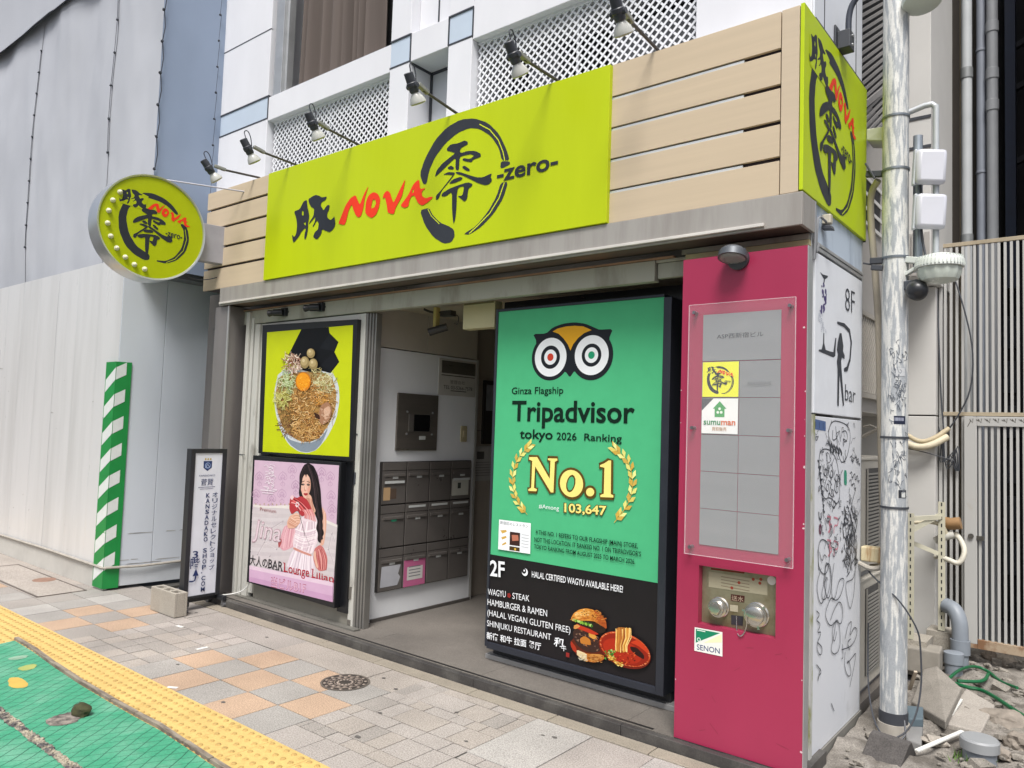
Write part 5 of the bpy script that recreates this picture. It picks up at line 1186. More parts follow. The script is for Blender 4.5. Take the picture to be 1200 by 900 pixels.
a.poly([K4(*v) for v in ((375,370),(520,390),(515,460),(375,440))], ink('43241e')); a.text('\u9001\u6c34', K4(382, 432), K4(508, 450), K4(382, 382), ink('a89682'), cap=.83)
a.poly([K4(*v) for v in ((378,590),(505,605),(500,705),(378,690))], ink('35343a')); a.poly([K4(*v) for v in ((365,480),(450,490),(450,560),(365,550))], ink('a09a86')); a.disc(K4(805, 228), .021, ink('c9c8c2'))
a.build('markings', fc)
# security sticker
a = Art((0, RY-.001, 0), *FRONT); S4 = a.crop(760, 640, 4.615)
sk = thing('security_sticker', 'small white and green security sticker with navy lettering under the hose inlet', 'sticker', tuple(Vector((-1.59, RY, .55))))
P = [S4(*v) for v in ((250,438),(400,465),(400,597),(248,565))]; a.poly(P, ink('dfe0da')); a.poly([S4(*v) for v in ((256,446),(388,470),(256,522))], ink('1b7d5a')); a.poly([S4(*v) for v in ((396,475),(396,520),(300,522))], ink('ebe6b8'))
a.text('SENON', S4(262, 558), S4(386, 582), S4(262, 530), ink('2c3a6c'), bold=.005); a.disc(S4(273, 505), .010, ink('cfe0d6')); a.disc(S4(273, 505), .006, ink('1b7d5a')); a.stroke([S4(262, 453), S4(308, 462)], .005, ink('cfe0d6'))
a.build('print', sk)
# tenant directory under acrylic
dr = thing('tenant_directory', 'clear acrylic sheet on six studs over grey tenant name plates on the red pillar', 'directory board', (-1.5, RY, 1.6))
PLT = mat('grey_name_plate', '8a8c8e', .45, .2, var=.06, scale=3, stretch=(.3, 1, 3))
a = Art((0, RY-.002, 0), *FRONT); W1 = a.crop(760, 260, 4.615); W2 = a.crop(760, 455, 4.615); W6 = a.crop(815, 360, 6.0)
lx = W1(294, 700).x; rx = W1(716, 700).x; mx_ = W2(487, 250).x
zz = [W1(500, 490).y, (W1(290, 757).y+W1(716, 745).y)/2, (W2(285, 52).y+W2(710, 48).y)/2, (W2(285, 252).y+W2(705, 258).y)/2, (W2(280, 450).y+W2(705, 472).y)/2, (W2(278, 652).y+W2(703, 685).y)/2, (W2(275, 850).y+W2(702, 895).y)/2]
mb = MB(); mb.box(lx, rx, RY-.004, RY-.0002, zz[1]+.003, zz[0]); mb.build('name_plate', PLT, dr)
for r in range(5):
    for x0, x1 in ((lx, mx_-.0015), (mx_+.0015, rx)):
        mb = MB(); mb.box(x0, x1, RY-.004, RY-.0002, zz[r+2]+.0015, zz[r+1]-.0015); o = mb.build('name_plate', PLT, dr)
a.O = Vector((0, RY-.0042, 0))
DKG = ink('45474a')
a.text('ASP\u897f\u65b0\u5bbf\u30d3\u30eb', W1(370, 632), W1(622, 617), W1(370, 608), DKG, cap=.80)
cl = ((lx+mx_)/2, (zz[1]+zz[2])/2); hw = (mx_-lx)/2-.003; hh = (zz[1]-zz[2])/2-.003
a.rect(cl[0]-hw, cl[1]-hh, cl[0]+hw, cl[1]+hh, ink('e3e23c')); logo_stack(a, (cl[0], cl[1]-.004), min(hw, hh)*.80, ink('e3e23c'))
c2 = (cl[0], (zz[2]+zz[3])/2); a.rect(c2[0]-hw, c2[1]-hh, c2[0]+hw, c2[1]+hh, ink('e6e6e4'))
a.poly([(c2[0]-hw, c2[1]+hh), (c2[0]-hw, c2[1]+hh*.3), (c2[0]-hw*.35, c2[1]+hh)], ink('55575c'))
g_ = ink('4c9a5a'); x_, y_ = c2[0], c2[1]+hh*.28
a.poly([(x_-.036, y_+.012), (x_, y_+.05), (x_+.036, y_+.012)], g_); a.rect(x_-.026, y_-.03, x_+.026, y_+.013, g_); a.disc((x_, y_+.012), .007, ink('dfe8dc')); a.disc((x_-.009, y_-.006), .007, ink('dfe8dc')); a.disc((x_+.009, y_-.006), .007, ink('dfe8dc'))
a.text('sumuman', (c2[0]-hw*.86, c2[1]-hh*.48), (c2[0]+.0, c2[1]-hh*.48), (c2[0]-hw*.86, c2[1]-hh*.28), ink('3a7a52'), cap=.53, bold=.03) if False else None
a.text('sumu', (c2[0]-hw*.88, c2[1]-hh*.5), (c2[0]+hw*.06, c2[1]-hh*.5), (c2[0]-hw*.88, c2[1]-hh*.24), ink('3f8557'), cap=.53, bold=.02); a.text('man', (c2[0]+hw*.1, c2[1]-hh*.5), (c2[0]+hw*.88, c2[1]-hh*.5), (c2[0]+hw*.1, c2[1]-hh*.24), ink('d0632e'), cap=.53, bold=.02)
a.text('\u8cb7\u53d6\u8ca9\u58f2', (c2[0]-hw*.4, c2[1]-hh*.82), (c2[0]+hw*.4, c2[1]-hh*.82), (c2[0]-hw*.4, c2[1]-hh*.62), ink('a8763f'), cap=.83)
c3 = ((mx_+rx)/2, (zz[1]+zz[2])/2); a.text('ASIANWAVE', (c3[0]-.06, c3[1]-.03), (c3[0]+.06, c3[1]-.03), (c3[0]-.06, c3[1]-.014), ink('6c6e72')); 
a.build('lettering', dr)
ac = bpy.data.materials.new('clear_acrylic'); ac.use_nodes = True; n_ = ac.node_tree; pb_ = n_.nodes['Principled BSDF']
pb_.inputs['Base Color'].default_value = (.95, .96, .97, 1); pb_.inputs['Roughness'].default_value = .045; pb_.inputs['Alpha'].default_value = .045; pb_.inputs['Specular IOR Level'].default_value = .5
mb = MB(); mb.box(-1.718, -1.180, 3.566, 3.571, .996, 2.258); mb.build('acrylic_sheet', ac, dr)
ae = bpy.data.materials.new('acrylic_edge'); ae.use_nodes = True; pe = ae.node_tree.nodes['Principled BSDF']; pe.inputs['Base Color'].default_value = (.85, .75, .78, 1); pe.inputs['Alpha'].default_value = .35; pe.inputs['Roughness'].default_value = .2
mb = MB()
for b_ in ((-1.721, -1.7185, .994, 2.260), (-1.1795, -1.177, .994, 2.260)): mb.box(b_[0], b_[1], 3.565, 3.572, b_[2], b_[3])
mb.box(-1.7185, -1.1795, 3.565, 3.572, 2.2585, 2.261); mb.box(-1.7185, -1.1795, 3.565, 3.572, .993, .9955); mb.build('acrylic_edge', ae, dr)
for x_ in (-1.692, -1.206):
    for z_ in (2.22, 1.63, 1.03): mb = MB(); mb.cyl((x_, RY, z_), (x_, 3.561, z_), .009, 14); mb.build('stud', mat('steel_stud', '87868a', .3, .8), dr, smooth=True)
# round bulkhead lamp
wl2 = thing('wall_lamp', 'grey hooded wall lamp high on the red pillar', 'wall lamp', (-1.5, RY, 2.44)); P = aty(866, 304, RY)
mb = MB(); mb.lathe(P, (0, -1, 0), [(0, .055), (.02, .055), (.026, .045)], 24); mb.build('mount', BLK, wl2, smooth=True)
mb = MB(); Q0 = P+Vector((-.008, -.055, .028)); mb.lathe(Q0, (0, -.25, -1), [(-.022, .02), (-.016, .05), (-.004, .064), (.004, .066), (.0045, .07), (.036, .072)], 24); mb.build('hood', mat('lamp_grey', '585c61', .4, .4, var=.1), wl2, smooth=True)
mb = MB(); mb.lathe(Q0+Vector((0, -.009, -.036)), (0, -.25, -1), [(0, .062), (.006, .05), (.008, .03)], 24); mb.build('lens', mat('lamp_lens', '7c7f80', .25, var=.05), wl2, smooth=True)
mb = MB(); mb.bar(P+Vector((.02, -.02, .035)), Q0+Vector((.03, .01, 0)), .05, .03); mb.build('arm', BLK, wl2, bevel=.004)

# ---------------------------------------------------------------- boards on the pier side
bb = thing('bar_signboard', 'white board with 8F and wine glass emblem of a bar on the pier side', 'sign', (-1.17, 4.27, 2.1))
mb = MB(); mb.box(-1.19, -1.172, 3.835, 4.708, 1.722, 2.53); mb.build('board', ink('dfe3e8', .35), bb, bevel=.003)
a = Art((-1.1718, 0, 0), *SIDE); L4 = a.crop(948, 290, 4.5); LK = ink('33373f')
def LP(pts, m=LK): a.poly([L4(*q) for q in pts], m, lift=.3)
LP([(58,128),(72,142),(100,150),(98,158),(84,168),(80,190),(76,190),(78,166),(66,145)]); LP([(76,450),(80,452),(80,505),(88,540),(110,548),(128,552),(138,478),(144,476),(138,572),(128,580),(50,547),(52,538),(66,538),(74,505)])
rnd = random.Random(2)
for k in range(52):
    t = rnd.random(); y = 190+t*260; x = 72+10*math.sin(t*7)+rnd.uniform(-12, 12)
    a.disc(L4(x, y), rnd.choice([.006, .010, .014]) if y < 345 else .007, ink('4a3f72') if y < 340 else ink('aab0bd'), lift=.05, n=10)
    if y >= 345: a.disc(L4(x, y), .0045, ink('dfe3e8', .35), lift=.05, n=10)
a.stroke([L4(*q) for q in ((148,396),(185,410),(212,440),(222,500),(215,590),(200,640),(184,646))], [.012, .022, .026, .026, .024, .03, .02], LK, sm=0)
LP([(160,452),(170,452),(180,520),(178,548),(187,570),(186,588),(172,580),(168,600),(170,640),(184,830),(178,838),(160,660),(156,835),(148,835),(150,640),(146,600),(152,560),(146,540),(150,500)])
a.text('8F', L4(190, 332), L4(240, 352), L4(190, 210), LK, bold=-.012); a.text('bar', L4(188, 806), L4(243, 822), L4(188, 712), LK, cap=.73, bold=-.006)
a.build('lettering', bb)
gp_ = thing('graffiti_panel', 'tall white wall panel covered with scribbled graffiti below the bar board', 'panel', (-1.17, 4.27, .9))
GPM = mat('graffiti_white', 'd5d8dd', .45, var=.05, scale=3, tint='b3b5b6', lo=.6, hi=.8)
mb = MB(); mb.box(-1.19, -1.174, 3.845, 4.735, .05, 1.708); mb.build('panel', GPM, gp_, bevel=.003)
mb = MB(); mb.box(-1.192, -1.168, 3.805, 3.843, .02, 1.715); mb.build('mossy_edge', mat('mossy_edge', 'b5b6b2', .8, var=.2, scale=9, tint='7d803e', lo=.5, hi=.62, stretch=(1, 1, .5)), gp_)
mb = MB(); mb.box(-1.21, -1.168, 3.80, 4.74, -.03, .048); mb.build('plinth', mat('plinth_grey', '77756f', .8, var=.2), gp_)
a = Art((-1.1738, 0, 0), *SIDE); G4 = a.crop(948, 484, 4.5); GK = ink('45484f')
def S_(pts, wd=.006, m=None, sm=2): a.stroke([G4(*q) for q in pts], wd, m or GK, lift=.06, sm=sm)
def bubble(pts, m=None): S_(pts+[pts[0], pts[1]], .006, m, 2)
a.poly([G4(*q) for q in ((25,30),(88,45),(88,95),(25,85))], ink('47618f')); 
for k in range(3): a.stroke([G4(34+k*20, 45+k*3), G4(34+k*20, 78+k*3)], .008, ink('24365c'), lift=.1)
bubble([(100,100),(120,40),(165,45),(210,70),(220,130),(200,240),(170,270),(150,200),(110,180)]); S_([(125,90),(122,150),(150,130),(160,80),(165,150)]); S_([(175,100),(195,90),(205,130),(190,160),(175,130),(200,150)]); S_([(140,70),(150,180)])
for k in range(5): S_([(100+k*14, 150+k*9), (112+k*14, 175+k*6), (118+k*14, 205+k*4), (108+k*15, 190+k*6)], .016, None, 1)
bubble([(50,260),(60,190),(110,190),(150,250),(165,420),(150,490),(110,440),(80,460),(60,380)])
for x, y in ((80,270),(110,280),(138,300),(90,350),(115,380),(140,360),(125,440)): S_([(x,y),(x-10,y+40),(x+8,y+70),(x+16,y+30),(x+4,y+20),(x+2,y+60)])
for k in range(8): S_([(44+k*4, 250+k*34), (56+k*3, 262+k*34), (48+k*4, 280+k*34), (62+k*3, 284+k*34)], .010, None, 1)
a.poly([G4(*q) for q in soft([(184,300),(198,303),(199,382),(184,378)])], ink('2e8e72'))
for x, y in ((215,320),(232,330),(246,340),(212,360),(228,380),(240,240),(215,235),(250,250)): S_([(x,y),(x+12,y-14),(x+8,y+26),(x+20,y+10),(x+14,y+30)])
PK = ink('c9808e')
for y in (545, 670): S_([(95,y),(120,y+4),(98,y+40),(125,y+45),(100,y+85)], .010, PK, 1); S_([(110,y),(108,y+88)], .010, PK, 1); S_([(130,y+5),(155,y+12),(150,y+50),(132,y+45),(130,y+90)], .009, PK, 1)
rnd = random.Random(9)
for k in range(46):
    x, y = rnd.uniform(178, 250), rnd.uniform(480, 790); S_([(x, y), (x+rnd.uniform(-10, 20), y+rnd.uniform(10, 60)), (x+rnd.uniform(-16, 24), y+rnd.uniform(20, 90))], rnd.choice([.005, .007, .012]), None, 1)
S_([(245,400),(225,470),(215,560),(240,650)]); S_([(50,520),(52,560),(64,562),(62,524)], .010); S_([(55,590),(64,600),(60,640),(52,620),(55,590)], .016, ink('6c3f52'))
bubble([(50,830),(45,720),(60,660),(100,680),(110,760),(90,860)]); bubble([(75,900),(85,800),(110,790),(120,900),(100,1000)])
for k in range(120):
    x, y = rnd.uniform(45, 255), rnd.uniform(40, 760)
    if 180 < x < 205 and 290 < y < 390: continue
    q = [(x, y)]
    for j_ in range(rnd.choice([3, 4, 5])): q.append((q[-1][0]+rnd.uniform(-9, 11), q[-1][1]+rnd.uniform(-26, 30)))
    S_(q, rnd.choice([.0035, .004, .0055]), ink(rnd.choice(['3a3d44', '5d616a', '4a4d55'])), 2)
G5 = a.crop(760, 640, 4.615)
for pts in ([(930,120),(905,200),(915,290),(935,320),(960,230),(950,110),(960,80),(985,150),(970,260),(940,300),(930,250),(960,160),(965,185)], [(1000,90),(985,200),(990,300),(1010,270),(1025,180),(1060,170),(1040,260),(1010,300),(985,270),(960,330),(950,380),(980,440),(1010,400),(1040,430),(1050,340),(1030,290),(1000,340),(980,400)],
    [(1120,100),(1105,180),(1070,190),(1060,210),(1080,330),(1090,340),(1110,250),(1115,120)], [(1010,400),(1000,480),(980,560),(1000,590),(1030,560),(1035,480),(1020,380),(985,450),(1000,530),(1015,460)], [(1060,500),(1075,420),(1100,400),(1080,500),(1110,430),(1130,460),(1100,540),(1040,560)],
    [(1060,570),(1055,650),(1075,710),(1095,690),(1080,610),(1065,640),(1100,600),(1120,570),(1110,640),(1085,760)], [(905,350),(925,370),(900,400),(930,420),(905,470),(935,460),(900,540),(925,600),(940,550),(910,520)], [(905,640),(935,680),(915,700),(910,740),(925,660)], [(920,30),(935,90),(945,40),(960,60)], [(1085,560),(1070,520),(1090,500)], [(985,850),(1000,890)], [(1045,530),(1050,600),(1040,610)]):
    a.stroke([G5(*q) for q in pts], .0058, GK, lift=.08, sm=2)
for k in range(26):
    x, y = rnd.uniform(1060, 1125), rnd.uniform(-150, 60); a.stroke([G5(x, y), G5(x+rnd.uniform(-14, 10), y+rnd.uniform(20, 50)), G5(x+rnd.uniform(-20, 20), y+rnd.uniform(50, 90))], .006, GK, lift=.05, sm=1)
a.build('graffiti', gp_)

# ---------------------------------------------------------------- street pole and what hangs on it
PC = Vector((-.975, 4.62, 0))
POLE = mat('peeling_pole', 'd0d1cd', .5, .15, var=.05, scale=48, tint='9fa4a8', lo=.46, hi=.54, stretch=(1, 1, .13), bump=.3, fine=.08)
nP = POLE.node_tree; zc_ = nP.nodes.new('ShaderNodeSeparateXYZ'); tcp = next(n for n in nP.nodes if n.type == 'TEX_COORD'); nP.links.new(tcp.outputs['Object'], zc_.inputs[0])
mrp = nP.nodes.new('ShaderNodeMapRange'); mrp.inputs['From Min'].default_value = .55; mrp.inputs['From Max'].default_value = 1.35; mrp.inputs['To Min'].default_value = .045; mrp.inputs['To Max'].default_value = -.005
nP.links.new(zc_.outputs['Z'], mrp.inputs['Value']); adp = nP.nodes.new('ShaderNodeMath'); adp.operation = 'ADD'
rmp = next(n for n in nP.nodes if n.type == 'VALTORGB'); src_ = rmp.inputs['Fac'].links[0].from_socket
nP.links.new(src_, adp.inputs[0]); nP.links.new(mrp.outputs[0], adp.inputs[1]); nP.links.new(adp.outputs[0], rmp.inputs['Fac'])
po = thing('street_pole', 'white street pole with peeling paint and stickers beside the corner of the shop', 'pole', tuple(PC))
mb = MB(); mb.cyl(PC+Vector((0, 0, .10)), PC+Vector((0, 0, 8)), .068, 40); mb.build('shaft', POLE, po, smooth=True)
mb = MB(); mb.lathe(PC, (0, 0, 1), [(.07, .073), (.13, .073)], 32); mb.build('collar', BLK, po, smooth=True)
mb = MB(); mb.lathe(PC, (0, 0, 1), [(-.02, .085), (.07, .08)], 32); mb.build('foot', mat('pole_foot', '9b968d', .9, var=.2, scale=12), po, smooth=True)
for z in (3.43, 3.125, 2.62, 1.61, 1.225):
    mb = MB(); mb.lathe(PC, (0, 0, 1), [(z, .0685), (z, .073), (z+.012, .073), (z+.012, .0685)], 32, cap=False); mb.build('clamp_band', mat('clamp_band', '7c838a', .4, .6) if z > 2 else BLK, po, smooth=True)
def stick(z0, z1, t0, t1, m, nm='sticker'):
    mb = MB(); n = 6; vs = []
    for i in range(n+1):
        t = t0+(t1-t0)*i/n
        for z in (z0, z1): vs.append(PC+Vector((.0695*math.sin(t), -.0695*math.cos(t), z)))
    mb.add(vs, [(2*i, 2*i+2, 2*i+3, 2*i+1) for i in range(n)]); mb.build(nm, m, po)
TV = math.atan2(-PC.x, PC.y)      # facing the camera
stick(1.69, 1.735, TV-.05, TV+.85, ink('23283a')); stick(1.708, 1.726, TV+.0, TV+.7, ink('8e93a3')); stick(1.955, 2.0, TV-.05, TV+.8, ink('b5b8ba')); stick(1.287, 1.33, TV+.3, TV+1.0, ink('2f3238')); stick(1.29, 1.318, TV+.55, TV+.9, ink('c9ccc9'))
gm_ = MB(); rnd = random.Random(12)
def pst(t, z, r=.0697): return PC+Vector((r*math.sin(t), -r*math.cos(t), z))
for k in range(70):
    t, z = TV+rnd.uniform(-.3, 1.0), rnd.choice([rnd.uniform(1.35, 2.15), rnd.uniform(1.3, 1.6), rnd.uniform(1.78, 2.1)])
    pts = [pst(t, z)]; 
    for q in range(3): pts.append(pst(t+rnd.uniform(-.25, .25), z+rnd.uniform(-.035, .035)))
    gm_.tube(pts, .0014, 4, 1)
gm_.build('scribble', ink('6a7078'), po)
ct = thing('cable_loop', 'black cable looped around the foot of the street pole', 'cable', (-.97, 4.5, .1))
mb = MB(); mb.tube([(-1.15, 4.75, .86), (-1.08, 4.62, .83), (-.93, 4.53, .75), (-.84, 4.55, .60), (-.835, 4.58, .5), (-.825, 4.56, .3), (-.85, 4.5, .12), (-.93, 4.44, .03), (-1.02, 4.45, .05), (-1.10, 4.60, .2), (-1.13, 4.72, .42), (-1.16, 4.85, .52)], .0045, 6, 2)
mb.tube([(-.90, 4.52, .12), (-.88, 4.46, .05), (-.95, 4.42, .03), (-1.0, 4.45, .03)], .005, 6, 2); mb.build('cable', BLK, ct)
# dome street lamp
dl = thing('dome_lamp', 'pale green ribbed dome lamp clamped to the pole above the camera', 'street lamp', (-.755, 4.6, 2.53)); D0 = Vector((-.748, 4.58, 2.535))
DLM = mat('lamp_housing', 'cdd2cd', .4, var=.05); 
mb = MB(); mb.lathe(D0, (0, 0, 1), [(.005, .118), (.045, .118), (.062, .105), (.078, .06), (.082, .02)], 40)
mb.build('housing', DLM, dl, smooth=True)
mb = MB()
for k in range(40):
    t = k*math.pi/20; mb.bar(D0+Vector((.119*math.cos(t), .119*math.sin(t), .012)), D0+Vector((.108*math.cos(t), .108*math.sin(t), .062)), .006, .010)
mb.build('fin', mat('lamp_fin', 'b9bfba', .5), dl)
mb = MB(); n = 48; prof = [(.004, .104), (-.03, .104), (-.062, .09), (-.074, .06), (-.078, .01)]; vs = []
for d, r in prof:
    for k in range(n): t = 2*math.pi*k/n; rr = r*(1+.035*math.cos(12*t)); vs.append(D0+Vector((rr*math.cos(t), rr*math.sin(t), d)))
mb.add(vs, [(i*n+k, i*n+(k+1) % n, (i+1)*n+(k+1) % n, (i+1)*n+k) for i in range(len(prof)-1) for k in range(n)]+[[(len(prof)-1)*n+k for k in range(n)]]); mb.build('glass_bowl', mat('lamp_bowl', 'bcc4bb', .25, var=.05), dl, smooth=True)
mb = MB(); mb.bar(PC+Vector((.06, -.01, 2.61)), D0+Vector((-.07, 0, .05)), .05, .035); mb.bar(PC+Vector((.05, -.02, 2.52)), D0+Vector((-.09, 0, .03)), .03, .02); mb.build('arm', DLM, dl, bevel=.004)
# antenna boxes on their own thin mast
mast = thing('antenna_mast', 'thin grey conduit mast standing off the street pole carrying two white boxes', 'mast', (-.80, 4.66, 2.6))
mb = MB(); mb.cyl((-.775, 4.64, 2.55), (-.775, 4.64, 3.47), .016, 14); mb.tube([(-.775, 4.64, 3.46), (-.80, 4.64, 3.49), (-.93, 4.63, 3.455)], .016, 10, 1); mb.build('conduit', mat('conduit_grey', 'b3b8bb', .45, .2), mast, smooth=True)
mb = MB(); mb.cyl((-.872, 4.68, 2.55), (-.872, 4.68, 3.33), .025, 16); mb.build('pipe', mat('galvanised', 'a5aeb5', .35, .6, var=.15, scale=12), mast, smooth=True)
mb = MB(); mb.tube([(-.855, 4.63, 3.1), (-.84, 4.62, 2.9), (-.845, 4.62, 2.75), (-.82, 4.61, 2.62)], .007, 6, 2); mb.build('cable', BLK, mast)
proto = None
for z, lab in ((3.112, 'white rounded antenna box, the upper of two beside the street pole'), (2.862, 'white rounded antenna box, the lower of two just above the dome lamp')):
    if proto is None:
        t = thing('antenna_box', lab, 'antenna', (-.795, 4.60, z), group='white antenna boxes on the mast')
        mb = MB(); mb.box(-.078, .078, -.03, .02, -.098, .098); mb.build('cover', mat('antenna_white', 'c3c5cd', .35, var=.03), t, bevel=.022, local=True, smooth=True)
        mb = MB(); mb.box(-.085, -.068, -.0, .035, -.102, .102); mb.box(-.07, .07, .021, .04, -.09, .09); mb.build('back_case', mat('antenna_back', 'b7bcc2', .4), t, bevel=.008, local=True)
        t.rotation_euler = (0, math.radians(3), math.radians(30)); proto = t
    else:
        t = copy_tree(proto); t.location = (-.795, 4.60, z); t['label'] = lab
cm = thing('surveillance_camera', 'black dome surveillance camera hanging under the street pole lamp', 'camera', (-.86, 4.58, 2.43)); P = Vector((-.858, 4.575, 2.435))
mb = MB(); mb.lathe(P, (.25, -.6, -.5), [(-.05, .035), (.0, .055), (.03, .055), (.055, .045), (.07, .02)], 20); mb.build('dome', mat('camera_black', '26282c', .3), cm, smooth=True)
mb = MB(); mb.bar(PC+Vector((.05, -.02, 2.46)), P+Vector((0, .03, .03)), .05, .05); mb.build('bracket', mat('camera_bracket', '4c5056', .4, .4), cm, bevel=.004)
fl = thing('floodlight', 'pale round floodlight at the top edge beside the street pole', 'lamp', (-.82, 4.6, 4.05)); P = Vector((-.835, 4.58, 4.075))
mb = MB(); mb.lathe(P, (.15, -.2, -1), [(-.10, .04), (-.05, .09), (0, .105), (.025, .10), (.035, .07)], 28); mb.build('bowl', mat('flood_bowl', 'c3cbc4', .3, var=.05), fl, smooth=True)
mb = MB(); mb.bar(PC+Vector((.03, 0, 4.17)), P+Vector((0, 0, .09)), .04, .03); mb.build('arm', DLM, fl)
bx = thing('junction_box', 'off white wedge shaped box strapped behind the street pole', 'box', (-1.08, 4.7, 3.43))
mb = MB(); mb.slab([(-1.155, 4.72, 3.45), (-1.02, 4.66, 3.42), (-.99, 4.66, 3.34), (-1.01, 4.66, 3.33), (-1.155, 4.72, 3.38)], (0, .16, 0)); mb.build('case', mat('box_offwhite', 'c9c8c3', .5), bx, bevel=.006)
mb = MB(); mb.bar((-1.02, 4.70, 3.435), PC+Vector((0, .03, 3.44)), .02, .012); mb.build('strap', DLM, bx)
mc_ = thing('pole_bracket', 'black curved tube bracket bolted to the pier side above the corner signboard', 'bracket', (-1.17, 4.4, 3.9))
P = atx(984, 47, -1.165)
mb = MB(); mb.box(-1.176, -1.166, P.y-.07, P.y+.07, P.z-.10, P.z+.06); mb.box(-1.1658, -1.10, P.y-.045, P.y+.045, P.z-.07, P.z+.03); mb.build('plate', BLK, mc_, bevel=.004)
mb = MB(); mb.tube([(-1.12, P.y, P.z+.02), (-1.12, P.y, P.z+.12), (-1.10, P.y, P.z+.19), (-1.05, P.y, P.z+.23), (-.97, P.y+.02, P.z+.25), (-.80, P.y+.05, P.z+.26)], .016, 10, 2); mb.build('tube', mat('tube_black', '3c414b', .4, .2), mc_, smooth=True)
for dz in (-.045, .005): mb = MB(); mb.cyl((-1.10, P.y-.0, P.z+dz), (-1.094, P.y, P.z+dz), .008, 10); mb.build('bolt', SILV, mc_)
bk = thing('clamp_bracket', 'small black clamp fitting with cable on the street pole at lamp height', 'clamp', (-1.06, 4.6, 2.6))
mb = MB(); mb.bar((-1.10, 4.60, 2.62), (-1.0, 4.60, 2.615), .04, .035); mb.bar((-1.09, 4.58, 2.58), (-1.03, 4.58, 2.57), .03, .03); mb.bar((-1.14, 4.6, 2.615), (-1.09, 4.6, 2.60), .01, .01); mb.build('clamp', BLK, bk, bevel=.003)
bk2 = thing('clamp_bracket', 'black clamp fitting at the head of the beige hose behind the pole', 'clamp', (-1.06, 4.6, 3.1))
mb = MB(); mb.bar((-1.13, 4.62, 3.14), (-1.0, 4.62, 3.12), .03, .035); mb.bar((-1.13, 4.6, 3.2), (-1.08, 4.6, 3.10), .012, .012); mb.build('clamp', BLK, bk2, bevel=.003)
hz = MB(); hz.tube([(-1.07, 4.64, 3.10), (-1.12, 4.68, 3.05), (-1.13, 4.72, 2.9), (-1.10, 4.74, 2.5), (-1.085, 4.75, 2.2), (-1.08, 4.78, 1.5), (-1.06, 4.80, .95), (-1.06, 4.74, .88), (-1.13, 4.78, .86)], .019, 10, 2)
tag(hz.build('hose', mat('beige_hose', 'b3aa98', .6, var=.1, scale=6), smooth=True), 'beige insulated hose running down between the pier and the street pole', 'hose')
c4 = MB(); P = atx(965, 262, -1.168); c4.box(-1.174, -1.13, P.y-.012, P.y+.030, P.z-.005, P.z+.045); 
cmo = thing('sensor', 'small beige sensor with black visor under the corner signboard', 'sensor', tuple(P)); c4.build('case', mat('sensor_beige', 'b9b3a2', .5), cmo, bevel=.006)
c4 = MB(); c4.slab([(-1.172, P.y-.02, P.z-.010), (-1.125, P.y-.02, P.z-.018), (-1.118, P.y-.02, P.z-.04), (-1.172, P.y-.02, P.z-.032)], (0, .045, 0)); c4.build('visor', BLK, cmo, bevel=.003)
c4 = MB(); P2 = Vector((-1.165, 3.80, 2.60)); c4.tube([P+Vector((.02, 0, 0)), P2+Vector((0, .05, .12)), P2+Vector((.01, 0, .03)), P2+Vector((0, .01, -.1)), P2+Vector((.005, .05, -.03))], .006, 6, 2)
c4.tube([P2+Vector((0, -.01, .17)), P2+Vector((.005, -.01, .0)), P2+Vector((0, -.012, -.12))], .008, 6, 1); c4.build('cable', mat('grey_cable', '7b7d80', .5), cmo)

# ---------------------------------------------------------------- spotlights above the signboard
SOCK = mat('spot_socket', '33363d', .45, var=.1); BULB = mat('spot_bulb', 'b3b4ae', .25, var=.04); LENS = mat('spot_lens', '9a9b88', .2, var=.05); ARM = mat('spot_arm', '4f4b49', .4, .4); JNT = mat('spot_joint', '8e8f88', .4, .4)
def make_spot(lab):
    t = thing('spotlight', lab, 'spotlight', (0, 0, 0), group='spotlights on arms above the signboard')
    mb = MB(); mb.tube([(0, .06, -.02), (0, 0, 0), (0, -.33, .012)], .0095, 8); mb.box(-.02, .02, .01, .08, -.035, -.008); mb.build('arm', ARM, t, local=True, smooth=True)
    mb = MB(); mb.bar((0, -.29, .012), (0, -.385, .03), .034, .024); mb.build('joint', JNT, t, local=True, bevel=.004)
    ax = Vector((0, .75, -1)).normalized(); top = Vector((0, -.475, .062))
    mb = MB(); mb.lathe(top, ax, [(0, .026), (.004, .03), (.06, .031), (.065, .036), (.085, .036), (.09, .031), (.115, .031), (.125, .026)], 18); mb.build('socket', SOCK, t, local=True, smooth=True)
    mb = MB(); mb.cyl((-.045, -.425, -.005), (.045, -.425, -.005), .016, 12); mb.build('knob', SOCK, t, local=True, smooth=True)
    mb = MB(); mb.lathe(top, ax, [(.125, .022), (.135, .030), (.155, .043), (.178, .052), (.188, .054)], 24); b_ = mb.build('bulb', BULB, t, local=True, smooth=True)
    mb = MB(); mb.lathe(top, ax, [(.1883, .053), (.195, .045), (.198, .02)], 24); mb.build('lens', LENS, b_, local=True, smooth=True)
    mb = MB(); mb.tube([(0, -.455, .08), (.0, -.475, .125), (.0, -.445, .145), (.0, -.415, .10), (0, -.40, .03)], .004, 6, 2); mb.build('cord', SOCK, t, local=True)
    return t
spots = [((300, 210), 'spotlight above the left wooden boards, leftmost near the round sign', 12, -3), ((345, 193), 'spotlight over the left end of the lime signboard, second from the round sign', 8, 3), ((418, 172), 'spotlight in front of the lattice above the brush lettering', 2, 4), ((533, 133), 'spotlight in front of the paired white columns above the ring emblem', 0, 5), ((652, 95), 'spotlight in front of the right lattice at the right end of the lime signboard', 2, -1), ((768, 57), 'spotlight over the right wooden boards, largest and nearest the corner', 0, 3)]
sp0 = None
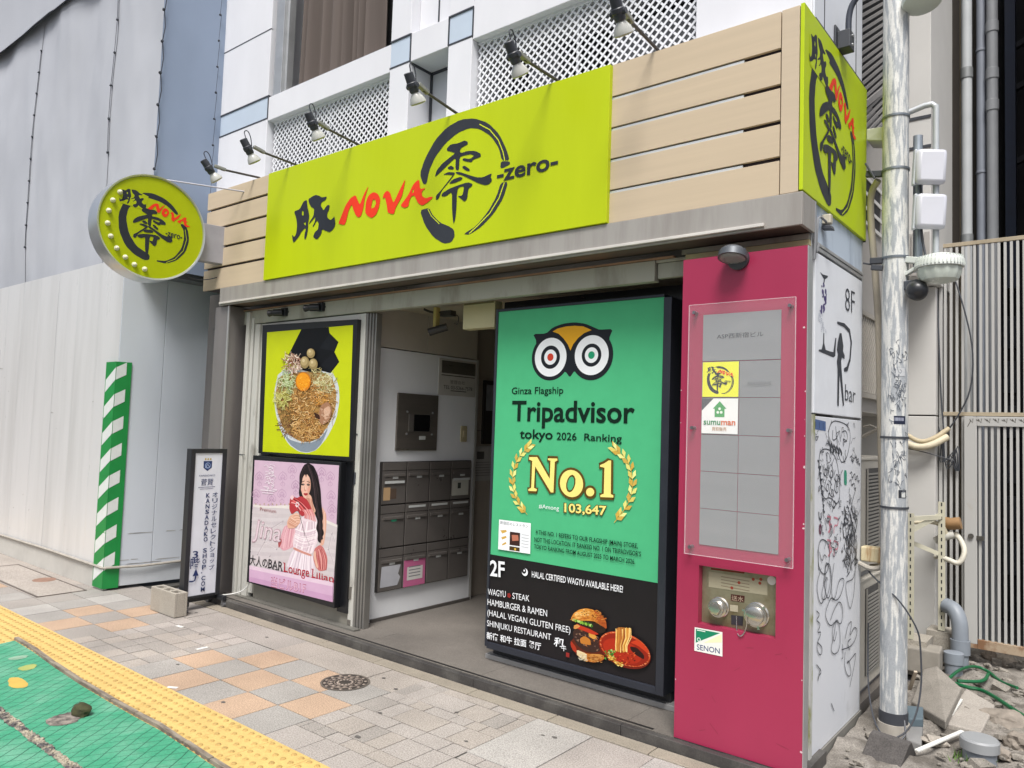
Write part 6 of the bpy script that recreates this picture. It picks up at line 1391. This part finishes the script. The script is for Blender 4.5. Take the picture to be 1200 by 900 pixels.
for i, ((u, v), lab, rz, rx_) in enumerate(spots):
    t = make_spot(lab) if sp0 is None else copy_tree(sp0)
    if sp0 is None: sp0 = t
    t['label'] = lab; p = aty(u, v, 3.6); t.location = (p.x, 3.63, 3.715); t.rotation_euler = (math.radians(-rx_), 0, math.radians(-rz))
# two little black spots over the posters
m0 = None
for (u, v), lab in (((328, 366), 'small black spotlight above the noodle poster, the left of two'), ((371, 360), 'small black spotlight above the noodle poster, the right of two')):
    p = aty(u, v, 3.70)
    if m0 is None:
        t = thing('mini_spotlight', lab, 'spotlight', tuple(p), group='small black spotlights above the posters')
        mb = MB(); mb.box(-.012, .05, .015, .05, -.03, .04); mb.cyl((.02, .02, 0), (-.05, -.03, -.005), .03, 14); mb.cyl((-.05, -.03, -.005), (-.085, -.055, -.012), .022, 14, .03); mb.bar((-.09, .04, .0), (.06, .04, .005), .012, .02); mb.build('body', mat('mini_spot_black', '1d1f23', .4), t, bevel=.004, local=True); m0 = t
        mb = MB(); mb.cyl((-.085, -.055, -.012), (-.088, -.057, -.0125), .024, 14); mb.build('lens', mat('mini_lens', '3f4247', .15), t, local=True)
    else: t = copy_tree(m0); t.location = p; t['label'] = lab
gl = bpy.data.objects

# ---------------------------------------------------------------- entrance hall fixtures (on the left wall, x = -4.52)
HX = -4.52
mbx = thing('mailbox_bank', 'bank of twelve dark brown mailboxes on the hall wall', 'mailboxes', (HX, 4.5, .8))
ya, yb, za, zb = 3.985, 5.03, .285, 1.298
MBK = mat('mailbox_dark', '77726e', .3, .4, var=.12, scale=4); MBR = mat('mailbox_frame', '3a3735', .45, .3)
mb = MB(); mb.box(HX, HX+.028, ya, yb, za, zb); mb.build('cabinet', MBR, mbx, bevel=.003)
cw = (yb-ya)/4; ch = (zb-za)/3
LAB = mat('mailbox_label', 'c3c6c4', .5, var=.05); GRNL = ink('3f9a78'); 
for r in range(3):
    for c_ in range(4):
        y0, y1 = ya+c_*cw+.006, ya+(c_+1)*cw-.006; z1 = zb-r*ch-.006; z0 = zb-(r+1)*ch+.006
        mb = MB(); mb.box(HX+.028, HX+.034, y0, y1, z0, z1-.066); mb.box(HX+.028, HX+.036, y0, y1, z1-.062, z1); mb.bar((HX+.033, y0+.02, z1-.10), (HX+.040, y1-.02, z1-.10), .012, .022)
        d = mb.build('mailbox_door', MBK, mbx, bevel=.002)
        yc = (y0+y1)/2+.012
        mb = MB(); mb.box(HX+.0341, HX+.0365, yc-.028, yc+.028, z1-.096 if False else z1-.128, z1-.098 if False else z1-.092)
        mb.build('label', GRNL if (r, c_) == (1, 0) else LAB, d)
        if (r, c_) in ((0, 0), (1, 1), (1, 2), (1, 3), (0, 3)):
            mb = MB(); mb.box(HX+.0361, HX+.038, y0+.03, y1-.03, z1-.030, z1-.012) if r == 1 else mb.box(HX+.040, HX+.043, y0+.02, y1-.02, z1-.165, z1-.145); mb.build('flyer_edge', LAB, d)
        if (r, c_) == (0, 0):
            mb = MB(); mb.box(HX+.0342, HX+.0352, y0+.015, y0+.085, z0+.03, z0+.13); mb.build('sticker', mat('label_tan', 'b99a74', .6), d); mb = MB(); mb.box(HX+.0342, HX+.0352, y0+.086, y0+.15, z0+.04, z0+.12); mb.build('sticker', mat('label_brown', '57483d', .6), d)
        if (r, c_) == (0, 3):
            mb = MB(); mb.box(HX+.0342, HX+.0355, y0+.01, y1-.03, z0+.03, z1-.15); nt_ = mb.build('notice', mat('notice_paper', 'b7b7ac', .6), d); mb = MB(); mb.box(HX+.0356, HX+.0362, y0+.08, y0+.12, z0+.09, z0+.14); mb.build('crest', ink('40443e'), nt_) if False else mb.build('crest', ink('40443e'), d)
        if (r, c_) == (2, 0):
            mb = MB(); mb.slab([(HX+.0342, y0+.02, z0+.03), (HX+.0342, y1-.05, z0+.03), (HX+.0342, y1-.02, z0+.09), (HX+.0342, y1-.045, z0+.12), (HX+.0342, y1-.02, z0+.19), (HX+.0342, y0+.03, z0+.19)], (.0012, 0, 0)); mb.build('torn_paper', mat('torn_paper', 'b1b2b8', .7), d)
        if (r, c_) == (2, 1):
            mb = MB(); mb.box(HX+.0342, HX+.0352, y0+.005, y1-.005, z0+.0, z1-.115); mb.build('pink_notice', ink('b8648a'), d)
            a = Art((HX+.0353, 0, 0), *SIDE); a.rect(y0+.04, z0+.05, y1-.035, z1-.17, ink('c9c6c2'))
            for k in range(4): a.stroke([(y0+.06, z0+.08+k*.025), (y1-.06, z0+.08+k*.025)], .008, ink('77757a'), lift=.1)
            a.build('notice_print', d)
ip = thing('intercom_panel', 'dark brushed steel entry panel with black screen on the hall wall', 'entry panel', (HX, 4.35, 1.6))
IPM = mat('intercom_steel', '7d7770', .3, .6, var=.12, scale=3, stretch=(1, .3, 4))
mb = MB(); mb.box(HX, HX+.018, 4.135, 4.595, 1.385, 1.85); mb.build('plate', IPM, ip, bevel=.003)
mb = MB(); mb.box(HX+.018, HX+.021, 4.32, 4.50, 1.545, 1.68); mb.build('screen', mat('intercom_screen', '141518', .15), ip)
mb = MB(); mb.box(HX+.018, HX+.024, 4.255, 4.312, 1.54, 1.685); mb.build('handset', mat('intercom_keys', '7a7672', .35, .5), ip, bevel=.003)
mb = MB(); mb.box(HX+.018, HX+.020, 4.385, 4.455, 1.475, 1.505); mb.build('sticker', LAB, ip)
for y_, z_ in ((4.24, 1.70), (4.53, 1.70), (4.24, 1.52), (4.53, 1.52)): mb = MB(); mb.cyl((HX+.018, y_, z_), (HX+.022, y_, z_), .009, 10); mb.build('screw', SILV, ip)
sgn_ = thing('hall_sign', 'small hall wall plate with dark window and a telephone number below', 'sign', (HX, 4.83, 2.05))
mb = MB(); mb.box(HX, HX+.006, 4.60, 5.075, 1.86, 2.175); mb.build('board', mat('hall_sign_board', 'bdbab4', .5), sgn_)
mb = MB(); mb.box(HX+.006, HX+.010, 4.63, 5.06, 2.05, 2.158); mb.build('window', mat('hall_sign_window', '57534c', .3, var=.2, scale=4, stretch=(1, 1, 5)), sgn_)
a = Art((HX+.0062, 0, 0), *SIDE); a.rect(4.63, 2.028, 5.06, 2.036, ink('55504a')); a.text('\u7ba1\u7406\u4f1a\u793e', (4.74, 1.965), (4.93, 1.965), (4.74, 1.995), ink('6b665f'), cap=.83); a.text('TEL 03-5366-7578', (4.66, 1.915), (5.03, 1.915), (4.66, 1.945), ink('3a3734')); a.rect(4.75, 1.898, 4.95, 1.905, ink('4c4844')); a.build('lettering', sgn_)
nb = thing('notice_board', 'narrow dark framed notice board at the rear of the hall', 'notice board', (-4.59, 5.4, 1.7))
mb = MB(); mb.box(-4.599, -4.575, 5.27, 5.75, 1.44, 2.03); mb.build('frame', MBR, nb); mb = MB(); mb.box(-4.5748, -4.573, 5.30, 5.72, 1.75, 1.99); mb.build('sheet', mat('notice_sheet', '7d7f84', .6, var=.3, scale=14), nb)
np_ = thing('notice_paper', 'sheet of notices pasted on the rear hall wall below the dark board', 'notice', (-4.59, 5.4, 1.3))
mb = MB(); mb.box(-4.599, -4.596, 5.14, 5.6, 1.10, 1.42); mb.build('paper', mat('notice_grey', 'aaa8a4', .7, var=.06), np_); a = Art((-4.5958, 0, 0), *SIDE)
a.disc((5.18, 1.36), .02, ink('55534f')); a.rect(5.22, 1.30, 5.32, 1.37, ink('5e5c5a'))
for k in range(6): a.stroke([(5.16, 1.27-k*.024), (5.5, 1.27-k*.024)], .006, ink('7f7c78'), lift=.1)
a.build('print', np_)
sw_ = thing('light_switch', 'yellowed switch plate on the hall wall beside the entry panel', 'switch', (HX, 4.93, 1.55)); mb = MB(); mb.box(HX, HX+.010, 4.90, 4.98, 1.46, 1.60); mb.build('plate', mat('switch_cream', 'b3a887', .5), sw_, bevel=.004); mb = MB(); mb.box(HX+.010, HX+.014, 4.925, 4.955, 1.50, 1.56); mb.build('rocker', mat('switch_rocker', 'c2b89a', .4), sw_)
hc = thing('hall_camera', 'bullet surveillance camera on a cream bracket under the hall ceiling', 'camera', (-3.95, 4.05, 2.45))
P = aty(516, 386, 4.05)
mb = MB(); mb.bar(P+Vector((-.045, 0, .02)), P+Vector((-.045, 0, .17)), .045, .03); mb.build('bracket', mat('bracket_cream', 'b3a363', .6), hc, bevel=.003)
mb = MB(); mb.cyl(P+Vector((-.055, -.06, -.025)), P+Vector((.05, .02, .02)), .030, 16); mb.box(P.x-.01, P.x+.10, P.y+.0, P.y+.06, P.z+.10, P.z+.14); mb.tube([P+Vector((-.20, .02, .17)), P+Vector((-.12, .02, .14)), P+Vector((-.03, .02, .13))], .01, 6, 1); mb.tube([P+Vector((.10, .05, .045)), P+Vector((.15, .03, .03)), P+Vector((.16, .03, .09)), P+Vector((.12, .03, .11))], .004, 6, 2); mb.build('body', mat('camera_dark', '2f2d2b', .4), hc, smooth=True)
mb = MB(); mb.cyl(P+Vector((-.055, -.06, -.025)), P+Vector((-.058, -.062, -.0265)), .028, 16); mb.build('lens', mat('lens_dark', '101114', .1), hc)
cbx = thing('cable_box', 'plain cream box fixed under the ceiling beside the green signboard', 'box', (-3.4, 3.95, 2.42)); A1, B1 = aty(543, 361, 3.92), aty(581, 383, 3.92)
mb = MB(); mb.box(A1.x, -3.335, 3.92, 4.0, B1.z, 2.47); mb.build('case', mat('box_cream', 'bdb58f', .6, var=.05), cbx, bevel=.003); mb = MB(); mb.box(A1.x+.01, -3.345, 3.915, 3.9195, 2.455, 2.465); mb.build('lid_seam', mat('seam', '77704f', .6), cbx)

# ---------------------------------------------------------------- alley: air conditioners, fence, rack, pipes, debris
ACB = mat('ac_beige', 'b9b5aa', .5, var=.07, scale=4); ACG = mat('ac_grille', '8b8983', .6, var=.1)
def ac_unit(y0, y1, z0, z1, lab):
    t = thing('air_conditioner', lab, 'air conditioner', (-1.35, (y0+y1)/2, z0), group='stacked outdoor units beside the pier')
    mb = MB(); mb.box(-1.62, -1.215, y0, y1, z0, z1); mb.box(-1.63, -1.205, y0-.01, y1+.01, z1+.001, z1+.02); mb.build('casing', ACB, t, bevel=.006)
    mb = MB(); mb.box(-1.2148, -1.208, y0+.20, y1-.04, z0+.07, z1-.05); g_ = mb.build('grille', mat('ac_dark', '4b4a49', .7), t)
    mb = MB(); n = int((z1-z0-.14)/.022)
    for i in range(n): mb.bar((-1.205, y0+.20, z0+.08+i*.022), (-1.205, y1-.04, z0+.08+i*.022), .006, .011)
    for k in range(3): mb.bar((-1.203, y0+.2+k*(y1-y0-.24)/2, z0+.07), (-1.203, y0+.2+k*(y1-y0-.24)/2, z1-.05), .008, .008)
    mb.build('louvre', ACG, t)
    mb = MB(); [mb.box(-1.58+.3*i, -1.54+.3*i, y0+.03, y1-.03, z0-.05, z0-.001) for i in (0, 1)]; mb.build('foot', mat('ac_foot', '7d7e82', .5, .3), t)
ac_unit(4.80, 5.62, .80, 1.47, 'beige outdoor unit with louvred side, the upper of two stacked beside the pier')
ac_unit(4.80, 5.62, .10, .74, 'beige outdoor unit with louvred side, the lower of two near the pole foot')
FW = mat('fence_cream', 'b0b0ad', .5, var=.06, scale=4, tint='a39a8c', lo=.62, hi=.75); FWR = mat('fence_rust', 'a3927c', .8, var=.25, scale=9, tint='7c5c42', lo=.45, hi=.6)
fe = thing('slatted_fence', 'tall pale slatted metal fence closing the alley', 'fence', (-.6, 6.5, 0))
mb = MB(); mb.box(-1.055, 1.2, 6.49, 6.52, 3.085, 3.115); mb.box(-1.055, 1.2, 6.487, 6.523, 1.800, 1.828); mb.build('rail', mat('fence_rail', 'a0947e', .6, var=.15, scale=8), fe, bevel=.002)
mb = MB(); mb.box(-1.062, -1.040, 6.485, 6.525, .05, 3.11); mb.build('post', FW, fe, bevel=.002)
for i in range(56):
    x = -1.030+i*.0385
    mb = MB(); mb.box(x, x+.0175, 6.494, 6.512, (1.829 if x > -.905 else .12), 3.084); mb.build('slat', FW, fe)
gt = thing('metal_gate', 'pale slatted gate with wide posts and rusty bottom rail below the fence', 'gate', (-.5, 6.47, .1))
mb = MB(); mb.box(-.893, -.812, 6.455, 6.495, .150, 1.795); mb.box(-.811, 1.2, 6.455, 6.495, 1.725, 1.795); mb.build('frame', FW, gt, bevel=.003)
mb = MB(); mb.box(-.8105, 1.2, 6.455, 6.495, .118, .185); mb.box(-.893, -.811, 6.455, 6.495, .118, .149); mb.build('bottom_rail', FWR, gt, bevel=.003)
for i in range(52):
    x = -.803+i*.0385; mb = MB(); mb.box(x, x+.0175, 6.467, 6.483, .186, 1.724); mb.build('slat', FW, gt)
mb = MB(); p = aty(1138, 628, 6.455); mb.cyl((p.x, 6.455, p.z), (p.x, 6.44, p.z), .018, 14); mb.bar((-.812, 6.46, p.z-.01), (-.77, 6.45, p.z-.01), .02, .03); mb.build('lock', mat('lock_dark', '5c5a55', .5, .5), gt, smooth=True)
a = Art((0, 6.4545, 0), *FRONT); X6 = a.crop(900, 425, 4.0)
for k in range(7):
    x = 935+k*40; pts = [(x, 300 if k == 0 else 262+rnd.uniform(0, 8)), (x+14, 275), (x+10, 265), (x+24, 282), (x+26, 262)]; a.stroke([X6(*q) for q in pts], .005, ink('5b5852'), lift=.1)
a.build('scribble', gt)
ra = thing('steel_rack', 'cream slotted angle rack standing on concrete blocks in front of the gate', 'rack', (-1.1, 6.0, .2))
RK = mat('rack_cream', 'c0bda9', .5, var=.08, scale=6)
def upright(x, y, z0, z1): 
    mb = MB(); mb.box(x, x+.045, y, y+.003, z0, z1); mb.box(x, x+.003, y+.0031, y+.04, z0, z1); o = mb.build('upright', RK, ra)
    mb = MB()
    for i in range(int((z1-z0)/.05)): mb.box(x+.018, x+.026, y-.0012, y-.0002, z0+.03+i*.05, z0+.055+i*.05)
    mb.build('slot', DARK, o)
upright(-1.155, 5.86, .24, 1.10); upright(-1.02, 6.20, .26, 1.17)
mb = MB()
mb.bar((-1.13, 5.88, .98), (-1.0, 6.21, 1.08), .004, .04); mb.bar((-1.13, 5.89, 1.06), (-1.01, 6.21, 1.06), .03, .03); mb.bar((-1.3, 5.9, .95), (-1.02, 6.2, .80), .004, .03); mb.build('brace', RK, ra)
for (x, y, z0, z1, sx, sy), lab in (((-1.12, 5.98, 0, .235, .085, .12), 'grey concrete block under the front leg of the steel rack'), ((-.985, 6.30, .10, .25, .11, .10), 'grey concrete block under the rear leg of the steel rack')):
    mb = MB(); mb.box(x-sx, x+sx, y-sy, y+sy, z0, z1); mb.box(x-sx*.6, x+sx*.6, y-sy-.002, y-sy, z0+.03, z1-.03); tag(mb.build('footing_block', CBM, bevel=.01), lab, 'concrete block')
mb = MB(); mb.bar((-1.25, 5.88, .12), (-.95, 5.90, .12), .2, .16); tag(mb.build('footing_beam', mat('footing_grey', '8a857c', .9, var=.2, scale=8), bevel=.01), 'low rough concrete footing beneath the steel rack', 'footing')
# insulated pipes
def pipe(name, pts, r, col, lab, cat='pipe', n=10, sm=2, rough=.6, **k):
    mb = MB(); mb.tube(pts, r, n, sm); return tag(mb.build(name, mat('m_'+name+col, col, rough, var=.15, scale=12), smooth=True), lab, cat, **k)
Y_ = lambda u, v, y: aty(u, v, y)
pipe('insulated_pipe', [Y_(1058, 518, 6.3), Y_(1075, 525, 6.3), Y_(1092, 522, 6.32), Y_(1110, 512, 6.4)], .026, 'c3b9a0', 'cream insulated pipe bundle crossing in front of the white column')
pipe('insulated_pipe', [Y_(1060, 508, 6.34), Y_(1078, 519, 6.34), Y_(1095, 514, 6.36), Y_(1112, 502, 6.42)], .018, 'b3a689', 'thinner cream pipe just above the insulated pipe bundle')
pipe('foam_pipe', [Y_(1104, 612, 6.30), Y_(1114, 614, 6.28), Y_(1126, 613, 6.28)], .045, '8f6f4a', 'short stub of orange brown foam pipe above the rack', sm=0)
pipe('bent_pipe', [Y_(1096, 652, 6.25), Y_(1110, 655, 6.2), Y_(1124, 662, 6.2), Y_(1131, 648, 6.22), Y_(1128, 636, 6.25), Y_(1120, 625, 6.3)], .018, 'c6c2b4', 'white taped pipe bending back beside the gate post')
pipe('taped_pipe', [Y_(1097, 634, 6.28), Y_(1106, 629, 6.27), Y_(1118, 626, 6.28)], .030, 'b9b8b0', 'stubby white taped pipe end below the foam pipe', sm=1)
pipe('bent_pipe', [Y_(1070, 612, 6.15), Y_(1095, 611, 6.2), Y_(1106, 618, 6.25), Y_(1110, 630, 6.27)], .016, 'c2b9a0', 'cream pipe curling over the top of the rack')
mb = MB()
for k in range(5):
    pts = [Y_(1100+k*1.5, 500+k*4, 6.46), Y_(1104+k, 520+k*8, 6.45), Y_(1100+k*4, 545, 6.44), Y_(1112+k*3, 535-k*5, 6.45), Y_(1120+k, 552, 6.46)]; mb.tube(pts, .004, 5, 2)
mb.tube([Y_(1098, 340, 6.47), Y_(1101, 420, 6.46), Y_(1103, 470, 6.46), Y_(1106, 505, 6.45)], .006, 6, 2)
mb.tube([Y_(1120, 330, 6.47), Y_(1131, 365, 6.45), Y_(1141, 410, 6.45), Y_(1139, 455, 6.45), Y_(1125, 485, 6.44), Y_(1103, 515, 6.44)], .006, 6, 2)
mb.tube([Y_(1060, 525, 6.3), Y_(1085, 530, 6.32), Y_(1118, 540, 6.4)], .004, 6, 2)
tag(mb.build('loose_cables', BLK), 'loose black cables tangled over the slatted fence', 'cables')
mb = MB(); mb.tube([Y_(1010, 512, 5.1), Y_(1020, 507, 5.1), Y_(1030, 502, 5.1)], .012, 6, 1); mb.tube([Y_(1012, 500, 5.1), Y_(1022, 498, 5.1), Y_(1034, 508, 5.1)], .008, 6, 1); tag(mb.build('cable_bundle', mat('bundle_grey', '9c978d', .6)), 'grey cable bundle above the air conditioners', 'cables')
cn = thing('cable_cover', 'rust streaked cream cable cover looped with hose beside the pole', 'cable cover', (-1.12, 4.75, .98))
mb = MB(); mb.box(-1.168, -1.03, 4.70, 4.78, .90, .985); mb.build('cover', mat('rusty_cream', 'cbbf9c', .6, var=.2, scale=8, tint='9c6a35', lo=.52, hi=.68, stretch=(3, 1, .4)), cn, bevel=.008)
mb = MB(); mb.tube([(-1.17, 4.68, .89), (-1.10, 4.66, .865), (-1.03, 4.68, .89), (-1.0, 4.70, .95)], .014, 8, 2); mb.build('hose', mat('hose_grey', 'a5a096', .6), cn)
ep = thing('elbow_pipe', 'grey plastic elbow drain pipe rising from the rubble by the gate', 'drain pipe', (-.88, 5.7, 0)); PV = mat('pvc_grey', '7f868e', .45, var=.08, scale=5)
c0 = atz(1117, 795, .02); P1 = Vector((c0.x+.01, c0.y+.22, .0))
mb = MB(); mb.tube([P1, P1+Vector((0, 0, .26)), P1+Vector((-.005, .01, .36)), P1+Vector((-.04, .04, .43)), P1+Vector((-.10, .08, .44))], .052, 16, 2); mb.build('elbow', PV, ep, smooth=True)
mb = MB(); mb.lathe(P1, (0, 0, 1), [(.14, .053), (.14, .062), (.235, .062), (.235, .053)], 20, cap=False); mb.build('collar', PV, ep, smooth=True)
mb = MB(); P2 = P1+Vector((-.02, -.13, 0)); mb.lathe(P2, (0, 0, 1), [(-.05, .055), (.10, .055), (.10, .062), (.17, .062), (.175, .05)], 20); mb.build('socket', PV, ep, smooth=True)
cp = thing('pipe_cap', 'capped grey plastic pipe stub sticking out of the rubble at the front', 'pipe stub', (-.57, 4.5, 0)); c0 = atz(1148, 870, .10); 
mb = MB(); mb.cyl((c0.x, c0.y, -.1), (c0.x, c0.y, .085), .075, 28); mb.build('pipe', PV, cp, smooth=True)
mb = MB(); mb.lathe((c0.x, c0.y, 0), (0, 0, 1), [(.07, .076), (.07, .088), (.115, .088), (.124, .08), (.126, .02)], 28); mb.build('cap', mat('pvc_cap', '8d9092', .5, var=.08), cp, smooth=True)
hs_ = MB(); GHM = mat('green_hose', '125c37', .4, var=.15, scale=6)
hp_ = [(1102, 806), (1112, 795), (1125, 784), (1142, 780), (1158, 786), (1172, 799), (1192, 806)]
hs_.tube([atz(u, v, .06+.03*math.sin(i)) for i, (u, v) in enumerate(hp_)], .010, 8, 2)
hs_.tube([atz(u, v, .05) for u, v in ((1120, 801), (1135, 806), (1150, 808), (1168, 818), (1188, 832), (1215, 848))], .012, 8, 2); hs_.tube([atz(u, v, .05) for u, v in ((1122, 798), (1140, 799), (1154, 798), (1158, 790))], .011, 8, 2)
tag(hs_.build('garden_hose', GHM, smooth=True), 'green garden hose coiled over the rubble below the gate', 'hose')
SLB = mat('broken_slab', '87827a', .9, var=.15, scale=6, fine=.2, bump=.3); SLD = mat('dark_slab', '4e4b49', .85, var=.2, scale=8, fine=.3, bump=.3)
def slabq(pts, th, m, lab, name='concrete_slab'):
    mb = MB(); P = [atz(u, v, z) for u, v, z in pts]; mb.slab(P, (0, 0, -th)); return tag(mb.build(name, m, bevel=.008), lab, 'slab')
slabq([(1068, 822, .06), (1108, 845, .10), (1127, 806, .14), (1098, 780, .17), (1082, 784, .14)], .05, SLB, 'tilted grey concrete slab leaning among the rubble behind the pole')
slabq([(1105, 846, .05), (1150, 858, .05), (1166, 826, .06), (1132, 806, .07)], .05, mat('pale_slab', '9d978f', .9, var=.12, scale=6, fine=.2, bump=.3), 'pale broken slab lying flat below the green hose')
mb = MB(); P = [atz(1008, 893, .0), atz(1062, 912, .0), atz(1066, 884, .02), atz(1018, 866, .02)]
A_, B_2, C_, D_ = Vector((-.99, 3.98, 0)), Vector((-.80, 4.03, 0)), Vector((-.83, 4.22, 0)), Vector((-1.03, 4.17, 0))
Q0, Q1 = atz(1020, 858, .13), atz(1066, 873, .13)
A_, B_2 = atz(1007, 891, .0), atz(1052, 908, .0)
n_ = (Q1-Q0); back = Vector((.02, .16, 0))
mb.add([A_, B_2, Q1, Q0, A_+Vector((.0, .33, 0)), B_2+Vector((.02, .33, 0)), Q1+Vector((.0, .05, 0)), Q0+Vector((0, .05, 0))], [(0, 1, 2, 3), (5, 4, 7, 6), (3, 2, 6, 7), (0, 3, 7, 4), (1, 5, 6, 2), (0, 4, 5, 1)])
tag(mb.build('kerb_block', SLD, bevel=.006), 'dark wedge shaped kerb block tipped over in front of the pole foot', 'kerb block')
slabq([(1062, 826, .10), (1082, 828, .10), (1082, 842, .09), (1064, 842, .09)], .05, mat('slate_blue', '55646c', .7, var=.1), 'small blue grey stone right behind the pole foot', 'stone')
slabq([(1060, 850, .05), (1082, 845, .05), (1080, 872, .03), (1062, 866, .03)], .06, mat('slab_grey2', '7d7d7c', .9, var=.15), 'small grey stone slab leaning beside the pole foot')
mb = MB(); mb.bar(atz(1074, 880, .04), atz(1128, 857, .07), .022, .012); tag(mb.build('white_stick', mat('white_plastic', 'dcdcd6', .4), bevel=.003), 'long white plastic strip lying across the rubble', 'strip')
mb = MB(); mb.bar(atz(1115, 838, .06), atz(1127, 820, .08), .012, .01); tag(mb.build('white_stick', mat('white_plastic', 'dcdcd6', .4)), 'short white plastic strip beside the pale broken slab', 'strip')
mb = MB(); mb.bar(atz(1066, 808, .06), atz(1073, 787, .2), .018, .012); tag(mb.build('wooden_stick', mat('pale_stick', 'b7aa98', .7)), 'pale stick leaning behind the street pole foot', 'stick')
rnd = random.Random(17)
for (u, v, r, sq, lab) in ((1180, 845, .10, (1.3, .9, .5), 'large pale rubble boulder at the right edge below the hose'), (1165, 880, .06, (1.2, .9, .6), 'mid grey rubble lump right of the capped pipe'), (1095, 868, .05, (1.2, 1, .5), 'brownish rubble lump beside the white strip'), (1195, 870, .07, (1, 1, .7), 'dark rubble lump at the lower right edge'), (1150, 835, .05, (1.3, .8, .5), 'rough rubble lump beside the pale slab'), (1180, 775, .06, (1, 1, .8), 'dark brown lump below the gate rail'), (1160, 770, .05, (1, 1, .9), 'round grey lump below the gate post')):
    mb = MB(); c0 = atz(u, v, .03); rock(mb, c0, r, sq, int(u), 3); tag(mb.build('rubble_lump', mat('lump_%d' % (u % 3), ('9d968c', '857d73', '5f564d')[u % 3], .95, var=.3, scale=14, bump=.5)), lab, 'rubble')
gw = MB(); rnd = random.Random(5); c0 = atz(1140, 897, .0)
for k in range(60):
    x, y = c0.x+rnd.uniform(-.09, .09), c0.y+rnd.uniform(-.06, .06); h = rnd.uniform(.02, .055); d = rnd.uniform(0, 6.28); e = Vector((math.cos(d), math.sin(d), 0))*.005; lean = Vector((rnd.uniform(-.03, .03), rnd.uniform(-.03, .03), h)); b_ = Vector((x, y, .01)); gw.add([b_-e, b_+e, b_+lean], [(0, 1, 2)])
tag(gw.build('weed_tuft', mat('weed_green', '5c7a3c', .7, var=.3)), 'small tuft of green weeds at the foot of the capped pipe', 'weeds')
